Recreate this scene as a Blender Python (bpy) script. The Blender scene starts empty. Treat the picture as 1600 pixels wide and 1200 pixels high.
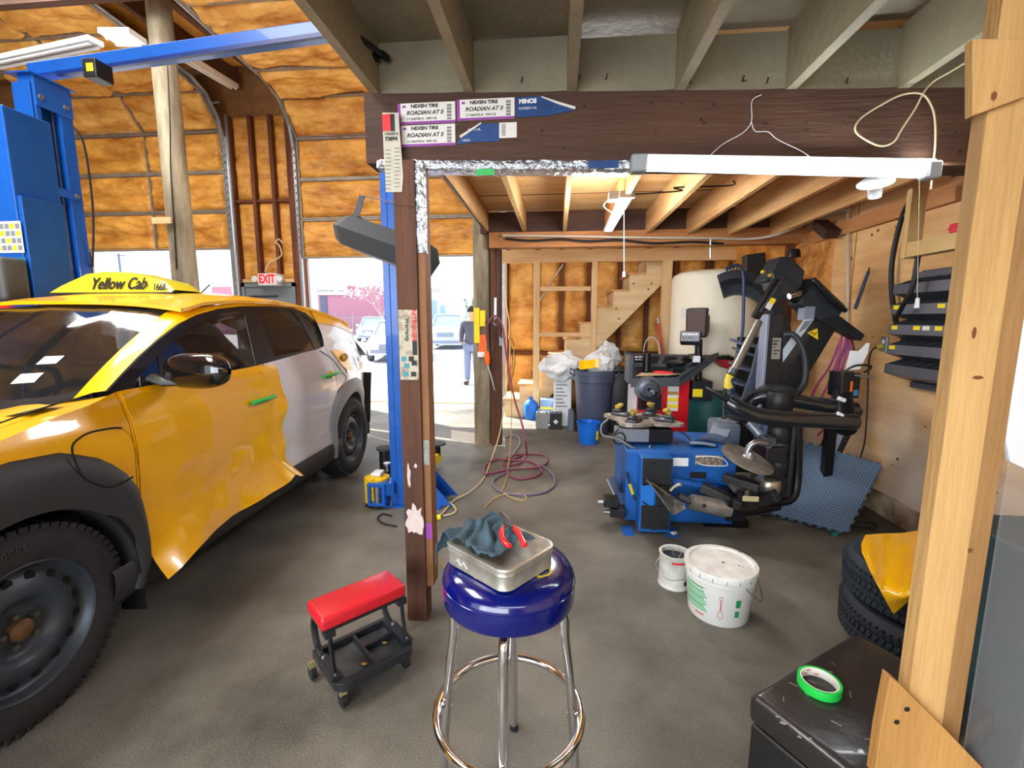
import bpy, bmesh, math, random
from mathutils import Vector, Matrix, noise, geometry
random.seed(7)
S = bpy.context.scene
COL = S.collection
PI = math.pi
# ------------------------------------------------------------------ camera
F, HC, PT, TH = 711.0, 1.48, math.radians(8), math.radians(5.6)
cd = bpy.data.cameras.new('camera'); cam = bpy.data.objects.new('camera', cd); COL.objects.link(cam)
cam.location = (0, 0, HC); cam.rotation_euler = (PI/2 - PT, 0, TH)
cd.sensor_width = 36; cd.lens = 36*F/1600; cd.clip_start = .05; cd.clip_end = 400
S.camera = cam
# ------------------------------------------------------------------ light
S.view_settings.view_transform = 'Standard'; S.view_settings.look = 'None'
S.view_settings.gamma = 1; S.view_settings.use_curve_mapping = False
S.view_settings.exposure = 0.42
W = bpy.data.worlds.new('sky'); S.world = W; W.use_nodes = True
bg = W.node_tree.nodes['Background']; bg.inputs[0].default_value = (.86, .92, 1.0, 1); bg.inputs[1].default_value = 2.0
sl = bpy.data.lights.new('sun', 'SUN'); sun = bpy.data.objects.new('sun', sl); COL.objects.link(sun)
sl.energy = 18; sl.angle = math.radians(.6); sl.color = (1, .96, .9)
sd = Vector((1.5, -1.0, -1.55)); sun.rotation_euler = sd.to_track_quat('-Z', 'Y').to_euler(); sun.location = (-10, 12, 12)
def area(name, loc, sx, sy, power, color=(1, 1, 1), d=(0, 0, -1)):
    l = bpy.data.lights.new(name, 'AREA'); o = bpy.data.objects.new(name, l); COL.objects.link(o)
    l.shape = 'RECTANGLE'; l.size = sx; l.size_y = sy; l.energy = power; l.color = color
    o.location = loc; o.rotation_euler = Vector(d).to_track_quat('-Z', 'Y').to_euler()
    return o
area('rear_fill_light', (-1.6, -4.3, 1.8), 5.5, 2.8, 430, (.86, .93, 1), (.1, 1, 0))  # unseen area fill added behind the viewer to brighten upright faces
area('overhead_fill_light', (.4, -1.6, 2.3), 2.4, .6, 34, (.9, .95, 1))  # unseen fill added overhead behind the viewer for the foreground
area('bay_fill_light', (-3.6, .6, 5.2), 1.6, 3.0, 250, (1, .98, .95))  # fill added above the frame; no fixture hangs here
area('bay_fill_light_deep', (-5.4, 4.6, 5.25), 3.0, 1.6, 230, (1, .98, .94))  # unseen broad fill added above the bay's visible strip lights
area('mezzanine_tube_lamp', (.95, 2.0, 2.10), 1.15, .06, 14, (.9, .96, 1))
pl_ = bpy.data.lights.new('short_fixture_lamp', 'POINT'); plo = bpy.data.objects.new('short_fixture_lamp', pl_); COL.objects.link(plo)
pl_.energy = 52; pl_.shadow_soft_size = .18; pl_.color = (.95, .97, 1); plo.location = (.36, 3.7, 2.22)
# ------------------------------------------------------------------ rays through the lens give real positions
def ray(px, py):
    x = (px-800)/F; d = (py-600)/F
    f = math.cos(PT)-d*math.sin(PT); c, s = math.cos(TH), math.sin(TH)
    return x*c-f*s, x*s+f*c, -(d*math.cos(PT)+math.sin(PT))
def az(px, py, z=0.):
    x, f, u = ray(px, py); t = (z-HC)/u
    return Vector((x*t, f*t, z))
def ay(px, py, Y):
    x, f, u = ray(px, py); t = Y/f
    return Vector((x*t, Y, HC+u*t))
def axx(px, py, X):
    x, f, u = ray(px, py); t = X/x
    return Vector((X, f*t, HC+u*t))
# ------------------------------------------------------------------ mesh toolkit
def wm(o):
    m = o.matrix_basis.copy()
    return m if o.parent is None else wm(o.parent) @ o.matrix_parent_inverse @ m
def cat(pts, n=8, closed=False):
    P = [Vector(p) for p in pts]; out = []; N = len(P)
    for i in range(N if closed else N-1):
        if closed: a, b, c, d = P[(i-1) % N], P[i], P[(i+1) % N], P[(i+2) % N]
        else: a, b, c, d = P[max(i-1, 0)], P[i], P[i+1], P[min(i+2, N-1)]
        for k in range(n):
            t = k/n
            out.append(.5*((2*b)+(c-a)*t+(2*a-5*b+4*c-d)*t*t+(3*b-a-3*c+d)*t**3))
    if not closed: out.append(P[-1])
    return out
def basis(x, z):
    x = Vector(x).normalized(); z = Vector(z); z = (z-x*z.dot(x)).normalized(); y = z.cross(x)
    return Matrix((x, y, z)).transposed()
def M4(loc, m3=None):
    m = (m3.to_4x4() if m3 is not None else Matrix.Identity(4)); m.translation = Vector(loc); return m
def rz(a): return Matrix.Rotation(a, 3, 'Z')
def rx(a): return Matrix.Rotation(a, 3, 'X')
def ry(a): return Matrix.Rotation(a, 3, 'Y')
class MB:
    def __init__(s): s.b = bmesh.new()
    def box(s, x0, x1, y0, y1, z0, z1, M=None, taper=None):
        c = [(x0,y0,z0),(x1,y0,z0),(x1,y1,z0),(x0,y1,z0),(x0,y0,z1),(x1,y0,z1),(x1,y1,z1),(x0,y1,z1)]
        if taper:
            cx, cy = (x0+x1)/2, (y0+y1)/2
            c = [(p if i < 4 else (cx+(p[0]-cx)*taper, cy+(p[1]-cy)*taper, p[2])) for i, p in enumerate(c)]
        return s.hexa(c, M)
    def hexa(s, c, M=None):
        v = [s.b.verts.new(M @ Vector(p) if M else p) for p in c]
        for f in ((3,2,1,0),(4,5,6,7),(0,1,5,4),(1,2,6,5),(2,3,7,6),(3,0,4,7)): s.b.faces.new([v[i] for i in f])
        return s
    def bar(s, p0, p1, w, h, up=(0, 0, 1)):
        p0, p1 = Vector(p0), Vector(p1); d = p1-p0; L = d.length
        if abs(d.normalized().dot(Vector(up))) > .99: up = (0, 1, 0)
        return s.box(0, L, -w/2, w/2, -h/2, h/2, M4(p0, basis(d, up)))
    def lathe(s, prof, n=32, M=None, a0=0, a1=2*PI, sx=1, sy=1):
        full = abs(a1-a0-2*PI) < 1e-6; rings = []
        for r, z in prof:
            ring = []
            if r < 1e-6:
                p = Vector((0, 0, z)); v = s.b.verts.new(M @ p if M else p); ring = [v]
            else:
                for i in range(n if full else n+1):
                    a = a0+(a1-a0)*i/n; p = Vector((r*math.cos(a)*sx, r*math.sin(a)*sy, z)); ring.append(s.b.verts.new(M @ p if M else p))
            rings.append(ring)
        m = n
        for A, B in zip(rings, rings[1:]):
            for i in range(m):
                j = (i+1) % len(A) if len(A) > 1 else 0; k = (i+1) % len(B) if len(B) > 1 else 0
                try:
                    if len(A) == 1 and len(B) == 1: continue
                    if len(A) == 1: s.b.faces.new((A[0], B[k], B[i]))
                    elif len(B) == 1: s.b.faces.new((A[i], A[j], B[0]))
                    else: s.b.faces.new((A[i], A[j], B[k], B[i]))
                except ValueError: pass
        return s
    def cyl(s, p0, p1, r0, r1=None, n=16, cap=True):
        p0, p1 = Vector(p0), Vector(p1); d = p1-p0; r1 = r0 if r1 is None else r1
        up = (1, 0, 0) if abs(d.normalized().x) < .9 else (0, 1, 0)
        zd = d.normalized(); u_ = Vector(up); xd = (u_-zd*u_.dot(zd)).normalized(); m = Matrix((xd, zd.cross(xd), zd)).transposed(); L = d.length
        pr = [(r0, 0), (r1, L)]
        if cap: pr = [(0, 0)]+pr+[(0, L)]
        return s.lathe(pr, n, M4(p0, m))
    def tube(s, pts, r, n=8, closed=False, cap=True, sy=1.):
        P = [Vector(p) for p in pts]; N = len(P); rings = []
        R = r if isinstance(r, (list, tuple)) else [r]*N
        T = []
        for i in range(N):
            a = P[(i-1) % N] if closed else P[max(i-1, 0)]; b = P[(i+1) % N] if closed else P[min(i+1, N-1)]
            t = b-a; T.append(t.normalized() if t.length > 1e-9 else Vector((0, 0, 1)))
        nrm = Vector((0, 0, 1)); nrm = Vector((1, 0, 0)) if abs(T[0].z) > .9 else nrm
        for i in range(N):
            nrm = (nrm-T[i]*nrm.dot(T[i])); nrm = nrm.normalized() if nrm.length > 1e-6 else T[i].orthogonal().normalized()
            bi = T[i].cross(nrm)
            rings.append([s.b.verts.new(P[i]+(nrm*math.cos(2*PI*k/n)*sy+bi*math.sin(2*PI*k/n))*R[i]) for k in range(n)])
        for i in range(N if closed else N-1):
            A, B = rings[i], rings[(i+1) % N]
            for k in range(n): s.b.faces.new((A[k], A[(k+1) % n], B[(k+1) % n], B[k]))
        if cap and not closed: s.b.faces.new(rings[0][::-1]); s.b.faces.new(rings[-1])
        return s
    def sheet(s, P, thick=0.):
        """P: rows of points; thick>0 gives a closed slab"""
        nu, nv = len(P), len(P[0])
        V = [[s.b.verts.new(p) for p in row] for row in P]
        for i in range(nu-1):
            for j in range(nv-1):
                try: s.b.faces.new((V[i][j], V[i+1][j], V[i+1][j+1], V[i][j+1]))
                except ValueError: pass
        if thick:
            s.b.normal_update()
            Q = [[s.b.verts.new(V[i][j].co-V[i][j].normal*thick) for j in range(nv)] for i in range(nu)]
            for i in range(nu-1):
                for j in range(nv-1): s.b.faces.new((Q[i][j], Q[i][j+1], Q[i+1][j+1], Q[i+1][j]))
            for i in range(nu-1):
                for j in (0, nv-1):
                    f = (V[i][j], Q[i][j], Q[i+1][j], V[i+1][j]); s.b.faces.new(f if j == 0 else f[::-1])
            for j in range(nv-1):
                for i in (0, nu-1):
                    f = (V[i][j], V[i][j+1], Q[i][j+1], Q[i][j]); s.b.faces.new(f if i == 0 else f[::-1])
        return s
    def plate(s, outer, holes, t, M=None, fn=None):
        """flat outline (x,y) with holes, thickness t along z"""
        loops = [outer]+list(holes)
        tris = geometry.tessellate_polygon([[Vector((p[0], p[1], 0)) for p in l] for l in loops])
        flat = [p for l in loops for p in l]
        def mk(z):
            out = []
            for p in flat:
                q = Vector((p[0], p[1], z)); q = Vector(fn(q)) if fn else q
                out.append(s.b.verts.new(M @ q if M else q))
            return out
        A = mk(0); B = mk(t) if t else A
        for tr in tris:
            try:
                s.b.faces.new([B[i] for i in tr])
                if t: s.b.faces.new([A[i] for i in tr[::-1]])
            except ValueError: pass
        if t:
            o = 0
            for l in loops:
                n = len(l)
                for i in range(n):
                    j = (i+1) % n
                    try: s.b.faces.new((A[o+i], A[o+j], B[o+j], B[o+i]))
                    except ValueError: pass
                o += n
        return s
    def ico(s, c, r, sub=2, sc=(1, 1, 1), jit=0.):
        res = bmesh.ops.create_icosphere(s.b, subdivisions=sub, radius=1)
        for v in res['verts']:
            k = 1+jit*noise.noise(v.co*2.3+Vector(c))
            v.co = Vector(c)+Vector((v.co.x*r*sc[0]*k, v.co.y*r*sc[1]*k, v.co.z*r*sc[2]*k))
        return s
    def rbox(s, x0, x1, y0, y1, z0, z1, r=.01, seg=2, M=None):
        t = bmesh.new(); m = MB.__new__(MB); m.b = t; m.box(x0, x1, y0, y1, z0, z1)
        bmesh.ops.bevel(t, geom=t.edges[:], offset=r, segments=seg, affect='EDGES', profile=.5)
        me = bpy.data.meshes.new('tmp'); t.to_mesh(me); t.free()
        if M: me.transform(M)
        s.b.from_mesh(me); bpy.data.meshes.remove(me); return s
    def build(s, name, mat, parent=None, smooth=False, bevel=0., seg=2, sub=0, angle=40, M=None):
        bmesh.ops.recalc_face_normals(s.b, faces=s.b.faces[:])
        me = bpy.data.meshes.new(name)
        if M: s.b.transform(M)
        s.b.to_mesh(me); s.b.free()
        mats = mat if isinstance(mat, (list, tuple)) else [mat]
        for m in mats: me.materials.append(m)
        o = bpy.data.objects.new(name, me); COL.objects.link(o)
        if smooth:
            for p in me.polygons: p.use_smooth = True
            me.set_sharp_from_angle(angle=math.radians(angle))
        if bevel:
            md = o.modifiers.new('bevel', 'BEVEL'); md.width = bevel; md.segments = seg; md.limit_method = 'ANGLE'; md.angle_limit = math.radians(35)
        if sub:
            md = o.modifiers.new('sub', 'SUBSURF'); md.levels = sub; md.render_levels = sub
        if parent: attach(o, parent)
        return o
def attach(o, parent):
    o.parent = parent; o.matrix_parent_inverse = wm(parent).inverted(); return o
def thing(name, label, cat_, loc=(0, 0, 0), group=None, rotz=0):
    o = bpy.data.objects.new(name, None); COL.objects.link(o); o.empty_display_size = .05
    o.location = loc; o.rotation_euler = (0, 0, rotz); o['label'] = label; o['category'] = cat_
    if group: o['group'] = group
    return o
def tag(o, label, cat_, group=None, kind=None):
    o['label'] = label; o['category'] = cat_
    if group: o['group'] = group
    if kind: o['kind'] = kind
    return o
def struct(o, label=None):
    o['kind'] = 'structure'
    if label: o['label'] = label
    return o
def dup(root, loc=None, rotz=None, label=None, group=None):
    kids = [c for c in bpy.data.objects if c.parent == root]
    r = root.copy(); COL.objects.link(r)
    if loc is not None: r.location = loc
    if rotz is not None: r.rotation_euler = (0, 0, rotz)
    if label: r['label'] = label
    if group: r['group'] = group
    def rec(src, dst):
        for ch in [c for c in ALLK if c.parent == src]:
            c = ch.copy(); COL.objects.link(c); c.parent = dst; rec(ch, c)
    ALLK = list(bpy.data.objects)
    rec(root, r); return r
def text(name, body, size, M, mat, parent, ex=.0006, bold=0., shear=0., sx=1., align='CENTER', space=1.):
    c = bpy.data.curves.new('txt', 'FONT'); c.body = body; c.size = size; c.extrude = ex; c.offset = bold; c.shear = shear
    c.align_x = align; c.align_y = 'CENTER'; c.space_character = space; c.resolution_u = 3
    o = bpy.data.objects.new('txt', c); COL.objects.link(o)
    dg = bpy.context.evaluated_depsgraph_get(); me = bpy.data.meshes.new_from_object(o.evaluated_get(dg))
    bpy.data.objects.remove(o); bpy.data.curves.remove(c)
    me.transform(Matrix.Diagonal((sx, 1, 1, 1))); me.transform(M); me.materials.clear(); me.materials.append(mat)
    o = bpy.data.objects.new(name, me); COL.objects.link(o)
    if parent: attach(o, parent)
    return o
# ------------------------------------------------------------------ materials
MATS = {}
def srgb(c):
    return tuple((x/255/12.92 if x/255 <= .04045 else ((x/255+.055)/1.055)**2.4) for x in c)+(1,)
def mat(name, rgb, rough=.6, metal=0., var=0., vscale=6., bump=0., bscale=40., stretch=(1, 1, 1), coat=0., rgb2=None,
        alpha=1., trans=0., emit=0., lo=.35, hi=.65, ior=1.45, spec=None, detail=4., speck=0., vor=False):
    if name in MATS: return MATS[name]
    m = bpy.data.materials.new(name); m.use_nodes = True; MATS[name] = m
    nt = m.node_tree; N = nt.nodes; L = nt.links; b = N['Principled BSDF']
    c = srgb(rgb); b.inputs['Base Color'].default_value = c; b.inputs['Roughness'].default_value = rough
    b.inputs['Metallic'].default_value = metal; b.inputs['Alpha'].default_value = alpha; b.inputs['IOR'].default_value = ior
    b.inputs['Transmission Weight'].default_value = trans
    if spec is not None: b.inputs['Specular IOR Level'].default_value = spec
    if coat: b.inputs['Coat Weight'].default_value = coat; b.inputs['Coat Roughness'].default_value = .05
    if emit: b.inputs['Emission Color'].default_value = c; b.inputs['Emission Strength'].default_value = emit
    if var or bump or rgb2 or speck:
        tc = N.new('ShaderNodeTexCoord'); mp = N.new('ShaderNodeMapping'); mp.inputs['Scale'].default_value = stretch
        L.new(tc.outputs['Object'], mp.inputs[0])
    if var or rgb2:
        n = N.new('ShaderNodeTexNoise'); n.inputs['Scale'].default_value = vscale; n.inputs['Detail'].default_value = detail
        n.inputs['Roughness'].default_value = .6
        L.new(mp.outputs[0], n.inputs[0]); cr = N.new('ShaderNodeValToRGB'); L.new(n.outputs[0], cr.inputs[0])
        cr.color_ramp.elements[0].position = lo; cr.color_ramp.elements[1].position = hi
        if rgb2: cr.color_ramp.elements[0].color = srgb(rgb2); cr.color_ramp.elements[1].color = c
        else:
            cr.color_ramp.elements[0].color = tuple(x*(1-var) for x in c[:3])+(1,); cr.color_ramp.elements[1].color = tuple(min(1, x*(1+var*.5)) for x in c[:3])+(1,)
        out = cr.outputs[0]
        if speck:
            n3 = N.new('ShaderNodeTexNoise'); n3.inputs['Scale'].default_value = 300; n3.inputs['Detail'].default_value = 2
            L.new(tc.outputs['Object'], n3.inputs[0]); c3 = N.new('ShaderNodeValToRGB'); L.new(n3.outputs[0], c3.inputs[0])
            c3.color_ramp.elements[0].position = .38; c3.color_ramp.elements[1].position = .68
            c3.color_ramp.elements[0].color = (1-speck,)*3+(1,); c3.color_ramp.elements[1].color = (1+speck,)*3+(1,)
            mx = N.new('ShaderNodeMix'); mx.data_type = 'RGBA'; mx.blend_type = 'MULTIPLY'; mx.inputs[0].default_value = 1
            L.new(out, mx.inputs[6]); L.new(c3.outputs[0], mx.inputs[7]); out = mx.outputs[2]
        L.new(out, b.inputs['Base Color'])
    if bump:
        n2 = N.new('ShaderNodeTexNoise'); n2.inputs['Scale'].default_value = bscale; n2.inputs['Detail'].default_value = 5
        L.new(mp.outputs[0], n2.inputs[0]); bp = N.new('ShaderNodeBump'); bp.inputs['Strength'].default_value = bump; bp.inputs['Distance'].default_value = .03
        L.new(n2.outputs[0], bp.inputs['Height']); L.new(bp.outputs[0], b.inputs['Normal'])
    return m
def wood(name, rgb, rgb2, axis='x', rough=.7, scale=9., coat=0., bump=.25, lo=.3, hi=.7):
    st = {'x': (.12, 1, 1), 'y': (1, .12, 1), 'z': (1, 1, .12)}[axis]
    return mat(name, rgb, rough, rgb2=rgb2, vscale=scale, stretch=st, bump=bump, bscale=60, lo=lo, hi=hi, coat=coat, detail=6)
FOAM = mat('spray_foam', (248, 182, 84), .45, rgb2=(160, 92, 24), vscale=2.4, bump=1., bscale=9, stretch=(.7, .7, 1.6), lo=.28, hi=.66, detail=7)
FOAM2 = mat('spray_foam_pale', (252, 194, 102), .45, rgb2=(192, 118, 36), vscale=2.8, bump=.9, bscale=9, stretch=(.8, 1.4, 1.4), lo=.3, hi=.62, detail=7)
WST = wood('stud_wood_brown', (128, 70, 40), (80, 42, 24), 'z')
WSTX = wood('girt_wood_brown', (128, 72, 42), (84, 46, 26), 'x')
WBEAM = wood('beam_wood_brown', (86, 54, 36), (52, 32, 22), 'x', scale=6)
WPOST = wood('post_wood_brown', (104, 62, 36), (56, 30, 18), 'z', scale=7)
WTANX = wood('pale_wood_x', (236, 200, 150), (206, 160, 106), 'x')
WTANY = wood('pale_wood_y', (226, 180, 122), (186, 132, 76), 'y')
WTANZ = wood('pale_wood_z', (238, 206, 156), (212, 170, 116), 'z')
WOLD = wood('booth_wood', (206, 164, 104), (160, 116, 62), 'z', scale=5)
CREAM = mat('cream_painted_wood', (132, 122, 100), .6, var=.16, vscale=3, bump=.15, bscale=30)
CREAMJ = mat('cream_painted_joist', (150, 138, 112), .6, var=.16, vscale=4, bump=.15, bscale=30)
PLY = mat('plywood', (238, 194, 136), .6, rgb2=(214, 160, 100), vscale=3.2, stretch=(1, .35, 2.2), bump=.1, bscale=20, lo=.36, hi=.62, detail=8)
PLYC = mat('plywood_ceiling', (232, 196, 140), .65, rgb2=(208, 162, 102), vscale=4, stretch=(.3, 1.4, 1), bump=.1, bscale=20, lo=.36, hi=.62, detail=8)
CONC = mat('concrete_floor', (130, 126, 115), .55, rgb2=(58, 54, 46), vscale=1.0, bump=.15, bscale=110, lo=.3, hi=.64, detail=12, speck=.5)
BLUE = mat('lift_blue_paint', (14, 86, 176), .38, var=.12, vscale=5, coat=.2)
DBLUE = mat('dark_blue_paint', (16, 44, 110), .4, var=.15, vscale=5)
BLK = mat('black_plastic', (28, 29, 32), .45, var=.2, vscale=8)
BLKM = mat('black_metal', (26, 27, 30), .35, metal=.3, var=.2, vscale=8)
STEEL = mat('steel', (170, 174, 180), .35, metal=.9, var=.2, vscale=12)
DSTEEL = mat('dark_steel', (92, 96, 104), .4, metal=.8, var=.3, vscale=14)
CHROME = mat('chrome', (225, 225, 228), .08, metal=1)
GALV = mat('galvanized_track', (176, 178, 182), .4, metal=.7, var=.15, vscale=10)
WHITE = mat('white_paint', (238, 238, 236), .45)
WPLAS = mat('white_plastic', (232, 234, 236), .4, var=.06, vscale=6)
PAPER = mat('paper', (222, 220, 210), .8)
YEL = mat('cab_yellow_paint', (252, 186, 4), .3, coat=.6)
FILM = mat('yellow_vinyl_film', (255, 190, 4), .22, coat=.7)
YELL = mat('yellow_label', (240, 214, 30), .6)
RED = mat('red_paint', (206, 22, 34), .35, coat=.3)
REDV = mat('red_vinyl', (196, 28, 40), .36, coat=.2, var=.08, vscale=5)
RUB = mat('tire_rubber', (40, 40, 42), .75, var=.25, vscale=20, bump=.1, bscale=120)
RUBG = mat('dusty_rubber', (66, 72, 78), .8, var=.3, vscale=8)
BROWNC = mat('purple_hose_rubber', (128, 62, 84), .45)
CORD = mat('cream_cord', (204, 188, 150), .55)
BLKC = mat('black_cord', (20, 20, 22), .5)
ORANGE = mat('orange_plastic', (244, 106, 24), .45)
GREEN = mat('green_plastic', (44, 176, 78), .4)
PURP = mat('purple_print', (142, 62, 150), .6)
INK = mat('black_ink', (22, 22, 24), .6)
REDI = mat('red_ink', (200, 36, 40), .6)
NAVY = mat('navy_print', (22, 62, 118), .5, var=.3, vscale=9)
TUBE = mat('lamp_tube_glow', (240, 248, 255), .4, emit=5.0)
def wear(m, rgb, h, sc, amt):
    # dirt and rubbed patches low on the sheet
    nt = m.node_tree; N, L = nt.nodes, nt.links; b = N['Principled BSDF']; src = b.inputs['Base Color'].links[0].from_socket
    tc = N.new('ShaderNodeTexCoord'); sp_ = N.new('ShaderNodeSeparateXYZ'); L.new(tc.outputs['Object'], sp_.inputs[0])
    mr = N.new('ShaderNodeMapRange'); mr.inputs[1].default_value = h; mr.inputs[2].default_value = 0; L.new(sp_.outputs[2], mr.inputs[0])
    n = N.new('ShaderNodeTexNoise'); n.inputs['Scale'].default_value = sc; n.inputs['Detail'].default_value = 7; L.new(tc.outputs['Object'], n.inputs[0])
    c = N.new('ShaderNodeValToRGB'); c.color_ramp.elements[0].position = .35; c.color_ramp.elements[1].position = .6; L.new(n.outputs[0], c.inputs[0])
    mu = N.new('ShaderNodeMath'); mu.operation = 'MULTIPLY'; L.new(mr.outputs[0], mu.inputs[0]); L.new(c.outputs[0], mu.inputs[1])
    m2 = N.new('ShaderNodeMath'); m2.operation = 'MULTIPLY'; m2.inputs[1].default_value = amt; L.new(mu.outputs[0], m2.inputs[0])
    mx = N.new('ShaderNodeMix'); mx.data_type = 'RGBA'; L.new(m2.outputs[0], mx.inputs[0]); L.new(src, mx.inputs[6]); mx.inputs[7].default_value = srgb(rgb); L.new(mx.outputs[2], b.inputs['Base Color'])
wear(PLY, (196, 192, 186), 1.3, 2.2, .9)
def sticker(name, o, xd, yd, w, h, m, parent, t=.0012):
    """thin label: corner o, right direction xd, up direction yd"""
    n = Vector(xd).normalized().cross(Vector(yd).normalized())
    mtx = M4(Vector(o), Matrix((Vector(xd).normalized(), Vector(yd).normalized(), n)).transposed())
    b = MB(); b.box(0, w, 0, h, 0, t, mtx)
    return b.build(name, m, parent), mtx
# ================================================================== the building
YB = 7.7      # plane of the roll-up doors
def foam(name, u0, u1, v0, v1, fn, m=FOAM, nu=24, nv=12, amp=.035, parent=None, seed=0, st=(3., 9.)):
    """sprayed foam filling between framing: fn(u,v,h)->point; bulges towards the room"""
    P = []
    for i in range(nu+1):
        row = []
        for j in range(nv+1):
            a, b = i/nu, j/nv; u = u0+(u1-u0)*a; v = v0+(v1-v0)*b
            e = min(1, min(a, 1-a)*(u1-u0)/.06)*min(1, min(b, 1-b)*(v1-v0)/.06); e = e**.5
            q = Vector((u*st[0], v*st[1], seed))
            h = noise.noise(q*.6)*.8+noise.noise(q*1.7)*.45+abs(noise.noise(q*3.3+Vector((noise.noise(q*1.2)*1.5, 0, 0))))*.45
            row.append(fn(u, v, e*amp*(.8+h)))
        P.append(row)
    b = MB(); b.sheet(P); o = b.build(name, m, parent, smooth=True, angle=180); return o
# floor and ground
b = MB(); b.box(-11, 2.62, -4.5, 7.95, -.2, 0); struct(b.build('floor', CONC))
APR = mat('asphalt_yard', (176, 178, 182), .9, var=.12, vscale=.5, speck=.15)
b = MB(); b.box(-90, 70, 7.95, 130, -.25, -.01); struct(b.build('ground', APR))
b = MB(); b.box(-4.37, -.95, 7.9, 8.0, -.02, .012); struct(b.build('trim_1', mat('yellow_worn_line', (196, 176, 110), .8)))
b = MB(); q0, q1 = az(560, 669), az(746, 693)
b.bar(q0+Vector((0, 0, .003)), q1+Vector((0, 0, .003)), .07, .006); tag(b.build('sun_streak', mat('sun_streak_white', (236, 236, 230), .7)), 'streak of sun drawn as a white strip on the floor behind the lift column', 'sun streak')  # white strip stands in for a streak of sunlight on the floor
# walls
b = MB(); b.box(-11, 2.62, YB+.16, YB+.30, 0, 5.7)
SID = mat('sheathing', (150, 104, 60), .8, var=.2)
b.b.free(); b = MB()
HD = 2.78
for x0, x1, z0, z1 in ((-11, -8.55, 0, 5.7), (-8.55, -5.62, 4.6, 5.7), (-5.62, -4.40, 0, 5.7), (-4.40, -.93, 4.6, 5.7), (-.93, 2.62, 0, 5.7)):
    b.box(x0, x1, YB+.16, YB+.28, z0, z1)
wb_ = struct(b.build('wall_back', SID))
k = 0
def bay(x0, x1, z0, z1, m=FOAM, base=YB+.16, dep=.09, seed=1.):
    global k; k += 1
    foam('foam_infill', x0, x1, z0, z1, lambda u, v, h: Vector((u, base-dep*.35-h*1.6, v)), m, nu=max(6, int((x1-x0)/.035)), nv=max(8, int((z1-z0)/.045)), amp=.035, parent=wb_, seed=k*3.1, st=(5, 7))
def stud(x, z0, z1, w=.045, m=WST, y0=YB+.03, y1=YB+.16, nm='stud'):
    b = MB(); b.box(x-w/2, x+w/2, y0, y1, z0, z1); return b.build(nm, m, wb_)
def girt(x0, x1, z, h=.045, y0=YB+.06, y1=YB+.16, m=WSTX, nm='girt'):
    b = MB(); b.box(x0, x1, y0, y1, z-h/2, z+h/2); return b.build(nm, m, wb_)
# between the doors
xs = [-5.60, -5.22, -4.86, -4.56]
for x in xs: stud(x, 0 if x in (-5.60, -4.56) else 2.15, 4.9, .06)
for a, c in zip(xs, xs[1:]):
    bay(a+.03, c-.03, 2.2, 3.5); bay(a+.03, c-.03, 3.55, 4.9)
girt(-5.6, -4.56, 3.52); girt(-5.6, -4.56, 2.17, .06, m=WTANX)
b = MB(); b.box(-4.50, -4.385, YB-.02, YB+.16, 0, 4.6); b.build('jamb', WST, wb_)
# left of door one
for x in (-8.6, -9.2, -9.9, -10.6): stud(x, 0, 5.2, .07)
for a, c in ((-10.6, -9.9), (-9.9, -9.2), (-9.2, -8.6)):
    for z0, z1 in ((.1, 1.5), (1.55, 2.9), (2.95, 4.2), (4.25, 5.2)): bay(a+.04, c-.04, z0, z1)
girt(-10.6, -8.6, 2.92); girt(-10.6, -8.6, 4.22)
# stair bay: foam wall with studs, right of the second opening
xs = [-.86, -.34, .06, .52, 1.02, 1.46, 1.90, 2.40]
for x in xs: stud(x, 0, 3.0, .06)
for a, c in zip(xs, xs[1:]):
    bay(a+.03, c-.03, .05, .90, FOAM2); bay(a+.03, c-.03, .96, 2.95, FOAM2)
girt(-.86, 2.4, .93); 
b = MB(); b.box(-.94, -.84, YB-.03, YB+.16, 0, 3.0); b.build('jamb', WTANZ, wb_)
# left wall and rear wall of the shop (behind the viewer; opening at rear left added to let sky fill in)
b = MB(); b.box(-11.15, -11, -4.5, 7.98, 0, 5.7); struct(b.build('wall_left', SID))
b = MB(); b.box(-11, -8, -4.65, -4.5, 0, 5.7); b.box(-8, 2.62, -4.65, -4.5, 3.9, 5.7); b.box(-3.2, 2.62, -4.65, -4.5, 0, 3.9); struct(b.build('wall_rear', mat('grey_board', (170, 166, 158), .8)))
# high ceiling of the garage part
cl = MB(); cl.box(-11, 2.62, -4.5, 7.98, 5.62, 5.75); ceil = struct(cl.build('ceiling', SID))
foam('foam_infill', -10.9, -.9, 3.2, 7.6, lambda u, v, h: Vector((u, v, 5.58-h)), FOAM, 90, 50, .05, ceil, 9., (1.5, 2.5))
foam('foam_infill', -10.9, -.9, -2, 3.2, lambda u, v, h: Vector((u, v, 5.58-h)), FOAM, 60, 40, .05, ceil, 19., (1.5, 2.5))
WR = wood('rafter_wood', (104, 62, 38), (70, 40, 24), 'y')
for x in (-10.2, -8.6, -7.0, -5.35, -4.75, -3.0, -1.4):
    b = MB(); b.box(x-.045, x+.045, -2, 7.7, 5.3, 5.6); b.build('rafter', WR, ceil)
for y in (5.2, 2.3):
    b = MB(); b.box(-11, -.9, y, y+.1, 5.08, 5.32); b.build('purlin', WBEAM, ceil)
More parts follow.
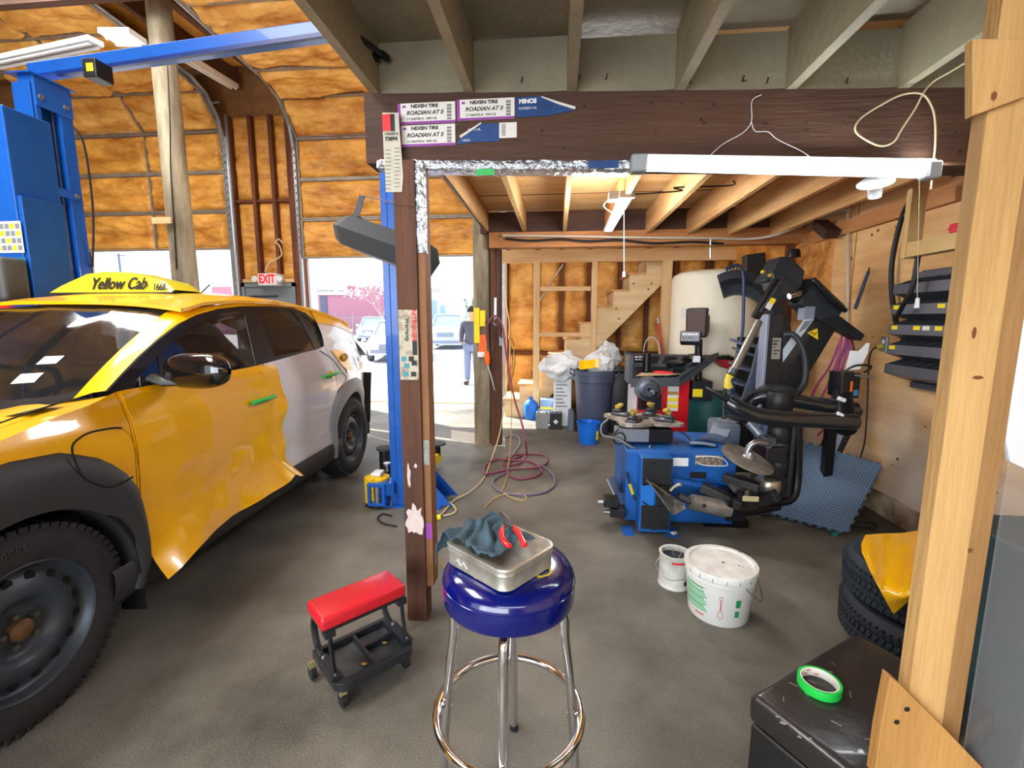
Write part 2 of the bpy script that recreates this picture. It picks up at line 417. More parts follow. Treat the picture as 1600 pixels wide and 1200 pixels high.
# right wall: plywood up to Y 5.4, foam and studs beyond
XR = 2.52
wr = MB(); wr.box(XR, XR+.1, -4.5, 7.9, 0, 5.7); wr = struct(wr.build('wall_right', PLY))
for y in (.6, 1.82, 3.04, 4.26):
    b = MB(); b.box(XR-.003, XR+.01, y, y+.004, 0, 2.6); b.build('sheet_joint', mat('joint_brown', (92, 58, 30), .9), wr)  # dark brown strips along the plywood joints
foam('foam_infill', 5.3, 7.6, .1, 2.9, lambda u, v, h: Vector((XR-.02-h, u, v)), FOAM, 60, 50, .06, wr, 4., (5, 5))
foam('foam_infill', 4.55, 5.25, 1.62, 2.40, lambda u, v, h: Vector((XR+.02-h*1.0, u, v)), mat('foam_overspray', (226, 160, 84), .7, rgb2=(170, 104, 40), vscale=6, bump=.8, bscale=14), 30, 30, .05, wr, 8., (7, 7))
for y in (5.28, 6.1, 6.9):
    b = MB(); b.box(XR-.09, XR, y-.03, y+.03, 0, 2.6); b.build('stud', WST, wr)
b = MB(); b.box(XR-.035, XR-.002, 1.0, 4.3, 0, .16); bb = struct(b.build('baseboard_right', mat('worn_board', (196, 178, 150), .8, rgb2=(120, 92, 60), vscale=4)))
# knots and nail marks in the plywood wall
kn = mat('knot', (110, 66, 34), .8)
rnd = random.Random(3)
b = MB()
for i in range(60):
    y = rnd.uniform(1.6, 4.4); z = rnd.uniform(.2, 2.2); r = rnd.choice((.004, .006, .012))
    b.lathe([(0, 0), (r, 0), (r, .002), (0, .002)], 8, M4((XR-.002, y, z), ry(-PI/2)))
b.build('nail_marks', kn, wr)
# ---------------------------------------------------------------- roll-up doors
def rollup(n, x0, x1, zb, label, stiles):
    """sections: three upright, then the curve and the flat run overhead"""
    pts = [(YB, zb), (YB, zb+.645), (YB, zb+1.29), (YB-.01, zb+1.94), (YB-.42, zb+2.40), (YB-1.02, zb+2.50), (YB-1.63, zb+2.56), (YB-2.24, zb+2.60), (YB-2.85, zb+2.62)]
    d = thing('door_%d' % n, label, 'garage door', ((x0+x1)/2, YB, zb)); d['kind'] = 'structure'; del d['category']
    fr = mat('door_steel_frame', (150, 140, 126), .5, metal=.3, var=.25, vscale=8)
    for i, (p, q) in enumerate(zip(pts, pts[1:])):
        P, Q = Vector((0, p[0], p[1])), Vector((0, q[0], q[1])); t = (Q-P); L = t.length; t.normalize(); nn = Vector((0, -t.z, t.y)); 
        if i >= 3: nn = Vector((0, t.z*-1, t.y)); 
        nn = Vector((1, 0, 0)).cross(t)  # outward side
        inn = -nn if nn.y > 0 or (abs(nn.y) < .3 and nn.z > 0) else nn
        sk = MB(); A = P-inn*.03
        mtx = M4((0, A.y, A.z), Matrix((Vector((1, 0, 0)), t, Vector((1, 0, 0)).cross(t))).transposed())
        sk.box(x0, x1, .004, L-.004, -.004, .004, mtx); sec = sk.build('door_section', mat('door_skin', (170, 176, 186), .5), d)
        cuts = [x0]+stiles+[x1]
        for j, (a, c) in enumerate(zip(cuts, cuts[1:])):
            foam('foam_infill', a+.02, c-.02, .03, L-.03, lambda u, v, h, P=P, t=t, inn=inn: Vector((u, 0, 0))+P+t*v+inn*(h*1.3-.01), FOAM if i < 3 else FOAM2, int((c-a)/.03), 22, .06, sec, i*7.7+j*3+n, (2.2, 9))
        fb = MB()
        for v in (.012, L-.012):
            c0 = P+t*v+inn*.012; fb.bar((x0, c0.y, c0.z), (x1, c0.y, c0.z), .022, .03, t)
        for sx in cuts:
            c0 = P+t*.01+inn*.005; c1 = P+t*(L-.01)+inn*.005; fb.bar((sx, c0.y, c0.z), (sx, c1.y, c1.z), .035, .03, inn)
        fb.build('section_frame', fr, sec)
    for sx, sg in ((x0-.05, 1), (x1+.05, -1)):
        tb = MB(); path = [(sx, YB-.03, 0), (sx, YB-.03, zb+1.75), (sx, YB-.12, zb+2.1), (sx, YB-.35, zb+2.38), (sx, YB-.65, zb+2.50), (sx, YB-3.6, zb+2.68)]
        for a, c in zip(path, path[1:]):
            tb.bar(a, c, .05, .012, (1, 0, 0)) if False else tb.bar(a, c, .012, .055, (1, 0, 0))
            a2, c2 = Vector(a)+Vector((sg*.025, 0, 0)), Vector(c)+Vector((sg*.025, 0, 0)); tb.bar(a2, c2, .05, .006, (1, 0, 0))
        tb.build('track', GALV, d)
        an = MB(); ax_ = sx-sg*.035
        an.box(min(ax_, ax_-sg*.03), max(ax_, ax_-sg*.03), YB-.01, YB+.03, .0, zb+2.2)
        for i in range(16):
            an.box(sx-.01, sx+.01, YB-.075, YB-.05, zb+.1+i*.12, zb+.13+i*.12)
        an.build('track_angle', GALV, d)
    hb = MB(); hb.cyl((x0-.1, YB-.12, zb+2.35), (x1+.1, YB-.12, zb+2.35), .018); hb.build('torsion_shaft', GALV, d)
    return d
rollup(1, -8.5, -5.7, 2.70, 'left roll-up garage door, raised, brown sprayed foam on the inside', [-7.1])
rollup(2, -4.36, -.95, 2.53, 'right roll-up garage door, raised, foam-lined, behind the centre post', [])
# bright jambs outside
for n_, x in ((2, -8.50), (3, -5.70), (4, -4.36), (5, -.97)):
    b = MB(); b.box(x-.02, x+.02, YB+.10, YB+.34, 0, 4.6); struct(b.build('trim_%d' % n_, mat('outside_trim', (220, 222, 226), .6)))
# grey man door between the roll-up doors
d3 = thing('door_3', 'grey exit door with a grey frame under the exit sign', 'door', (-5.05, YB, 0)); d3['kind'] = 'structure'; del d3['category']
DG = mat('grey_door_paint', (126, 134, 140), .5)
b = MB(); b.box(-5.5, -4.62, YB+.02, YB+.07, 0, 2.06); b.build('door_leaf', DG, d3)
b = MB(); b.box(-5.56, -5.5, YB-.01, YB+.12, 0, 2.12); b.box(-4.62, -4.56, YB-.01, YB+.12, 0, 2.12); b.box(-5.56, -4.56, YB-.01, YB+.12, 2.06, 2.12); b.build('door_frame', DG, d3)
b = MB(); b.box(-5.42, -4.9, YB+.0, YB+.02, 1.88, 1.91); b.build('closer', DSTEEL, d3)
# ---------------------------------------------------------------- mezzanine
def zj(x): return 2.452-.035*(x+.8)
YF, YR = 2.06, 5.10
mez = thing('ceiling_1', 'low mezzanine over the right half of the shop', 'ceiling', (.8, YF, 2.45)); mez['kind'] = 'structure'; del mez['category']
b = MB(); b.hexa([(-.85, YF, zj(-.85)-.285), (XR, YF, zj(XR)-.285), (XR, YF+.13, zj(XR)-.285), (-.85, YF+.13, zj(-.85)-.285), (-.85, YF, zj(-.85)), (XR, YF, zj(XR)), (XR, YF+.13, zj(XR)), (-.85, YF+.13, zj(-.85))])
beam = b.build('front_beam', WBEAM, mez)
kb = MB(); rnd = random.Random(5)
for i in range(26):
    x = rnd.uniform(-.2, 1.7); z = zj(x)-rnd.choice((.05, .12, .16, .23))+rnd.uniform(-.01, .01); kb.cyl((x, YF-.002, z), (x, YF+.01, z), rnd.choice((.004, .006)), n=8)
kb.build('bolt_holes', INK, beam)
JX = [-.80, -.386, .048, .487, .918, 1.335, 1.75, 2.17]
for x in JX:
    z = zj(x); w = .038
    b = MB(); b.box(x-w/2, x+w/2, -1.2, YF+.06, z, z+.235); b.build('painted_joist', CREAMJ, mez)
    b = MB(); b.box(x-w/2+.02, x+w/2+.02, YF+.0601, YR+.02, z-.01, z+.225); b.build('joist', WTANY, mez)
for a, c in zip(JX, JX[1:]+[XR+.02]):
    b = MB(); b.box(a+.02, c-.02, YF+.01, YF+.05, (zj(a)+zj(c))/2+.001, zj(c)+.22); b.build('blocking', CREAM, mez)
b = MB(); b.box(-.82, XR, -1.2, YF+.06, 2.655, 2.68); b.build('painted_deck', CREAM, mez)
b = MB(); b.box(-.82, XR, -1.2, YF+.0, 2.650, 2.6549); b.b.free()
b = MB(); b.box(-.80, XR, YF+.0601, YR+.05, 2.655, 2.68); b.build('deck_sheet', PLYC, mez)
for y in (3.3, 4.5):
    b = MB(); b.box(-.78, XR, y, y+.006, 2.650, 2.656); b.build('sheet_joint', MATS['joint_brown'], mez)
for y in (1.65, .9):
    b = MB(); b.box(-.78, XR, y, y+.005, 2.650, 2.656); b.build('sheet_joint', MATS['joint_brown'], mez)
# rear beams
b = MB(); b.box(-.85, XR, YR+.02, YR+.06, 2.42, 2.64); b.build('rim_board', WBEAM, mez)
b = MB(); b.box(-.75, XR, YR-.02, YR+.12, 2.26, 2.42); b.build('rear_beam', wood('mid_wood', (196, 134, 78), (150, 92, 48), 'x'), mez)
b = MB(); b.box(-.78, XR, YR-.06, YR-.02, 2.43, 2.60); b.b.free()
b = MB(); b.box(XR-.05, XR, YF+.14, YR, 2.22, zj(XR)); b.build('wall_ledger', wood('ledger_wood', (206, 146, 92), (166, 106, 58), 'y'), mez)
b = MB(); b.box(.33, .95, 4.55, 4.59, 2.45, 2.62); b.b.free()
# nails through the blocking
nl = MB()
for px_, py_ in ((815, 128), (947, 124), (1160, 127), (1322, 130), (905, 125), (1078, 130), (1198, 130)):
    p = ay(px_, py_, YF+.008); nl.cyl(p, p+Vector((random.uniform(-.01, .01), -.03, -.01)), .0022, n=6); nl.cyl(p+Vector((0, 0, 0)), p+Vector((.004, -.004, .02)), .003, n=6)
nl.build('blocking_nails', BLKM, mez)
# foil tape strip along the beam's lower edge
FOIL = mat('foil_wrap', (205, 210, 216), .28, metal=.85, bump=1., bscale=30, stretch=(1, 1, 1))
p0, p1 = -.80, ay(985, 250, YF).x
rows = []
for i in range(60):
    x = p0+(p1-p0)*i/59; zz = zj(x)-.285; row = []
    for j, (dy, dz) in enumerate(((-.004, .012), (-.010, -.004), (-.006, -.022), (.03, -.026), (.08, -.02), (.131, -.012))):
        row.append(Vector((x, YF+dy+random.uniform(-.004, .002), zz+dz+random.uniform(-.003, .003))))
    rows.append(row)
b = MB(); b.sheet(rows); tag(b.build('foil_strip', FOIL), 'crinkled silver foil strip wrapped under the dark beam', 'foil wrap')
b = MB(); xg = ay(755, 255, YF).x; b.box(xg-.03, xg+.05, YF-.013, YF-.009, zj(0)-.325, zj(0)-.300); tag(b.build('tape_scrap', GREEN), 'green tape scrap stuck on the foil strip', 'tape')
x = ay(945, 250, YF).x; b = MB(); b.box(x-.07, x+.055, YF-.014, YF-.009, zj(x)-.305, zj(x)-.275); tag(b.build('label_strip', NAVY), 'blue printed wrapper strip at the right end of the foil', 'label')
# centre post
po = thing('post', 'dark brown wooden post carrying the left end of the mezzanine beam', 'post', (-.665, 2.05, 0)); po['kind'] = 'structure'; del po['category']
def pline(y, px_): return ay(px_, y, 2.02).x
b = MB()
xa, xb_ = -.718, -.622
b.box(xa, xb_, 2.02, 2.11, 0, zj(-.7)-.285); b.build('post_core', WPOST, po)
b = MB(); b.box(xb_+.0005, xb_+.034, 2.035, 2.125, .18, zj(-.6)-.31); b.build('side_board', wood('side_board_wood', (150, 104, 66), (112, 72, 42), 'z'), po)
# round pole and brown posts at the rear of the mezzanine
CON2 = mat('weathered_pole', (176, 164, 138), .8, rgb2=(112, 100, 80), vscale=5, stretch=(1, 1, .2), bump=.3)
b = MB(); b.lathe([(0, 0), (.105, 0), (.10, 2.5), (.098, 2.62), (0, 2.62)], 24, M4((-.865, 5.28, 0)))
pole = tag(b.build('wooden_pole', CON2, smooth=True), 'weathered round wooden pole under the rear left corner of the mezzanine', 'pole')
b = MB(); b.box(-.755, -.64, 5.20, 5.34, 0, 2.42); o = b.build('post', WPOST); struct(o, 'brown square post right beside the round pole')
# tall round pole of the high garage
p = ay(283, 250, 5.9); b = MB(); b.lathe([(0, 0), (.165, 0), (.15, 2.5), (.138, 5.52), (0, 5.52)], 28, M4((ay(290, 440, 5.9).x, 5.9, 0)))
tallp = tag(b.build('wooden_pole', CON2, smooth=True), 'tall round timber pole rising behind the yellow taxi to the roof', 'pole')
# ================================================================== the yellow taxi
_f = az(50, 985, .37); _r = az(553, 680, .37)
WB = (_r-_f).length; CU = (_r-_f).normalized(); CV = Vector((CU.y, -CU.x, 0)); CO = Vector((_f.x, _f.y, 0))-CV*.90
def C(u, v, z): return CO+CU*u+CV*v+Vector((0, 0, z))
def cpx(px, py, v=.92):
    x, f, u = ray(px, py); t = (v+CO.dot(CV))/(x*CV.x+f*CV.y); p = Vector((x*t, f*t, HC+u*t))-CO
    return p.dot(CU), p.z
def lerp(tab, x):
    if x <= tab[0][0]: return tab[0][1]
    for (a, p), (b, q) in zip(tab, tab[1:]):
        if x <= b:
            t = (x-a)/(b-a); t = t*t*(3-2*t)*.5+t*.5; return p+(q-p)*t
    return tab[-1][1]
def Wp(u):
    w = .925
    if u < 0: w -= .17*(min(1, -u/.92))**2.4
    if u > 2.6: w -= .27*((u-2.6)/1.12)**1.9
    return w
PZ = [(.2, -.06), (.3, -.03), (.42, -.012), (.58, -.03), (.78, -.006), (.92, 0), (1.02, -.01), (1.12, -.04), (1.2, -.072), (1.3, -.12), (1.45, -.2)]
def vs(u, z): return Wp(u)+lerp(PZ, z)
TOP = [(-.92, .70), (-.8, .84), (-.5, .97), (-.1, 1.06), (.3, 1.13), (.48, 1.17), (1.35, 1.18), (2.31, 1.235), (2.6, 1.27), (3.0, 1.27), (3.4, 1.20), (3.72, 1.06)]
def arch(u, c, R, z0=.38):
    d = abs(u-c); return z0+math.sqrt(max(0, R*R-d*d)) if d < R else 0
def bot(u):
    base = .40 if u > -.4 else .24
    if u > 3.2: base = .36
    return max(base, arch(u, 0, .435), arch(u, WB, .435))
SHOOT = mat('wrap_white_paint', (226, 228, 230), .3, coat=.6)
CLAD = mat('black_cladding', (52, 54, 57), .55)
CLADR = mat('grey_cladding', (132, 131, 130), .5)
cab = thing('taxi', 'yellow taxi crossover with a lit-style roof sign, black steel wheels and one white rear door', 'car', CO, rotz=math.atan2(CU.y, CU.x))
cab['label'] = 'yellow taxi crossover with roof sign, black steel wheels and a white rear door'
def us(a, b, n):
    L = [a+(b-a)*i/n for i in range(n+1)]
    for c in (0, WB):
        for s in (-1, 1):
            for k in range(9):
                x = c+s*.435*math.cos(k*PI/2/9)
                if a < x < b: L.append(x)
    return sorted(set(round(x, 4) for x in L))
def side(name, a, b, m, sgn=1, n=24, nz=16, par=None, off=0, zt=None, zb=None, cuta=None):
    P = []
    for u in us(a, b, n):
        t, lo_ = (zt or (lambda u: lerp(TOP, u)))(u), (zb or bot)(u); row = []
        for j in range(nz+1):
            z = lo_+(t-lo_)*j/nz; row.append(C(u, sgn*(vs(u, z)+off), z))
        P.append(row)
    q = MB(); q.sheet(P); return q.build(name, m, par or cab, smooth=True, angle=60)
for sgn in (1, -1):
    side('fender', -.92, .46, YEL, sgn); side('front_door', .463, 1.535, YEL, sgn); 
    side('rear_door', 1.54, 2.47, SHOOT, sgn); side('quarter_panel', 2.475, 3.72, SHOOT, sgn)
    # sill cladding
    P = []
    for u in us(.30, 2.52, 30):
        row = []
        for z, o in ((.42, .002), (.40, .014), (.34, .022), (.27, .012), (.21, -.03), (.20, -.12)):
            row.append(C(u, sgn*(vs(u, z)+o), z))
        P.append(row)
    q = MB(); q.sheet(P); q.build('sill_cladding', CLAD, cab, smooth=True)
    # arch cladding
    def flare(name, c, outer, m, R=.415):
        P = []; ang = [math.radians(a) for a in range(-14, 195, 8)]
        for i, a in enumerate(ang):
            ui, zi = c+R*math.cos(a), .38+R*math.sin(a); t = i/(len(ang)-1)
            k = t*(len(outer)-1); j = min(int(k), len(outer)-2); f_ = k-j
            uo, zo = outer[j][0]*(1-f_)+outer[j+1][0]*f_, outer[j][1]*(1-f_)+outer[j+1][1]*f_
            row = [C(ui, sgn*(vs(ui, max(zi, .3))-.10), zi)]
            for s_, o in ((0, .022), (.25, .034), (.6, .036), (.92, .022), (1, .0)):
                u_, z_ = ui+(uo-ui)*s_, zi+(zo-zi)*s_; row.append(C(u_, sgn*(vs(u_, max(z_, .22))+o), z_))
            P.append(row)
        q = MB(); q.sheet(P); return q.build(name, m, cab, smooth=True, angle=50)
    flare('front_wheel_arch', 0, [(.45, .26), (.485, .40), (.50, .60), (.44, .79), (.32, .91), (.17, .985), (0, 1.0), (-.2, .985), (-.38, .90), (-.50, .76), (-.54, .55), (-.53, .36), (-.50, .27)], CLAD)
    flare('rear_wheel_arch', WB, [(WB+.44, .26), (WB+.50, .40), (WB+.52, .60), (WB+.44, .78), (WB+.3, .88), (WB+.15, .92), (WB, .93), (WB-.15, .92), (WB-.3, .88), (WB-.43, .78), (WB-.49, .6), (WB-.48, .40), (WB-.44, .27)], CLADR)
    # wheel wells
    for c in (0, WB):
        q = MB(); q.lathe([(.41, -.30), (.43, -.30), (.43, .27 if c == 0 else .10), (.41, .27 if c == 0 else .10)], 30, M4(C(c, sgn*.66, .39), Matrix((CU, Vector((0, 0, 1)), CU.cross(Vector((0, 0, 1))))).transposed()), a0=-.1, a1=PI+.1)
        q.lathe([(0, 0), (.42, 0)], 24, M4(C(c, sgn*.44, .39), Matrix((CU, Vector((0, 0, 1)), CU.cross(Vector((0, 0, 1))))).transposed()))
        q.build('wheel_well', mat('wheel_well_black', (8, 8, 9), .9), cab)
    q = MB(); c = [C(.43+.0, sgn*.70, .15), C(.445, sgn*.90, .15), C(.455, sgn*.90, .15), C(.44, sgn*.70, .15), C(.43, sgn*.70, .52), C(.43, sgn*.915, .48), C(.44, sgn*.915, .48), C(.44, sgn*.70, .52)]
    q.hexa(c); q.build('mud_flap', BLK, cab)
# hood
HZ = [(-.92, .74), (-.8, .86), (-.5, .98), (0, 1.05), (.3, 1.09), (.44, 1.10)]
P = []
for i in range(25):
    u = -.92+1.34*i/24; row = []; vt = vs(u, lerp(TOP, u))-.0; zt = lerp(TOP, u)
    for j in range(25):
        s_ = -1+2*j/24; du = .06*(1-s_*s_) if i == 24 else 0
        zc_ = max(lerp(HZ, u), zt-.02) if u < -.8 else lerp(HZ, u)
        z = zc_+(zt-zc_)*abs(s_)**3+.015*math.exp(-((abs(s_)-.62)/.1)**2)
        row.append(C(u-du*0, vt*s_, z))
    P.append(row)
q = MB(); q.sheet(P); hood = q.build('hood', YEL, cab, smooth=True, angle=70)
# nose and tail closures
def ends(name, u0, m, rows, sg):
    P = []
    for z, du, w in rows:
        P.append([C(u0+du*(1-abs(s)**3*.8)*sg, w*s, z) for s in [-1+2*k/20 for k in range(21)]])
    q = MB(); q.sheet(P); return q.build(name, m, cab, smooth=True, angle=60)
ends('front_fascia', -.90, YEL, [(.86, -.05, vs(-.9, .84)), (.70, .04, vs(-.92, .7)), (.50, .06, vs(-.92, .5)), (.24, 0, vs(-.92, .3))], -1)
ends('rear_bumper', 3.70, SHOOT, [(1.10, -.02, vs(3.7, 1.06)), (.9, .07, vs(3.7, .9)), (.62, .10, vs(3.7, .6)), (.36, .05, vs(3.7, .36))], 1)
# glasshouse
def gv(z): return .845-.5*(z-1.18)
def gp(px, py, off=0.):
    v = .78
    for _ in range(6):
        u, z = cpx(px, py, v); v = gv(z)+off
    return (u, z)
def GS(u, z, off=0., s=1): return C(u, s*(gv(z)+off), z)
DRIP = [(.43, 1.165), (.62, 1.27), (.80, 1.375), (.97, 1.465), (1.10, 1.525), (1.35, 1.575), (1.65, 1.595), (2.0, 1.60), (2.35, 1.59), (2.6, 1.565), (2.8, 1.53), (3.0, 1.485), (3.2, 1.43)]
RC = [(1.04, 1.555), (1.25, 1.605), (1.55, 1.645), (1.9, 1.66), (2.3, 1.65), (2.7, 1.61), (3.0, 1.56), (3.28, 1.50)]
def rc(u): return lerp(RC, u)
GLASS = mat('car_glass', (26, 32, 34), .03, trans=0, alpha=.62, spec=.9, coat=1)
WSG = mat('windshield_glass', (34, 38, 40), .02, alpha=.5, spec=.9, coat=1)
TRIM = mat('window_trim_black', (18, 19, 21), .35)
P = []
for i in range(33):
    u = 1.10+2.12*i/32; zr = lerp(DRIP, u); vr = gv(zr)+.004; row = []
    for j in range(25):
        s_ = -1+2*j/24; uu = u-(.08*(1-s_*s_) if i == 0 else 0)+(.08*(1-s_*s_) if i == 32 else 0)
        row.append(C(uu, vr*s_, rc(u)+(zr-rc(u))*abs(s_)**3.2))
    P.append(row)
q = MB(); q.sheet(P, .02); q.build('roof', YEL, cab, smooth=True, angle=60)
WSB = [(0, .33, 1.085), (.35, .345, 1.095), (.6, .38, 1.115), (.72, .41, 1.145)]
WST_ = [(0, 1.02, 1.555), (.3, 1.035, 1.55), (.5, 1.07, 1.54), (.585, 1.10, 1.525)]
def WSP(s_, t):
    a = abs(s_); b0 = (lerp([(x[0]/.72, x[0]) for x in WSB], a), lerp([(x[0]/.72, x[1]) for x in WSB], a), lerp([(x[0]/.72, x[2]) for x in WSB], a))
    t0 = (lerp([(x[0]/.585, x[0]) for x in WST_], a), lerp([(x[0]/.585, x[1]) for x in WST_], a), lerp([(x[0]/.585, x[2]) for x in WST_], a))
    v = (a*.72)*(1-t)+a*.585*t; u = b0[1]*(1-t)+t0[1]*t-.03*math.sin(PI*t)*(1-a*.5); z = b0[2]*(1-t)+t0[2]*t+.012*math.sin(PI*t)
    return C(u, v*(1 if s_ > 0 else -1), z)
q = MB(); q.sheet([[WSP(-1+2*i/20, j/10) for j in range(11)] for i in range(21)], .004); ws = q.build('windshield', WSG, cab, smooth=True, angle=80)
q = MB(); q.sheet([[WSP(-1+2*i/20, j*.035)+Vector((0, 0, .002)) for j in range(3)] for i in range(21)], .002); q.build('windshield_border', TRIM, ws)
for (sx_, sy_, w_, h_) in ((.52, .20, .10, .05), (.55, .36, .09, .045), (.13, .22, .10, .05)):
    q = MB(); q.sheet([[WSP(sx_+w_*i/.72, sy_+h_*j*1.6)+Vector((0, 0, .004)) for j in range(2)] for i in range(2)], .001); q.build('windshield_sticker', PAPER, ws)
q = MB(); q.sheet([[C(.25+.12*j/3-.02*abs(s_), s_*.74, 1.075+.01*j/3+.05*abs(s_)**3) for j in range(4)] for s_ in [-1+k/8 for k in range(17)]]); q.build('cowl', TRIM, cab, smooth=True)
frame_px = [(163, 612), (190, 583), (215, 557), (243, 532), (275, 508), (305, 493), (340, 483), (375, 479), (420, 479), (455, 481), (476, 489), (494, 505), (508, 524), (513, 542), (500, 549), (425, 566), (398, 577), (358, 587), (300, 597), (250, 605), (205, 610)]
hol = [[(207, 606), (209, 594), (228, 572), (243, 556), (246, 572), (250, 596)],
       [(254, 596), (251, 570), (252, 550), (270, 530), (300, 508), (335, 492), (378, 485), (386, 520), (397, 570), (356, 580), (300, 590)],
       [(427, 557), (414, 525), (401, 486), (430, 485), (454, 486), (466, 500), (484, 532), (490, 545)],
       [(497, 543), (480, 512), (467, 491), (476, 495), (492, 510), (503, 526), (507, 540)]]
fr_uz = [gp(*p) for p in frame_px]; ho_uz = [[gp(*p) for p in h] for h in hol]
for sgn in (1, -1):
    q = MB(); q.plate(fr_uz, ho_uz, .012, fn=lambda p: GS(p.x, p.y, p.z, sgn)); fr = q.build('window_frame', TRIM, cab)
    for h, nm in zip(ho_uz, ('quarter_light', 'front_window', 'rear_window', 'rear_quarter_window')):
        q = MB(); q.plate(h, [], .004, fn=lambda p: GS(p.x, p.y, p.z+.003, sgn)); q.build(nm, GLASS, cab)
    # A pillar skin and roof rail: from frame top edge up to drip rail and in to the windshield edge
    top = fr_uz[:14]
    P = []
    for i, (u, z) in enumerate(top):
        if u > 2.75: u_d = u+.25
        else: u_d = u
        k = i/13
        if i <= 6:
            t = [0, .14, .29, .46, .66, .84, 1.0][i]; w = WSP(1 if sgn > 0 else -1, t)
            if sgn < 0: w = WSP(-1, t)
            d = GS(u, z, .006, sgn); m_ = (d+w)/2+CV*sgn*.02+Vector((0, 0, .012))
            P.append([GS(u, z, -.0, sgn), d+Vector((0, 0, .004)), m_, w])
        else:
            zr = lerp(DRIP, u); zz = max(z, zr); d = GS(u, z, .006, sgn); r_ = C(u, sgn*(gv(zr)-.01), zr+.006)
            P.append([GS(u, z, 0, sgn), d+Vector((0, 0, .003)), (d+r_)/2+Vector((0, 0, .004)), r_])
    q = MB(); q.sheet(P); q.build('roof_rail', YEL, cab, smooth=True, angle=60)
    # rear pillar
    P = []
    tops = [(2.52, 1.575), (2.75, 1.54), (2.98, 1.49), (3.22, 1.43)]
    for i in range(13):
        t = i/12; u0 = 2.46+1.05*t; z0 = lerp(TOP, u0)-.002; u1 = 2.60+.62*t; z1 = lerp(DRIP, u1)+.002
        row = []
        for j in range(9):
            s_ = j/8; uu = u0+(u1-u0)*s_; zz = z0+(z1-z0)*s_; vb = vs(u0, z0); vt = gv(z1)-.004
            row.append(C(uu, sgn*(vb+(vt-vb)*s_**1.25+.01*math.sin(PI*s_)), zz))
        P.append(row)
    q = MB(); q.sheet(P); q.build('rear_pillar', SHOOT, cab, smooth=True, angle=60)
    # yellow band at the top of the rear pillar
    q = MB(); q.sheet([[r+(CV*sgn+Vector((0, 0, .4)))*.004 for r in row[5:]] for row in P[:13]]); q.build('pillar_wrap', YEL, cab, smooth=True)
    # tail lamp
    LAMP = mat('clear_tail_lamp', (206, 210, 216), .15, coat=1)
    q = MB(); q.sheet([[C(u, sgn*(vs(u, min(z, 1.2))+.012), z) for z in (z0_, (z0_+z1_)/2, z1_)] for u, z0_, z1_ in ((3.22, 1.06, 1.10), (3.4, 1.03, 1.13), (3.6, 1.0, 1.10), (3.7, .99, 1.05))], .01); q.build('tail_lamp', LAMP, cab, smooth=True)
# hatch
P = []
for i in range(9):
    t = i/8; u = 3.26+.44*t; z = 1.475-.40*t**1.2; w = .56+.16*t
    P.append([C(u+.05*(1-s*s), w*s, z) for s in [-1+k/10 for k in range(21)]])
q = MB(); q.sheet(P); q.build('hatch', SHOOT, cab, smooth=True)
q = MB(); q.sheet([[p+Vector((0, .006, .006)) for p in row[3:18]] for row in P[1:5]]); q.build('rear_glass', GLASS, cab, smooth=True)
q = MB(); q.sheet([[C(3.14+.16*i, s*.60, 1.50-.05*i-.05*abs(s)**3) for s in [-1+k/8 for k in range(17)]] for i in range(3)], .02); q.build('spoiler', YEL, cab, smooth=True)
# panel gaps on the visible side
def sp(px, py, off=.001):
    v = .92
    for _ in range(4):
        u, z = cpx(px, py, v); v = vs(u, z)+off
    return C(u, v, z)
gap = mat('panel_gap', (12, 10, 8), .8)
def seam(pts, nm='panel_gap', r=.0035, m=gap, off=.001): 
    q = MB(); q.tube(cat([sp(*p, off) for p in pts], 5), r, 6); return q.build(nm, m, cab, smooth=True)
seam([(190, 669), (175, 669), (140, 676), (121, 687), (113, 697), (113, 707)], r=.004)
seam([(113, 707), (119, 724), (130, 745), (150, 756), (172, 761), (190, 755), (208, 745)], off=.036, r=.0035)
seam([(190, 669), (204, 682), (212, 705), (216, 725)], r=.0012, m=mat('soft_gap', (150, 104, 6), .6))
for sgn in (1,):
    q = MB(); q.tube([C(1.5375, vs(1.54, z)-.001, z) for z in [.40+.78*i/12 for i in range(13)]], .004, 6); q.build('panel_gap', gap, cab)
    pts = [sp(*p) for p in ((500, 548), (520, 562), (533, 580), (541, 592), (528, 612), (523, 640), (521, 668))]
    q = MB(); q.tube(cat(pts, 5), .0035, 6); q.build('panel_gap', gap, cab, smooth=True)
q = MB(); q.tube(cat([C(u, .74-.02*(.4-u), lerp(TOP, u)-.0+.003) for u in (.36, .25, .12, -.05, -.3, -.6)], 4), .0035, 6); q.build('hood_gap', gap, cab, smooth=True)
q = MB(); q.tube(cat([sp(192, 655), sp(230, 640), sp(270, 636)], 4), .002, 6); q.b.free()
# yellow patch on the rear quarter and oval fleet mark
q = MB(); pq = [(518, 545), (535, 546), (542, 560), (548, 578), (562, 572), (566, 580), (543, 586), (530, 566)]
def flat_on_side(pts, off, t=.0015):
    out = []
    for p in pts:
        v = .9
        for _ in range(5):
            u, z = cpx(p[0], p[1], v); v = vs(u, z)+off
        out.append((u, z))
    return out
def decal(pts, off, m, nm, par=None):
    uz = flat_on_side(pts, off); q = MB(); q.plate(uz, [], .0015, fn=lambda p: C(p.x, vs(p.x, p.y)+off+p.z, p.y)); return q.build(nm, m, par or cab)
decal([(517, 546), (538, 548), (546, 562), (549, 572), (552, 578), (541, 577), (531, 566)], .012, YEL, 'quarter_wrap')
decal([(541, 571), (566, 565), (567, 577), (543, 583)], .014, YEL, 'quarter_wrap')
dc = decal([(538+5.5*math.cos(a), 558+6*math.sin(a)) for a in [k*PI/8 for k in range(16)]], .016, mat('fleet_mark', (92, 62, 30), .6), 'fleet_mark')
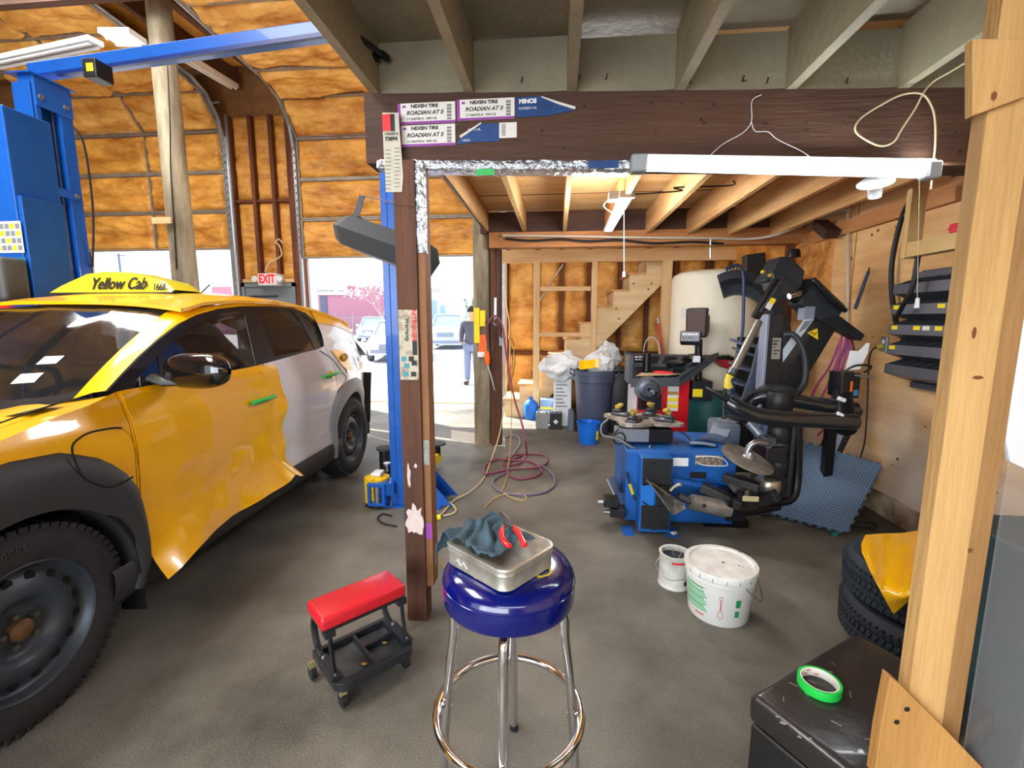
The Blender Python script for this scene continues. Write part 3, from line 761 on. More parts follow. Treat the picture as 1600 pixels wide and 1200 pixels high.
q = MB(); [q.bar(sp(534+i*2.6, 554, .019), sp(537+i*2.6, 562, .019), .012, .002) for i in range(3)]; q.build('fleet_mark_stripe', YEL, dc)
# yellow film hanging loosely over the front door
rnd = random.Random(2)
NU, NV = 60, 34
P = []
for i in range(NU+1):
    a = i/NU; row = []
    for j in range(NV+1):
        b_ = j/NV
        u_r = 1.60+.03*math.sin(b_*7)+.10*max(0, b_-.35)**1.2
        u = .475+(u_r-.475)*a
        zt = lerp(TOP, u)-.012
        zb = .36-.075*max(0, (1-a*2.2))+.012*math.sin(a*9)+.03*math.exp(-((a-.93)/.03)**2)
        z = zt+(zb-zt)*b_
        fl = max(0, (b_-.80)/.20)**1.6
        off = .004+fl*(.045+.03*math.sin(a*8+1)+.04*max(0, .35-a))
        e = max(0, (a-.88)/.12)**1.5
        off += e*(.018+.016*math.sin(b_*19+1)+.012*noise.noise(Vector((b_*9, a*9, 2))))
        off += .004*noise.noise(Vector((a*9, b_*7, 1)))*(.3+b_)
        if a < .03 and b_ > .6: off += 0
        row.append(C(u, vs(u, max(z, .42))+off, z))
    P.append(row)
q = MB(); q.sheet(P, .002); o = q.build('vinyl_film', FILM, cab, smooth=True, angle=60); o['label'] = 'loose glossy yellow vinyl film peeling at its edges'
# peeled triangle near the mirror
q = MB(); pts = [sp(184, 611, .012), sp(237, 609, .03), sp(256, 620, .03), sp(311, 637, .006), sp(240, 640, .004), sp(200, 630, .004)]
q.b.faces.new([q.b.verts.new(p) for p in pts]); q.b.free()
# mirror
u0, z0 = cpx(303, 580, 1.06)
q = MB(); P = []
for i in range(13):
    t = i/12; cx = -1+2*t
    w = (1-abs(cx)**2.6)**.5
    P.append((t, w))
mp = MB()
rows = []
for i in range(17):
    s_ = -1+2*i/16; prof = max(.03, (1-abs(s_)**3.2))**.5
    ring = []
    for k in range(14):
        a = 2*PI*k/14; hh = .088*prof*(1.0 if math.sin(a) > 0 else .95); dd = .07*prof
        uu = u0+dd*(abs(math.cos(a))**.7)*(1 if math.cos(a) > 0 else -1)+.05*(-s_); zz = z0+hh*(abs(math.sin(a))**.75)*(1 if math.sin(a) > 0 else -1)-.012*(1-s_)*.5+.006
        ring.append(C(uu, 1.075+.20*s_, zz))
    rows.append(ring+[ring[0]])
mp.sheet(rows); bmesh.ops.remove_doubles(mp.b, verts=mp.b.verts[:], dist=.0005)
mir = mp.build('mirror', mat('gloss_black', (20, 17, 18), .12, coat=.7), cab, smooth=True, angle=80)
q = MB(); q.tube([C(u0-.02, .86, z0-.03), C(u0-.01, .92, z0-.055), C(u0, 1.0, z0-.055), C(u0, 1.07, z0-.06)], [.045, .04, .035, .03], 10, sy=.5); q.build('mirror_arm', TRIM, mir, smooth=True)
q = MB(); q.box(0, .004, 0, .22, 0, .10, M4(C(u0+.052, .97, z0-.045), Matrix((CU, CV, Vector((0, 0, 1)))).transposed())); q.build('mirror_glass', CHROME, mir)
# handles
for px_, py_, dx in ((412, 625, 17), (519, 586, 12)):
    P_ = [sp(px_-dx, py_+5*dx/17, .03), sp(px_-dx*.4, py_+2, .045), sp(px_+dx*.4, py_-2, .045), sp(px_+dx, py_-6*dx/17, .03)]
    q = MB(); q.tube(cat(P_, 5), .016, 10, sy=.9); h = q.build('door_handle', GREEN, cab, smooth=True)
    cu, cz = cpx(px_, py_, .92)
    q = MB(); q.lathe([(0, .004), (.035, .006), (.055, 0)], 20, M4(C(cu, vs(cu, cz)+.002, cz), Matrix((CU, Vector((0, 0, 1)), CU.cross(Vector((0, 0, 1))))).transposed()), sy=.7); q.build('handle_cup', FILM if px_ > 450 else FILM, h, smooth=True)
# roof sign
us_, vc = 1.62, -.10
SG = mat('roof_sign_yellow', (226, 214, 44), .35, coat=.4)
q = MB(); prof = [(-.43, .02), (-.36, .055), (-.18, .125), (-.05, .14), (.12, .135), (.22, .11), (.36, .075), (.42, .02)]
rows = []
for v, h in prof:
    zb = 1.655
    rows.append([C(us_-.16, vc+v, zb), C(us_-.145, vc+v, zb+h*.5), C(us_-.125, vc+v, zb+h), C(us_+.07, vc+v, zb+h), C(us_+.13, vc+v, zb+h*.55), C(us_+.16, vc+v, zb)])
q.sheet(rows); sgn_ = q.build('roof_sign', SG, cab, smooth=True, angle=40)
q = MB(); q.box(-.17, .17, -.45, .45, 0, .014, M4(C(us_, vc, 1.645), Matrix((CU, -CV, Vector((0, 0, 1)))).transposed())); q.build('sign_base', BLK, sgn_)
up_ = (CU*.035+Vector((0, 0, .13))).normalized(); tm = M4(C(us_-.147, vc+.06, 1.655+.055), Matrix((CV, up_, CV.cross(up_))).transposed())
text('sign_lettering', 'Yellow Cab', .112, tm @ Matrix.Translation((0, .0, .008)), INK, sgn_, bold=.0026, shear=.3, sx=.74)
tm2 = M4(C(us_-.15, vc+.345, 1.655+.034), Matrix((CV, up_, CV.cross(up_))).transposed())
text('sign_number', '1668', .062, tm2 @ Matrix.Translation((0, .0, .008)), INK, sgn_, bold=.002, sx=.7)
q = MB(); q.cyl(C(us_+.2, .22, 1.65), C(us_+.28, .26, 1.74), .005); q.build('antenna', BLK, sgn_)
# interior
INT = mat('cabin_grey', (44, 42, 42), .8)
q = MB(); q.sheet([[C(u, s*.80, z) for s in (-1, 1)] for u, z in ((.3, 1.0), (.3, .35), (3.5, .35), (3.6, .9))]); q.build('cabin_tub', INT, cab)
q = MB(); q.sheet([[C(.36+.55*i/6, s*.72, 1.06+.03*math.sin(i*.5)-(.25 if i == 6 else 0)) for s in [-1+k/6 for k in range(13)]] for i in range(7)]); q.build('dashboard', INT, cab, smooth=True)
for v in (.38, -.38):
    q = MB(); q.rbox(-.25, .25, -.24, .24, .45, .62, .05, 2, M4(C(1.35, v, 0), Matrix((CU, -CV, Vector((0, 0, 1)))).transposed())); q.rbox(.16, .30, -.23, .23, .55, 1.18, .05, 2, M4(C(1.35, v, 0), Matrix((CU, -CV, Vector((0, 0, 1)))).transposed())); q.rbox(.20, .30, -.12, .12, 1.2, 1.38, .04, 2, M4(C(1.35, v, 0), Matrix((CU, -CV, Vector((0, 0, 1)))).transposed())); q.build('seat', INT, cab, smooth=True)
q = MB(); q.rbox(-.2, .3, -.62, .62, .45, .62, .05, 2, M4(C(2.25, 0, 0), Matrix((CU, -CV, Vector((0, 0, 1)))).transposed())); q.rbox(.25, .4, -.62, .62, .55, 1.22, .05, 2, M4(C(2.25, 0, 0), Matrix((CU, -CV, Vector((0, 0, 1)))).transposed())); q.build('seat', INT, cab, smooth=True)
q = MB(); cc = [C(.98+.02*math.sin(a), .38+.18*math.cos(a), 1.05+.17*math.sin(a)) for a in [k*PI/12 for k in range(24)]]; q.tube(cc, .015, 8, closed=True); q.cyl(C(.97, .38, 1.05), C(.8, .38, 1.0), .04); q.build('steering_wheel', BLK, cab, smooth=True)
q = MB(); q.rbox(-.04, .04, -.12, .12, -.03, .04, .02, 2, M4(C(1.02, 0, 1.46), Matrix((CU, -CV, Vector((0, 0, 1)))).transposed())); q.build('rear_view_mirror', BLK, cab)
q = MB(); q.box(-.85, 3.6, -.75, .75, .2, .34, M4(CO, Matrix((CU, -CV, Vector((0, 0, 1)))).transposed())); q.build('underbody', mat('wheel_well_black', (8, 8, 9)), cab)
# wheels
RIMB = mat('black_steel_rim', (64, 72, 82), .4, metal=.3, var=.15, vscale=10)
def wheel(c, v, sgn, par):
    Mw = M4(C(c, v*sgn, .37), Matrix((CU*sgn, Vector((0, 0, 1)), (CU*sgn).cross(Vector((0, 0, 1))))).transposed())
    # local z = outward
    def m(b_): return b_
    t = MB(); t.lathe([(.236, -.02), (.245, -.004), (.262, .004), (.295, .010), (.33, .004), (.352, -.012), (.366, -.03), (.370, -.05), (.370, -.18), (.366, -.20), (.345, -.222), (.29, -.235), (.245, -.225), (.236, -.21)], 72, Mw)
    tr = t; n = 64
    for i in range(n):
        a = 2*PI*i/n
        for kz, (z0_, z1_, sh) in enumerate(((-.055, -.016, .02), (-.095, -.062, .0), (-.135, -.102, .03), (-.175, -.142, .01), (-.222, -.182, .02))):
            aa = a+sh+(.05 if kz % 2 else 0); R_ = Mw @ Matrix.Rotation(aa, 4, 'Z')
            tr.box(.366-(.012 if kz in (0, 4) else 0), .3765, -.0125, .0125, z0_, z1_, R_ @ Matrix.Rotation(.25 if kz % 2 else -.25, 4, 'X'))
    o = t.build('tire', RUB, par, smooth=True, angle=30)
    lt = MB()
    for i in range(9):
        a = PI*.42+i*.07; lt.lathe([(.006, 0), (.009, .002), (.006, .003)], 8, Mw @ M4((.315*math.cos(a), .315*math.sin(a), .008)))
    lt.build('sidewall_marks', RUBG, o)
    r_ = MB(); r_.lathe([(.236, -.21), (.228, -.15), (.226, -.075), (.231, -.03), (.243, -.016), (.247, -.008), (.241, -.004), (.232, -.012), (.226, -.035), (.216, -.046), (.205, -.050), (.19, -.042), (.17, -.032), (.15, -.022), (.132, -.020), (.115, -.030), (.10, -.050), (.09, -.060), (.07, -.062), (.036, -.060), (0, -.060)], 64, Mw)
    hh = r_; nf = len(r_.b.faces)
    for i in range(16):
        a = 2*PI*(i+.3)/16; hh.lathe([(0, .002), (.0195, .001), (.020, -.01)], 14, Mw @ M4((.186*math.cos(a), .186*math.sin(a), -.038), rz(a)), sy=.85)
    r_.b.faces.ensure_lookup_table()
    for f_ in r_.b.faces[nf:]: f_.material_index = 1
    ri = r_.build('rim', [RIMB, mat('wheel_well_black', (8, 8, 9))], par, smooth=True, angle=50)
    for i in range(5):
        a = 2*PI*i/5+.5; nb = MB(); nb.cyl(Mw @ Vector((.057*math.cos(a), .057*math.sin(a), -.06)), Mw @ Vector((.057*math.cos(a), .057*math.sin(a), -.036)), .011, n=6); nb.build('wheel_nut', mat('bare_nut', (110, 108, 100), .35, metal=.8), ri)
    hb = MB(); hb.lathe([(.038, -.06), (.038, -.035), (.030, -.028), (.0, -.026)], 20, Mw); hb.build('hub', mat('rusty_hub', (112, 84, 56), .6, metal=.3, var=.4, vscale=30), ri, smooth=True)
for c in (0, WB):
    for sgn in (1, -1):
        wheel(c, .90, sgn, cab)
# ================================================================== lifts
def boxp(name, m, par, x0, x1, y0, y1, z0, z1, bev=0., **k):
    b = MB(); b.box(x0, x1, y0, y1, z0, z1); return b.build(name, m, par, bevel=bev, **k)
YL = 3.7
xa, xb = ay(41, 300, YL).x, ay(70, 300, YL).x; yfar = axx(128, 300, xb).y
zt = ay(75, 112, YL).z
xc = xb
lf = thing('vehicle_lift_column', 'tall blue lift column with open cable channel behind the taxi windshield', 'lift column', ((xa+xb)/2, YL+.25, 0))
boxp('side_cover', BLUE, lf, xa, xb-.012, YL, YL+.02, 1.75, zt-.06, .004)
boxp('side_cover_low', BLUE, lf, xa+.03, xb-.012, YL, YL+.02, 0.02, 1.7499, .004)
b = MB(); w = .11
b.box(xa+.04, xb, YL+.0205, YL+.06, 0, zt); b.box(xa+.04, xb, yfar-w, yfar, 0, zt); b.box(xa+.04, xa+.08, YL+.06, yfar-w, 0, zt); b.box(xb+.0005, xb+.012, YL+.02, yfar, zt-.24, zt)
b.build('column', BLUE, lf, bevel=.004)
boxp('top_plate', BLUE, lf, xa-.02, xb+.03, YL-.02, yfar+.03, zt+.001, zt+.012)
boxp('cross_strap', BLUE, lf, xb+.0005, xb+.014, YL+.03, yfar-.02, zt-.95, zt-.88)
for y in (YL+.06, yfar-.06):
    for z in (zt-.915, zt-.16):
        bb_ = MB(); bb_.lathe([(0, .012), (.02, .010), (.022, 0)], 12, M4((xb+.0125, y, z), ry(PI/2))); bb_.build('bolt', STEEL, lf, smooth=True)
for dy in (.17, .28):
    b = MB(); b.cyl((xb-.03, YL+dy, .1), (xb-.03, YL+dy, zt-.02), .007, n=8); b.build('cable', DSTEEL, lf)
b = MB(); b.tube(cat([(xb+.01, yfar-.02, zt-.3), (xb+.06, yfar+.02, zt-.45), (xb+.07, yfar+.02, zt-1.0), (xb+.02, yfar, zt-1.5), (xb+.012, yfar-.01, 2.0)], 6), .009, 8); b.build('hydraulic_hose', BLKC, lf, smooth=True)
M_ = lambda y, z: (xb+.001, y, z)
for nm, y, z, hh, ww, m in (('warning_plate', YL+.03, axx(75, 443, xb).z, .09, .07, YELL), ('data_plate', YL+.03, axx(75, 466, xb).z, .07, .06, mat('brass_plate', (150, 128, 80), .4, metal=.6)), ('white_label', YL+.0, axx(75, 428, xb).z, .05, .10, PAPER)):
    sticker(nm, M_(y, z), (0, 1, 0), (0, 0, 1), ww, hh, m, lf)
boxp('base_plate', BLUE, lf, xa-.05, xb+.1, YL-.1, yfar+.1, 0, .015)
# overhead beam
xr = ay(627, 500, 3.45).x
ob = thing('lift_overhead_beam', 'blue overhead beam linking the two lift columns high across the bay', 'overhead beam', (xc, YL, zt+.02))
b = MB(); p0 = Vector((xa-.02, YL+.22, zt+.12)); p1 = Vector((xr+.1, 3.55, zt+.12))
b.bar(p0, p1, .12, .10); b.build('beam', BLUE, ob, bevel=.006)
b = MB(); b.bar(p0+Vector((.3, -.07, -.06)), p1+Vector((0, -.07, -.06)), .03, .03); b.build('beam_edge', DBLUE, ob)
LB = ay(137, 105, 3.6); boxp('limit_box', BLK, ob, LB.x-.05, LB.x+.07, 3.6, 3.75, LB.z-.07, LB.z+.07, .008)
sticker('yellow_tag', (LB.x-.01, 3.598, LB.z-.03), (1, 0, 0), (0, 0, 1), .06, .06, YELL, ob)
# left edge column with posters
YS = 2.9
x1 = ay(22, 300, YS).x
l2 = thing('vehicle_lift_column', 'blue lift column cut by the left edge of the picture, with printed charts', 'lift column', (x1-.18, YS+.15, 0))
boxp('column', BLUE, l2, x1-.36, x1, YS, YS+.3, 0, ay(10, 162, YS).z, .008)
boxp('side_cover', BLUE, l2, x1+.0005, x1+.035, YS+.01, YS+.28, .02, ay(10, 305, YS).z, .004)
zc_ = ay(10, 372, YS).z
pl, mx = sticker('safety_chart', (x1-.2, YS-.004, zc_-.1), (1, 0, 0), (0, 0, 1), .22, .21, PAPER, l2)
for i in range(5):
    for j in range(4):
        b = MB(); b.box(.012+i*.041, .045+i*.041, .016+j*.048, .050+j*.048, .0012, .0022, mx); b.build('chart_cell', YELL if (i+j) % 3 == 0 else mat('chart_grey', (120, 124, 128), .7), pl)
sticker('blue_chart', (x1-.2, YS-.004, zc_-.30), (1, 0, 0), (0, 0, 1), .22, .17, mat('teal_chart', (36, 110, 150), .6), l2)
dz = ay(12, 440, YS).z
tb = thing('towel_dispenser', 'dark grey dispenser with a yellow label on the left edge lift column', 'dispenser', (x1-.08, YS-.08, dz))
b = MB(); b.rbox(x1-.24, x1+.04, YS-.17, YS-.005, dz-.14, dz+.15, .03, 3); b.build('cover', mat('grey_shell', (74, 78, 80), .5), tb, smooth=True)
sticker('yellow_label', (x1-.07, YS-.172, dz-.0), (1, 0, 0), (0, 0, 1), .075, .085, YELL, tb)
b = MB(); b.tube([(x1-.02, YS-.18, dz-.02), (x1-.02, YS-.20, dz-.06), (x1-.03, YS-.20, dz-.12)], .008, 6); b.build('lever', BLK, tb)
x2 = ay(43, 460, 3.55).x
cb = thing('control_box', 'small dark blue control box beside the grey dispenser', 'control box', (x2, 3.55, ay(43, 460, 3.55).z))
z2 = ay(43, 460, 3.55).z; boxp('housing', mat('navy_box', (20, 34, 66), .5), cb, x2-.07, x2+.06, 3.55, 3.65, z2-.08, z2+.08, .006); boxp('face_plate', PAPER, cb, x2+.02, x2+.055, 3.543, 3.55, z2-.06, z2+.06)
b = MB(); p = ay(3, 489, 2.7); b.ico(p, .10, 3, (1.1, 1, .5)); 
tag(b.build('red_jug', RED, smooth=True), 'rounded red plastic jug at the left edge behind the taxi hood', 'jug')
# right hand column of the lift, behind the centre post
YR_ = 3.38
xl, xr_ = ay(601, 500, YR_).x, ay(655, 500, YR_).x
l3 = thing('vehicle_lift_column', 'slim blue lift column standing right behind the dark centre post', 'lift column', ((xl+xr_)/2, YR_+.15, 0))
b = MB(); b.box(xl, xl+.05, YR_, YR_+.3, .0, 3.55); b.box(xr_-.05, xr_, YR_, YR_+.3, 0, 3.55); b.box(xl+.05, xr_-.05, YR_, YR_+.04, 0, 3.55); b.build('column', BLUE, l3, bevel=.004)
boxp('side_sheet', mat('faded_purple_film', (150, 140, 190), .4), l3, xr_+.0005, xr_+.02, YR_+.02, YR_+.26, 1.25, 2.3)
boxp('base_plate', BLUE, l3, xl-.1, xr_+.14, YR_-.04, YR_+.4, 0, .014)
b = MB(); b.plate([(0, 0), (.22, 0), (0, .25)], [], .012, M4((xr_+.001, YR_+.02, .0145), rx(PI/2))); b.build('gusset', BLUE, l3)
b = MB(); b.plate([(0, 0), (.22, 0), (0, .25)], [], .012, M4((xr_+.001, YR_+.24, .0145), rx(PI/2))); b.build('gusset', BLUE, l3)
YP = mat('worn_yellow_paint', (232, 190, 20), .5, rgb2=(120, 96, 30), vscale=14, lo=.25, hi=.42)
pa = az(583, 795); 
la = thing('lift_arm', 'worn yellow lift arm end with blue bracket on the floor left of the centre post', 'lift arm', pa)
b = MB()
b.lathe([(0, .0), (.095, 0), (.095, .20), (.06, .215), (0, .215)], 24, M4((pa.x+.0, pa.y+.10, .03)), sx=1.05)
b.build('arm_knuckle', YP, la, smooth=True)
b = MB(); b.box(pa.x-.03, pa.x+.11, pa.y-.03, pa.y+.10, .19, .215); b.box(pa.x-.03, pa.x+.11, pa.y-.03, pa.y+.10, .035, .06); b.box(pa.x+.085, pa.x+.11, pa.y-.03, pa.y+.1, .06, .19); b.box(pa.x-.03, pa.x-.01, pa.y-.03, pa.y+.1, .06, .19); b.build('bracket', BLUE, la)
b = MB(); b.cyl((pa.x+.04, pa.y+.0, .06), (pa.x+.04, pa.y+.0, .19), .028); b.build('pivot_pin', STEEL, la, smooth=True)
b = MB(); b.cyl((pa.x, pa.y+.1, 0), (pa.x, pa.y+.1, .03), .10); b.build('floor_pad', BLK, la)
b = MB(); b.rbox(pa.x-.03, pa.x+.05, pa.y+.05, pa.y+.15, .247, .275, .008); b.build('pad_block', WPLAS, la, smooth=True)
b = MB(); b.cyl((pa.x+.05, pa.y+.2, .24), (pa.x+.05, pa.y+.2, .30), .012); b.cyl((pa.x+.05, pa.y+.2, .30), (pa.x+.05, pa.y+.2, .315), .03); b.build('pad_screw', STEEL, la)
b = MB(); b.bar((pa.x+.05, pa.y+.13, .16), (xl+.0, YR_-.07, .16), .10, .10); b.build('arm_tube', BLUE, la)
# rear arm with its pad standing up behind the column
pr = ay(602, 745, 4.0); b_ = az(604, 735, .12)
lb = thing('lift_arm', 'yellow lift arm reaching back behind the centre post with round rubber pads', 'lift arm', (xr_, 3.8, .0))
q0 = az(662, 735, .10); q1 = az(676, 707, .16)
b = MB(); b.bar((q0.x-.05, q0.y-.1, .08), (q1.x+.02, q1.y+.1, .10), .09, .09); b.build('arm_tube', mat('bright_yellow_paint', (246, 208, 26), .4), lb)
b = MB(); c_ = (q1.x+.04, q1.y+.05); b.cyl((c_[0], c_[1], .12), (c_[0], c_[1], .23), .028); b.build('pad_post', BLK, lb)
b = MB(); b.cyl((c_[0], c_[1], .23), (c_[0], c_[1], .245), .085, n=24); b.build('pad_disc', RUBG, lb, smooth=True)
c2 = az(601, 702, .30); b = MB(); b.cyl((c2.x, c2.y, .0), (c2.x, c2.y, .30), .05); b.build('pad_post', BLK, lb)
b = MB(); b.cyl((c2.x, c2.y, .30), (c2.x, c2.y, .32), .075, n=24); b.build('pad_disc', RUBG, lb, smooth=True)
# ------------------------------------------------------------------ exit sign, ceiling lights
ex = ay(421, 437, 7.6)
es = thing('exit_sign', 'white exit sign with red letters and two lamp heads above the grey door', 'exit sign', ex)
b = MB(); b.rbox(ex.x-.17, ex.x+.17, 7.53, 7.82, ex.z-.10, ex.z+.10, .012); b.build('housing', WPLAS, es, smooth=True)
text('lettering', 'EXIT', .20, M4((ex.x, 7.527, ex.z), rx(PI/2)), mat('exit_red', (226, 24, 40), .5, emit=.35), es, bold=.006, sx=.72, ex=.002)
for s_ in (-1, 1):
    b = MB(); b.lathe([(0, .03), (.05, .02), (.055, 0), (.03, -.04), (0, -.04)], 16, M4((ex.x+s_*.225, 7.54, ex.z+.01), rx(PI/2))); b.build('lamp_head', WPLAS, es, smooth=True)
def strip_light(p, q, label, w=.13, glow=False):
    t = thing('fluorescent_light', label, 'light', p)
    b = MB(); b.bar(p, q, w, .05); b.build('reflector', WPLAS, t)
    d = (Vector(q)-Vector(p)).normalized(); s = d.cross(Vector((0, 0, 1))).normalized()*w*.28
    for k_ in (-1, 1):
        b = MB(); b.cyl(Vector(p)+s*k_-Vector((0, 0, .045))+d*.04, Vector(q)+s*k_-Vector((0, 0, .045))-d*.04, .016, n=10); b.build('tube', TUBE if glow else WPLAS, t, smooth=True)
    return t
strip_light(ay(286, 86, 5.6), ay(366, 134, 7.0), 'white strip light hanging beside the tall round pole')
strip_light(ay(-30, 102, 5.4), ay(150, 64, 5.0), 'long white strip light at the top left corner of the bay', .15)
strip_light(ay(168, 60, 4.6)+Vector((0, 0, .02)), ay(216, 60, 4.6)+Vector((0, 0, .02)), 'glowing short light fixture just above the blue overhead beam', .2, True)
# cable stapled on the tall pole
X_ = tallp.data
px0 = ay(262, 200, 5.75); b = MB(); b.tube(cat([ay(261, 90, 5.74), ay(263, 130, 5.74), ay(266, 200, 5.74), ay(267, 270, 5.74), ay(272, 350, 5.74), ay(276, 420, 5.74)], 5), .008, 6); tag(b.build('power_cable', BLKC, smooth=True), 'black cable stapled down the tall round pole', 'cable')
b = MB(); p = ay(252, 343, 5.7); b.box(p.x-.14, p.x+.13, 5.70, 5.72, p.z-.05, p.z+.03, None); tag(b.build('wood_cleat', WTANX), 'short pale board nailed across the tall round pole', 'board')
# ------------------------------------------------------------------ black heater behind the centre post
h0, h1 = ay(545, 360, 2.75), ay(664, 402, 2.50)
ht = thing('radiant_heater', 'black angular radiant heater hung on chains behind the centre post', 'heater', (h0+h1)/2)
HB = mat('heater_black', (52, 60, 66), .5)
d = (h1-h0).normalized(); M_ = M4(h0, basis(d, (0, .3, 1)))
sec = [(-.13, -.02), (-.07, .075), (.05, .085), (.13, .02), (.10, -.09), (-.06, -.10)]
rows = []
for t, s_ in ((-.02, .05), (-.018, .8), (.05, 1.0), ((h1-h0).length-.04, 1.0), ((h1-h0).length+.02, .85), ((h1-h0).length+.022, .05)):
    rows.append([M_ @ Vector((t, a*s_, c*s_)) for a, c in sec+sec[:1]])
b = MB(); b.sheet(rows); b.build('housing', HB, ht)
for i in range(4):
    b = MB(); b.box(.03+i*.022, .038+i*.022, -.05, .04, .0851, .0875, M_); b.build('vent_slot', mat('wheel_well_black', (8, 8, 9)), ht)
b = MB(); b.bar(ay(566, 306, 2.72), ay(552, 352, 2.68), .035, .008, (0, 1, 0)); b.build('bracket_arm', HB, ht)
b = MB(); b.lathe([(0, .01), (.02, .008), (.022, 0)], 12, M4(ay(553, 348, 2.66), rx(PI/2))); b.build('bracket_knob', STEEL, ht)
b = MB(); b.cyl(ay(566, 306, 2.72), (-.70, 2.10, ay(598, 320, 2.1).z), .003, n=6); b.build('chain', DSTEEL, ht)
# ================================================================== the yard outside
HAZ = lambda n, c, r=.7, **k: mat(n, c, r, **k)  # distance haze is mixed into the yard's base colours
pk = thing('building', 'pink walled workshop with a white sign band far across the yard', 'building', ay(560, 500, 46))
Y0 = 46.
def xz(px_, py_, Y=Y0): p = ay(px_, py_, Y); return p.x, p.z
xL, zB = xz(470, 447); xR_, _ = xz(650, 447); zmid = xz(500, 462)[1]
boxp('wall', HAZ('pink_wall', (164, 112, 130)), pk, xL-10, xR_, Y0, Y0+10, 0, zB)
b = MB(); x0_, z0_ = xz(478, 461); x1_, z1_ = xz(543, 447); b.box(x0_-8, x1_, Y0-.3, Y0-.02, z0_, z1_+.05); sb = b.build('sign_band', WHITE, pk)
text('sign_lettering', 'AUTO SERVICE   OPEN', .7, M4(((x0_+x1_)/2-.2, Y0-.32, (z0_+z1_)/2-.1), rx(PI/2)), mat('grey_ink', (120, 124, 130)), pk, bold=.02) if False else None
b = MB()
for i in range(14):
    xx = x0_+.6+i*.27+(.5 if i > 9 else 0); b.box(xx, xx+.16, Y0-.33, Y0-.3, z0_+.28, z0_+.52)
b.build('sign_marks', mat('grey_ink', (120, 124, 130)), sb)
xx, zz = xz(506, 472); boxp('window', HAZ('dark_window', (80, 86, 110), .2), pk, xx-.35, xx+.35, Y0-.1, Y0-.02, zz-1.2, zz+.6)
wbd = thing('building', 'white gabled building to the right of the pink workshop', 'building', ay(680, 500, 42)); Y1 = 42.
a = [xz(652, 452, Y1), xz(664, 450, Y1), xz(697, 466, Y1), xz(700, 466, Y1)]
b = MB(); xl_, xr2 = xz(640, 450, Y1)[0], xz(701, 470, Y1)[0]; zp = xz(658, 450, Y1)[1]; ze = xz(701, 466, Y1)[1]
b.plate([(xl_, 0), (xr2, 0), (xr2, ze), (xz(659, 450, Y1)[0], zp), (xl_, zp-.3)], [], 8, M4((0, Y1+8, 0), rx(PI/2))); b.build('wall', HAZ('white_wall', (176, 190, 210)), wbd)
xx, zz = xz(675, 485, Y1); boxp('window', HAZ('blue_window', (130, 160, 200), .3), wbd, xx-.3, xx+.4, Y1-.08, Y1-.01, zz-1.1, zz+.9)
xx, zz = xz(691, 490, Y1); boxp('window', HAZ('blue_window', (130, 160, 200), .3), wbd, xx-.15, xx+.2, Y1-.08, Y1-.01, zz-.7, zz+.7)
lb_ = thing('building', 'low pale building with a grey roll door behind the parked suv', 'building', ay(730, 500, 50)); Y2 = 52.
x0_, z0_ = xz(701, 481, Y2); x1_, _ = xz(770, 481, Y2); boxp('wall', HAZ('white_wall', (176, 190, 210)), lb_, x0_, x1_, Y2, Y2+6, 0, z0_)
x0_, z0_ = xz(714, 489, Y2); boxp('door', HAZ('grey_blue_door', (170, 184, 206)), lb_, x0_, x0_+4, Y2-.1, Y2-.01, 0, z0_)
# utility pole with cross arm
up = thing('utility_pole', 'utility pole seen through the left door opening', 'utility pole', ay(185, 480, 60)); Y3 = 60.
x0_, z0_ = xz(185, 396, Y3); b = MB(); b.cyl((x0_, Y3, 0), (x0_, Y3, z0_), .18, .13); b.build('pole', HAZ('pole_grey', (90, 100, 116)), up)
b = MB(); b.bar((x0_-.9, Y3, z0_-.25), (x0_+1.2, Y3, z0_-.35), .12, .12); b.build('cross_arm', HAZ('pole_grey', (90, 100, 116)), up)
# trees
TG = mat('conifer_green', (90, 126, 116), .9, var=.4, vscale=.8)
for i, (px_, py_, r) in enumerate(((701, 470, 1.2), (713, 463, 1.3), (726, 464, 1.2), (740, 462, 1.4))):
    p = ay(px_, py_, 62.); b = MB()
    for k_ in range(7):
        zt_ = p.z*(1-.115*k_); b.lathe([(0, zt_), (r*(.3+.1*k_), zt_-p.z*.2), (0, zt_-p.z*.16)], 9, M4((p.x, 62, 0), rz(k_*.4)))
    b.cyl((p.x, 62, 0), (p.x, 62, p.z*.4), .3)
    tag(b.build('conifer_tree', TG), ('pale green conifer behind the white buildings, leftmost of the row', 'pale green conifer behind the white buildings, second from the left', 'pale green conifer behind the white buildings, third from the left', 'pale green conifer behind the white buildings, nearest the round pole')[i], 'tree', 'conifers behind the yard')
tr = thing('blossom_tree', 'leafless tree with pale blossom in front of the pink workshop', 'tree', (ay(592, 500, 36).x, 36, 0))
b = MB(); rnd = random.Random(4); tips = []
def branch(p, d, L, r, dep):
    q = p+d*L; b.cyl(p, q, r, r*.6, n=5, cap=False)
    if dep == 0: tips.append(q); return
    for _ in range(3):
        nd = (d+Vector((rnd.uniform(-.8, .8), rnd.uniform(-.8, .8), rnd.uniform(-.25, .5)))).normalized(); branch(q, nd, L*.72, r*.6, dep-1); 
        if rnd.random() < .5: tips.append(q+nd*L*.3)
branch(Vector((ay(597, 500, 36).x, 36, 0)), Vector((0, 0, 1)), 1.7, .12, 5)
b.build('branches', mat('branch_grey', (160, 140, 140), .9), tr)
b = MB()
for q in tips: 
    for _ in range(2): b.ico(q+Vector((rnd.uniform(-.2, .2), rnd.uniform(-.2, .2), rnd.uniform(-.2, .2))), rnd.uniform(.03, .07), 1)
o = b.build('blossom', mat('blossom', (246, 232, 226), .9), tr); o['kind'] = 'stuff'
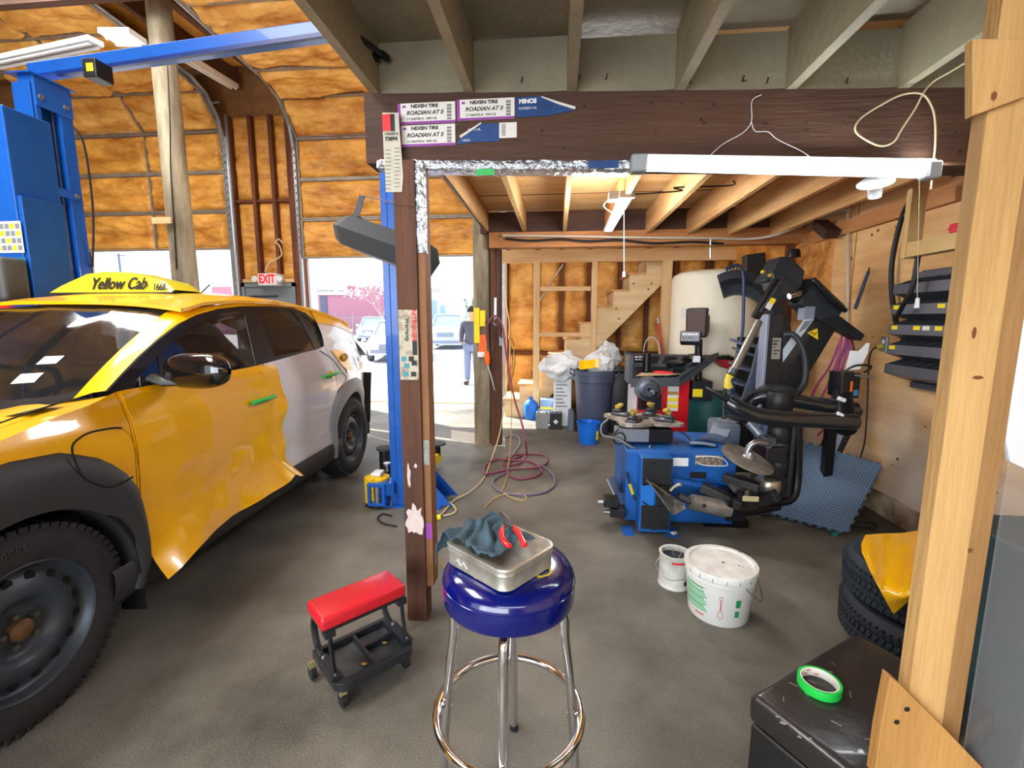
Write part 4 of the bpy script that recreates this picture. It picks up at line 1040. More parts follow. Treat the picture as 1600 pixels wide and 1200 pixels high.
# chain link fence
fe = thing('chain_link_fence', 'chain link fence with angled posts along the far side of the yard', 'fence', (ay(580, 520, 39).x, 39, 0)); xf0, xf1 = ay(470, 500, 39).x, ay(775, 500, 39).x
GF = mat('fence_grey', (130, 136, 150), .6)
for i in range(12):
    x = xf0+(xf1-xf0)*i/11; b = MB(); b.cyl((x, 39, 0), (x, 39, 1.75), .035, n=8); b.cyl((x, 39, 1.75), (x+.12, 38.8, 2.05), .03, n=8); b.build('post', GF, fe)
b = MB(); b.cyl((xf0, 39, 1.72), (xf1, 39, 1.72), .025, n=6); b.build('top_rail', GF, fe)
b = MB(); n = 60
for i in range(n):
    x = xf0+(xf1-xf0)*i/n; s_ = (xf1-xf0)/n; b.cyl((x, 39, .05), (x+s_, 39, 1.7), .008, n=4, cap=False); b.cyl((x+s_, 39, .05), (x, 39, 1.7), .008, n=4, cap=False)
b.build('mesh', GF, fe)
# parked cars
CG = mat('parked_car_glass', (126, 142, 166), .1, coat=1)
def parked(name, label, loc, ang, paint, L=4.6, Wd=1.86, Hh=1.68, hood=1.02, ws0=1.05, ws1=1.75, rear=4.3):
    t = thing(name, label, 'car', loc, 'cars parked in the yard'); M_ = M4(loc, rz(ang))
    hw = Wd/2
    prof = [(0, .55, .82), (.12, hood-.28, .93), (.5, hood-.10, .98), (ws0, hood, 1.0), (2.4, hood+.04, 1.0), (rear, hood+.03, .98), (L-.08, hood-.1, .92), (L, .6, .86)]
    rows = []
    for u, z, w in prof:
        rows.append([M_ @ Vector((s*hw*w*k_, u, zz)) for s, k_, zz in ((-1, .92, .25), (-1, 1, .55), (-1, .97, z-.08), (-1, .85, z), (0, 0, z+.03), (1, .85, z), (1, .97, z-.08), (1, 1, .55), (1, .92, .25))])
    b = MB(); b.sheet(rows)
    for r_, rev in ((rows[0], 0), (rows[-1], 1)): b.b.faces.new([b.b.verts.new(p) for p in r_])
    b.build('body', paint, t, smooth=True, angle=45)
    rw = []
    for u, z, w in ((ws0, hood-.02, .86), (ws1, Hh-.05, .70), (2.3, Hh, .70), (3.3, Hh-.02, .69), (rear, hood+.04, .82)):
        rw.append([M_ @ Vector((s*hw*w, u, z)) for s in (-1, -.5, 0, .5, 1)])
    b = MB(); b.sheet([[a_, *r_, c_] for r_, a_, c_ in [(r_, M_ @ Vector((-hw*.88, p_[0], hood)), M_ @ Vector((hw*.88, p_[0], hood))) for r_, p_ in zip(rw, ((ws0,), (ws1,), (2.3,), (3.3,), (rear,)))]]); b.build('windows', CG, t)
    b = MB(); b.sheet([[p+Vector((0, 0, .012)) for p in r_] for r_ in (rw[1], rw[2], rw[3])], .02); b.build('roof', paint, t, smooth=True)
    for s in (-1, 1):
        b = MB(); b.bar(M_ @ Vector((s*hw*.86, ws0, hood-.02)), M_ @ Vector((s*hw*.70, ws1, Hh-.04)), .05, .05); b.build('pillar', paint, t)
        b = MB(); b.box(.70*hw if s > 0 else -.92*hw, .92*hw if s > 0 else -.70*hw, -.02, .1, hood-.36, hood-.24, M_); b.build('headlight', mat('lamp_glass', (216, 224, 236), .2, coat=1), t)
        b = MB(); b.rbox(s*hw-.02 if s > 0 else -hw-.2, s*hw+.2 if s > 0 else -hw+.02, ws0+.3, ws0+.42, hood-.02, hood+.14, .03, 2, M_); b.build('mirror', paint, t, smooth=True)
        for u in (.85, L-.95):
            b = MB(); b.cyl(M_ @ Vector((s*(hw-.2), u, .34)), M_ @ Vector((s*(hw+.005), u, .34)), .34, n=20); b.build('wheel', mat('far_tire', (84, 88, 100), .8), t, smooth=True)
    g_ = mat('grille_grey', (120, 130, 150), .4)
    b = MB(); b.box(-.42, .42, -.03, .05, hood-.44, hood-.26, M_); b.build('grille', g_, t)
    b = MB(); b.box(-.7, .7, -.04, .05, .32, .44, M_); b.build('lower_grille', g_, t)
    return t
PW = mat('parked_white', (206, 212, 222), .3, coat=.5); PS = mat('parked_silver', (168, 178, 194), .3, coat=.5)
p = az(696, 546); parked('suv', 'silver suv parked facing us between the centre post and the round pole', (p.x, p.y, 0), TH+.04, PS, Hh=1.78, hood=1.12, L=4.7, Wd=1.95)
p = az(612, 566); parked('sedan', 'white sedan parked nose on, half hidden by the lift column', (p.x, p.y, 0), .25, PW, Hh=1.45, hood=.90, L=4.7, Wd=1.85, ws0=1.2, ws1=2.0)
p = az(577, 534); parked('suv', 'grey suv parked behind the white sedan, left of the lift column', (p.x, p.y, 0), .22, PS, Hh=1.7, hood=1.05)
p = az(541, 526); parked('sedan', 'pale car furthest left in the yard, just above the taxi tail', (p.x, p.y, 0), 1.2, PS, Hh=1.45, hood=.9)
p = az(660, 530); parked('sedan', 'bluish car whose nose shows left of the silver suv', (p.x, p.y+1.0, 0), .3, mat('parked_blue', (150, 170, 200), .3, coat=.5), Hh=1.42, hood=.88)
# person walking in the yard
pp = az(738, 600); pe = thing('person', 'person in a grey hoodie and pale jeans standing in the yard behind the round pole', 'person', pp)
def skin(name, verts, edges, radii, m, par, sub=2):
    me = bpy.data.meshes.new(name); me.from_pydata([Vector(v) for v in verts], edges, []); me.materials.append(m)
    o = bpy.data.objects.new(name, me); COL.objects.link(o)
    md = o.modifiers.new('skin', 'SKIN'); md.use_smooth_shade = True
    for v, r in zip(me.skin_vertices[0].data, radii): v.radius = r if isinstance(r, tuple) else (r, r)
    me.skin_vertices[0].data[0].use_root = True
    s = o.modifiers.new('sub', 'SUBSURF'); s.levels = sub; s.render_levels = sub
    if par: attach(o, par)
    return o
X, Y = pp.x, pp.y
JN = mat('pale_jeans', (120, 136, 168), .9); HD_ = mat('grey_hoodie', (84, 88, 104), .9, var=.2); SK = mat('skin', (214, 160, 130), .6)
skin('body', [(X, Y, .92), (X, Y, 1.1), (X, Y, 1.32), (X, Y, 1.45), (X, Y, 1.53), (X-.01, Y-.01, 1.62), (X-.01, Y-.01, 1.71),
              (X-.19, Y, 1.40), (X-.24, Y+.02, 1.13), (X-.22, Y-.10, .92), (X+.19, Y, 1.40), (X+.25, Y, 1.13), (X+.22, Y-.12, .95),
              (X-.10, Y, .86), (X-.11, Y-.02, .48), (X-.12, Y+.02, .09), (X+.10, Y, .86), (X+.11, Y-.04, .48), (X+.12, Y+.0, .09),
              (X-.13, Y-.14, .04), (X+.13, Y-.15, .04)],
     [(0, 1), (1, 2), (2, 3), (3, 4), (4, 5), (5, 6), (3, 7), (7, 8), (8, 9), (3, 10), (10, 11), (11, 12), (0, 13), (13, 14), (14, 15), (0, 16), (16, 17), (17, 18), (15, 19), (18, 20)],
     [.14, .14, .15, .12, .055, .085, .08, .065, .048, .035, .065, .048, .035, .09, .065, .045, .09, .065, .045, .04, .04], SK, pe)
skin('hoodie', [(X, Y, .89), (X, Y, 1.12), (X, Y, 1.32), (X, Y, 1.44), (X, Y, 1.51), (X-.19, Y, 1.41), (X-.245, Y+.02, 1.13), (X-.225, Y-.09, .95), (X+.19, Y, 1.41), (X+.255, Y, 1.13), (X+.225, Y-.11, .97)],
     [(0, 1), (1, 2), (2, 3), (3, 4), (3, 5), (5, 6), (6, 7), (3, 8), (8, 9), (9, 10)], [.19, .17, .175, .15, .09, .085, .066, .05, .085, .066, .05], HD_, pe)
skin('jeans', [(X, Y, .96), (X-.10, Y, .86), (X-.11, Y-.02, .48), (X-.12, Y+.02, .07), (X+.10, Y, .86), (X+.11, Y-.04, .48), (X+.12, Y+.0, .07)],
     [(0, 1), (1, 2), (2, 3), (0, 4), (4, 5), (5, 6)], [.172, .115, .09, .075, .115, .09, .075], JN, pe)
for q_ in (-.125, .125):
    b = MB(); b.rbox(X+q_-.05, X+q_+.05, Y-.2, Y+.07, 0, .09, .03, 2); b.build('shoe', mat('dark_shoe', (60, 56, 60), .7), pe, smooth=True)
b = MB(); b.ico((X-.01, Y+.01, 1.71), .105, 2, (.95, 1.0, 1.05)); b.build('hair', mat('dark_hair', (44, 36, 34), .8), pe, smooth=True)
# ================================================================== stairs and stud frame
YF_ = 6.75; YS_ = 6.90
sf = thing('stud_frame', 'pale new stud frame with two cross rails standing before the stairs', 'wall frame', ay(930, 640, YF_))
def vb(par, name, px0, px1, py0, py1, Y, d, m):
    a = ay(px0, (py0+py1)/2, Y); c = ay(px1, (py0+py1)/2, Y); z0 = ay(px0, py1, Y).z; z1 = ay(px0, py0, Y).z
    return boxp(name, m, par, a.x, c.x, Y, Y+d, max(z0, 0), z1)
zh0, zh1 = ay(900, 409, YF_).z, ay(900, 392, YF_).z
boxp('header', WTANX, sf, ay(780, 400, YF_).x, ay(1190, 400, YF_).x, YF_, YF_+.09, zh0, zh1)
boxp('top_plate', WTANX, sf, ay(780, 400, YF_).x, ay(1190, 400, YF_).x, YF_, YF_+.09, zh1+.001, zh1+.02)
for a, c in ((833, 843), (923, 931), (1031, 1046)):
    x0, x1 = ay(a, 520, YF_).x, ay(c, 520, YF_).x; boxp('stud', WTANZ, sf, x0, x1, YF_, YF_+.05, 0, zh0)
for py_ in (451, 523):
    z = ay(880, py_, YF_).z; boxp('rail', WTANX, sf, ay(843, py_, YF_).x, ay(923, py_, YF_).x, YF_, YF_+.05, z-.03, z+.03)
st = thing('staircase', 'pale unfinished wooden staircase rising to the right against the foam wall', 'staircase', ay(830, 650, YS_))
steps = [(783, 625), (804, 607), (827, 581), (853, 557), (878, 532.5), (903, 508), (930, 483), (951, 457), (976, 429), (1004, 404)]
SX = [ay(p[0]+6, p[1], YS_) for p in steps]
n = len(SX); run = (SX[-1].x-SX[0].x)/(n-1); z0 = SX[0].z; rise = (SX[-1].z-z0)/(n-1)
prof = []
for i in range(n):
    x = SX[0].x+run*i; z = z0+rise*i
    prof.append((x, z-(rise if i else z0))); prof.append((x, z))
xe = SX[0].x+run*n; prof.append((xe, z0+rise*(n-1))); prof.append((xe, z0+rise*(n-1)-.36)); prof.append((SX[0].x+.38, 0))
SKY = wood('stringer_wood', (238, 212, 168), (214, 176, 126), 'x')
b = MB(); b.plate(prof, [], .04, M4((0, YS_, 0), rx(PI/2))); b.build('stringer', SKY, st)
b = MB(); b.plate(prof, [], .04, M4((0, YB-.05, 0), rx(PI/2))); b.build('stringer', SKY, st)
for i in range(n):
    x = SX[0].x+run*i; z = z0+rise*i
    boxp('tread', WTANY, st, x-.03, x+run+.0, YS_-.05, YB-.04, z+.001, z+.03)
    boxp('riser', SKY, st, x-.0, x+.02, YS_+.0, YB-.05, z-rise+.03, z)
for px_, py_ in ((990, 443), (1018, 443), (963, 482), (967, 498), (1013, 452)):
    p = ay(px_, py_, YS_-.0405); b = MB(); b.lathe([(0, .001), (.014, 0)], 8, M4(p, rx(PI/2))); b.build('knot_mark', kn, st)
b = MB(); b.cyl(ay(843, 470, 7.45), ay(880, 413, 7.45), .012, n=8); tag(b.build('conduit', GALV), 'thin pale rod leaning diagonally against the foam wall behind the stud frame', 'rod')
b = MB(); b.tube(cat([ay(790, 455, 7.5), ay(792, 480, 7.5), ay(796, 505, 7.5), ay(795, 530, 7.5)], 5), .008, 6); tag(b.build('cable', CORD, smooth=True), 'pale cable hanging on the foam left of the stud frame', 'cable')
# ---------------------------------------------------------------- tank
xt = ay(1048, 520, 5.75).x; rt = .50
tk = thing('storage_tank', 'big cream upright tank behind the wheel balancer, partly hidden by dark gear', 'tank', (xt+rt, 5.75, 0))
zt_ = ay(1100, 424, 5.4).z
TKM = mat('cream_tank', (232, 226, 204), .45, var=.06, vscale=2)
b = MB(); b.lathe([(rt, .70), (rt, zt_-.05), (rt-.02, zt_-.01), (rt-.08, zt_+.02), (0, zt_+.05)], 48, M4((xt+rt, 5.75, 0))); b.build('shell', TKM, tk, smooth=True)
b = MB(); b.lathe([(0, .0), (rt+.03, 0), (rt+.03, .66), (rt, .70)], 40, M4((xt+rt, 5.75, 0))); o = b.build('lower_section', mat('teal_paint', (22, 108, 108), .45, var=.1), tk, smooth=True); o['label'] = 'teal painted lower section'
p = ay(1068, 490, 5.28); b = MB(); b.box(p.x-.03, p.x+.03, p.y-.01, p.y, p.z-.05, p.z+.06); b.build('warning_label', PAPER, tk)
# ---------------------------------------------------------------- clutter by the stairs
def lathe_thing(name, label, cat_, loc, prof, m, n=40, group=None, nm='body'):
    t = thing(name, label, cat_, loc, group); b = MB(); b.lathe(prof, n, M4(loc)); b.build(nm, m, t, smooth=True, angle=50); return t
pc = Vector((.49, 5.95, 0)); CAN = mat('trash_can_grey', (70, 78, 98), .5, var=.08, vscale=5)
tc_ = lathe_thing('trash_can', 'large dark grey round trash can overfilled with clear plastic', 'trash can', pc, [(0, .01), (.19, 0), (.20, .02), (.245, .70), (.262, .70), (.262, .78), (.27, .78), (.27, .84), (.25, .845), (.235, .80), (.20, .05), (0, .04)], CAN)
for s_ in (-1, 1):
    b = MB(); b.tube([pc+Vector((s_*.25, -.05, .76)), pc+Vector((s_*.31, -.05, .80)), pc+Vector((s_*.31, -.05, .86)), pc+Vector((s_*.25, -.05, .83))], .014, 6); b.build('handle', CAN, tc_, smooth=True)
PLB = mat('clear_plastic_bag', (232, 236, 240), .25, alpha=.85, coat=.3)
def crumple(c, r, sc, seed, sub=4, k=.35):
    b = MB(); bmesh.ops.create_icosphere(b.b, subdivisions=sub, radius=1)
    for v in b.b.verts:
        d = v.co.normalized(); h = 1+k*noise.noise(d*2.1+Vector((seed, 0, 0)))+k*.6*abs(noise.noise(d*4.7+Vector((0, seed, 0))))
        v.co = Vector(c)+Vector((d.x*r*sc[0]*h, d.y*r*sc[1]*h, d.z*r*sc[2]*h))
    return b
tag(crumple(pc+Vector((.05, 0, .92)), .17, (1.1, .8, .85), 3).build('plastic_bag', PLB, smooth=True), 'crumpled clear plastic bag rising out of the dark trash can', 'plastic bag')
p = ay(880, 572, 6.3); tag(crumple(p, .24, (1.2, .7, .75), 8).build('plastic_bag', WPLAS, smooth=True), 'white plastic bag heap left of the dark trash can', 'plastic bag')
p = ay(950, 557, 6.5); tag(crumple(p, .18, (.9, .7, 1.0), 12).build('plastic_bag', PLB, smooth=True), 'pinkish clear plastic heaped behind the dark trash can', 'plastic bag')
b = MB(); a = ay(906, 566, 5.75); b.sheet([[ay(905+i*6.3, 563.5-i*.7+j*6.8+(i % 2)*1.2, 5.70+.02*math.sin(i)+.03*(1-j)) for j in range(3)] for i in range(6)], .004)
tag(b.build('yellow_sheet', FILM), 'strip of yellow film hanging over the front rim of the trash can', 'plastic sheet')
q = ay(968, 600, 6.1); t = thing('bin', 'black plastic bin right of the dark grey trash can', 'bin', (q.x, 6.1, 0))
b = MB(); b.rbox(q.x-.16, q.x+.22, 6.0, 6.4, 0, .80, .03, 2); b.build('body', BLK, t, smooth=True)
b = MB(); b.rbox(q.x-.18, q.x+.24, 5.98, 6.42, .801, .85, .02, 2); b.build('lid', BLK, t, smooth=True)
b = MB(); q = ay(952, 640, 5.9); b.lathe([(0, 0), (.05, 0), (.05, .5), (.03, .55), (0, .55)], 16, M4((q.x+.04, 5.75, 0))); b.b.free()
bk = az(919, 692); BB = mat('bright_blue_plastic', (20, 104, 206), .35)
t = lathe_thing('bucket', 'small bright blue bucket on the floor beside the tire machine', 'bucket', bk, [(0, .004), (.105, 0), (.108, .01), (.135, .25), (.146, .25), (.148, .265), (.13, .262), (.10, .012), (0, .012)], BB)
sticker('label', (bk.x+.085, bk.y-.10, .06), (.6, .8, 0), (0, 0, 1), .05, .11, YELL, t)
# white box, batteries, blue jugs
q = az(882, 668); t = thing('box', 'white printed box standing between the batteries and the trash can', 'box', (q.x, 6.35, 0))
x0, x1 = ay(865, 620, 6.3).x, ay(893, 620, 6.3).x; b = MB(); b.rbox(x0, x1, 6.3, 6.5, .0, ay(880, 588, 6.3).z, .01, 1); b.build('body', WPLAS, t)
for i in range(7):
    b = MB(); b.box(x0+.03, x1-.06-.03*(i % 3), 6.293, 6.2995, .28+i*.05, .295+i*.05); b.build('print_line', mat('grey_ink', (120, 124, 130)), t)
for i, (a, c, lab) in enumerate(((837, 857, 'grey car battery on the floor, left of the pair'), (859, 878, 'black car battery with a white diamond label, right of the pair'))):
    Yb = 6.1; x0, x1 = ay(a, 655, Yb).x, ay(c, 655, Yb).x; zt2 = ay(a, 647, Yb).z; t = thing('car_battery', lab, 'battery', ((x0+x1)/2, Yb, 0), 'car batteries by the stairs')
    m = mat('battery_grey', (150, 152, 150), .6) if i == 0 else BLK
    b = MB(); b.rbox(x0, x1, Yb, Yb+.2, 0, zt2, .006, 1); b.build('case', m, t)
    for dx in (.03, x1-x0-.03):
        b = MB(); b.cyl((x0+dx, Yb+.05, zt2), (x0+dx, Yb+.05, zt2+.03), .012); b.build('terminal', STEEL, t)
    b = MB(); b.tube([(x0+.02, Yb+.1, zt2), (x0+.04, Yb+.1, zt2+.05), (x1-.04, Yb+.1, zt2+.05), (x1-.02, Yb+.1, zt2)], .007, 6); b.build('carry_handle', WPLAS, t)
    if i: b = MB(); b.box(-.025, .025, -.025, .025, 0, .002, M4(((x0+x1)/2, Yb-.001, zt2*.5), rx(PI/2) @ rz(PI/4))); b.build('label', PAPER, t)
b = MB(); b.rbox(ay(888, 655, 6.0).x, ay(897, 655, 6.0).x, 6.0, 6.2, 0, ay(890, 643, 6.0).z, .01, 1); tag(b.build('container', mat('slate', (84, 96, 112), .5)), 'slate grey container tucked left of the trash can foot', 'container')
q = az(830, 652); t = lathe_thing('water_bottle', 'large blue plastic jug on the floor under the stairs, leftmost', 'jug', (q.x, 6.75, 0), [(0, 0), (.10, 0), (.11, .02), (.11, .2), (.09, .26), (.03, .30), (.03, .34), (0, .34)], mat('blue_jug', (34, 108, 190), .3))
q = ay(855, 628, 6.55); t = thing('box', 'blue and yellow carton under the stairs behind the batteries', 'box', (q.x, 6.55, 0))
b = MB(); b.box(q.x-.10, q.x+.16, 6.5, 6.7, 0, .34); b.build('carton', mat('pale_blue_carton', (120, 150, 190), .7), t); b = MB(); b.box(q.x-.10, q.x+.16, 6.493, 6.4995, .20, .23); b.build('yellow_stripe', YELL, t)
q = ay(882, 650, 6.45); b = MB(); b.ico((q.x, 6.62, .12), .11, 3, (1, 1, 1.1)); tag(b.build('blue_jug', MATS['blue_jug'], smooth=True), 'round blue jug behind the black battery', 'jug')
# broom handle and grey cloth on the rear frame
t = thing('broom', 'red and white broom handle leaning against the right stud of the stair frame', 'broom', ay(1035, 600, 6.5))
b = MB(); b.cyl(ay(1029, 505, 6.6), ay(1036, 560, 6.45), .016, n=10); b.build('pole', mat('red_wrapped_pole', (206, 70, 70), .6), t, smooth=True)
b = MB(); b.cyl(ay(1028, 497, 6.61), ay(1029, 505, 6.6), .018, n=10); b.build('tip', GALV, t, smooth=True); b = MB(); b.cyl(ay(1036, 560, 6.45), (ay(1040, 650, 6.3).x, 6.3, .12), .014, n=10); b.build('lower_pole', WPLAS, t, smooth=True)
b = MB(); q = Vector((ay(1040, 650, 6.3).x, 6.3, 0)); b.box(q.x-.14, q.x+.14, 6.27, 6.33, 0, .13, None, .7); b.build('bristles', mat('bristle', (170, 120, 70), .9), t)
b = MB(); rows = []
for i in range(13):
    a = PI*(1-i/12*1.1); rows.append([ay(1018+13*math.cos(a), 550-24*max(-.9, math.sin(a)), 6.3+.22*j/3) for j in range(4)])
b.sheet(rows, .01); tag(b.build('plastic_hood', mat('pale_grey_plastic', (206, 206, 208), .5), smooth=True), 'pale grey arched plastic piece between the stairs and the cream tank', 'plastic part')
# ---------------------------------------------------------------- lights under the mezzanine
yl = 2.0
zz = lambda px_, py_: ay(px_, py_, yl).z
tb = thing('tube_light', 'long glowing white tube light under the dark beam', 'light', (ay(1220, 260, yl).x, yl, 2.14))
a, c = ay(1010, 257, yl), ay(1442, 267, yl)
b = MB(); b.cyl(a, c, .026, n=16); b.build('tube', mat('lamp_tube_bright', (240, 248, 255), .4, emit=4.0), tb, smooth=True)
b = MB(); b.rbox(ay(985, 255, yl).x, a.x, yl-.03, yl+.03, a.z-.032, a.z+.035, .006, 1); b.build('end_cap', mat('grey_cap', (150, 154, 156), .5), tb)
b = MB(); b.rbox(c.x, c.x+.05, yl-.03, yl+.03, c.z-.032, c.z+.03, .006, 1); b.build('end_cap', mat('grey_cap', (150, 154, 156), .5), tb)
b = MB(); b.bar(a+Vector((-.05, .035, .04)), c+Vector((.05, .035, .04)), .05, .012); b.build('backing', WPLAS, tb)
b = MB(); p = ay(1437, 272, 1.97); q = ay(1433, 473, 1.97); b.cyl(p, q, .0012, n=5); b.build('pull_cord', CORD, tb)
b = MB(); b.lathe([(0, .02), (.006, .018), (.009, -.02), (0, -.024)], 10, M4(q)); b.build('cord_pull', WPLAS, tb, smooth=True)
a, c = az(980, 304, 2.40), az(950, 359, 2.40)
sl_ = thing('tube_light', 'short glowing white light fixture under a mezzanine joist', 'light', (a+c)/2)
d = (c-a).normalized(); b = MB(); b.bar(a, c, .09, .03); b.build('housing', WPLAS, sl_)
b = MB(); b.bar(a+d*.03-Vector((0, 0, .018)), c-d*.03-Vector((0, 0, .018)), .07, .012); b.build('diffuser', mat('lamp_panel_glow', (240, 248, 255), .4, emit=5.0), sl_)
b = MB(); b.bar(a-d*.02, a+d*.02, .11, .05); b.build('end_cap', mat('grey_cap', (150, 154, 156), .5), sl_)
b = MB(); b.box(a.x-.13, a.x-.06, a.y, a.y+.1, 2.37, 2.43); b.build('plug_block', mat('grey_cap', (150, 154, 156), .5), sl_)
b = MB(); b.tube(cat([a+Vector((-.1, 0, -.01)), a+Vector((-.16, .05, -.05)), a+Vector((-.12, .3, -.03)), a+Vector((0, .5, -.04)), a+Vector((.0, .3, -.05)), a+Vector((.03, .1, -.02))], 6), .004, 6); b.build('cord', CORD, sl_, smooth=True)
b = MB(); b.tube(cat([a+Vector((.05, 0, .0)), a+Vector((.4, .05, .03)), az(1055, 293, 2.45), az(1140, 290, 2.44), az(1146, 283, 2.44)], 8), .006, 6); tag(b.build('power_cable', BLKC, smooth=True), 'black cable strung across the joists right of the short light', 'cable')
b = MB(); p = ay(976, 372, 4.9); b.cyl(ay(975, 330, 4.0), ay(975, 424, 4.0), .0015, n=5); b.lathe([(0, .02), (.01, .015), (.014, -.03), (0, -.035)], 10, M4(ay(975, 427, 4.0))); tag(b.build('pull_cord', WPLAS, smooth=True), 'thin pull cord with a white end hanging before the stairs', 'pull cord')
p = ay(1368, 286, 2.15); lh = thing('lamp_holder', 'white round lamp holder without bulb right under the tube light', 'lamp holder', p)
M_ = M4(p, ry(-.35) @ rx(.45)); b = MB(); b.lathe([(0, .015), (.05, .014), (.066, .004), (.066, -.002), (.03, -.012), (0, -.012)], 28, M_); b.build('base', WPLAS, lh, smooth=True)
b = MB(); b.lathe([(.022, -.01), (.026, -.025), (.024, -.06), (.018, -.062), (0, -.05)], 20, M_); b.build('socket', WPLAS, lh, smooth=True)
b = MB(); b.tube(cat([p+Vector((0, 0, .02)), p+Vector((-.02, .03, .06)), p+Vector((.0, .06, .12))], 4), .003, 6); b.build('wire', DSTEEL, lh, smooth=True)
# cream cable loop in front of the beam
yc = 2.03
b = MB(); b.tube(cat([ay(1508, 98, 1.9), ay(1480, 115, 1.98), ay(1458, 128, yc), ay(1443, 145, yc), ay(1430, 170, yc), ay(1410, 200, yc), ay(1396, 222, yc), ay(1375, 228, yc), ay(1350, 217, yc), ay(1336, 203, yc), ay(1345, 185, yc), ay(1375, 165, yc), ay(1410, 148, yc), ay(1440, 147, yc), ay(1455, 165, yc), ay(1461, 190, yc), ay(1461, 230, yc), ay(1457, 262, yc), ay(1454, 296, yc)], 6), .0035, 6)
tag(b.build('cable', CORD, smooth=True), 'cream cable looped over the right part of the dark beam', 'cable')
b = MB(); b.tube(cat([ay(1190, 148, yc+.01), ay(1175, 158, yc+.01), ay(1174, 190, yc+.01), ay(1160, 208, yc+.01), ay(1130, 225, yc+.01), ay(1108, 245, yc-.05), ay(1106, 256, yc-.06)], 5), .0015, 5); b.tube(cat([ay(1174, 190, yc+.01), ay(1180, 205, yc+.01), ay(1200, 206, yc+.01), ay(1215, 218, yc+.01), ay(1250, 235, yc+.01), ay(1264, 244, yc-.04)], 5), .0015, 5)
tag(b.build('hanger_wire', WPLAS, smooth=True), 'thin white hanger wire on the beam above the tube light', 'wire')
# black pipes and rod at the top left of the mezzanine
pt = thing('pipe_pair', 'pair of black pipes running under the painted deck at upper left', 'pipe', ay(600, 110, 1.8))
for p_, q_ in (((550, 66), (617, 131)), ((566, 62), (622, 117))):
    b = MB(); a, c = az(p_[0], p_[1], 2.58), az(q_[0], q_[1], 2.58); c.y = min(c.y, YF-.02); b.cyl(a-(c-a)*.8, c, .011, n=10); b.build('pipe', BLKC, pt, smooth=True)
    b = MB(); b.cyl(c-(c-a).normalized()*.03, c, .016, n=10); b.build('coupling', BLKM, pt)
# ---------------------------------------------------------------- papers and tape on the beam and post
def onbeam(px0, py0, px1, py1, nm, label, m, cat_='label', dy=.0):
    a = ay(px0, py1, YF-.003-dy); c = ay(px1, py0, YF-.003-dy)
    t = thing(nm, label, cat_, ((a.x+c.x)/2, YF, (a.z+c.z)/2))
    b = MB(); b.box(a.x, c.x, YF-.003-dy, YF-.001-dy, a.z, c.z); b.build('sheet', m, t); return t, a, c
PS_ = mat('label_off_white', (222, 216, 208), .7)  # off-white label stock
for (x0, y0, x1, y1, lab) in ((622, 158, 711, 195, 'white and purple tire label on the beam, upper left one'), (714, 152, 804, 189, 'white and purple tire label on the beam, right one'), (623, 193, 711, 230, 'white and purple tire label on the beam, lower left one')):
    t, a, c = onbeam(x0, y0, x1, y1, 'tire_label', lab, PS_); t['group'] = 'purple edged tire labels on the beam'
    yy = YF-.0035; w, h = c.x-a.x, c.z-a.z
    b = MB(); b.box(a.x, a.x+.013, yy-.0006, yy, a.z, c.z); b.box(a.x+.013, c.x, yy-.0006, yy, a.z, a.z+.010); b.build('purple_edge', PURP, t)
    R_ = rx(PI/2)
    text('lettering', 'NEXEN TIRE', .019, M4((a.x+w*.47, yy-.001, c.z-.014), R_), INK, t, bold=.0006, sx=1.15)
    text('lettering', 'ROADIAN AT II', .0235, M4((a.x+w*.47, yy-.001, a.z+h*.52), R_), INK, t, shear=.3, bold=.0003, sx=1.0)
    text('lettering', 'LT 245/75R16  109/116S', .013, M4((a.x+w*.42, yy-.001, a.z+.020), R_), INK, t)
    b = MB()
    for k_ in range(14):
        b.box(c.x-.036, c.x-.016, yy-.0006, yy, a.z+.014+k_*(h-.022)/14, a.z+.014+k_*(h-.022)/14+(.0015 if k_ % 3 else .003))
    b.build('barcode', INK, t)
    b = MB(); b.box(a.x+.022, a.x+.036, yy-.0006, yy, c.z-.018, c.z-.009); b.build('flag_mark', PURP, t)
# blue torn labels
t, a, c = onbeam(806, 150, 850, 183, 'tire_label', 'torn dark blue tire label curling to a point, upper right on the beam', NAVY, dy=.001)
yy = YF-.0048; text('lettering', 'MINOS', .024, M4((a.x+.05, yy, c.z-.018), rx(PI/2)), WHITE, t, bold=.001); text('lettering', '225/50ZR17 XL', .012, M4((a.x+.05, yy, c.z-.045), rx(PI/2)), WHITE, t)
b = MB(); e0, e1, e2, e3 = ay(850, 152, YF-.004), ay(898, 167, YF-.02), ay(896, 172, YF-.02), ay(850, 183, YF-.004)
b.plate([(p.x, p.z) for p in (ay(850, 183, YF), ay(896, 173, YF), ay(898, 168, YF), ay(850, 152, YF))], [], .001, M4((0, YF-.004, 0), rx(PI/2))); b.build('torn_half', NAVY, t)
b = MB(); b.tube([ay(846, 151, YF-.008), ay(870, 160, YF-.010), ay(899, 169, YF-.010)], [.002, .005, .006], 8); b.build('curled_edge', PAPER, t, smooth=True)
t, a, c = onbeam(745, 192, 780, 222, 'tire_label', 'torn dark blue tire label folded at its left corner, below the right white label', NAVY, dy=.001)
b = MB(); b.plate([(p.x, p.z) for p in (ay(714, 226, YF), ay(745, 222, YF), ay(745, 196, YF), ay(722, 210, YF))], [], .001, M4((0, YF-.004, 0), rx(PI/2))); b.build('torn_half', NAVY, t)
b = MB(); b.box(c.x, c.x+.075, YF-.005, YF-.004, a.z+.012, c.z); b.build('white_end', PS_, t)
b = MB()
for k_ in range(8): b.box(c.x+.01, c.x+.028, YF-.0056, YF-.005, a.z+.022+k_*.006, a.z+.0245+k_*.006)
b.build('barcode', INK, t)
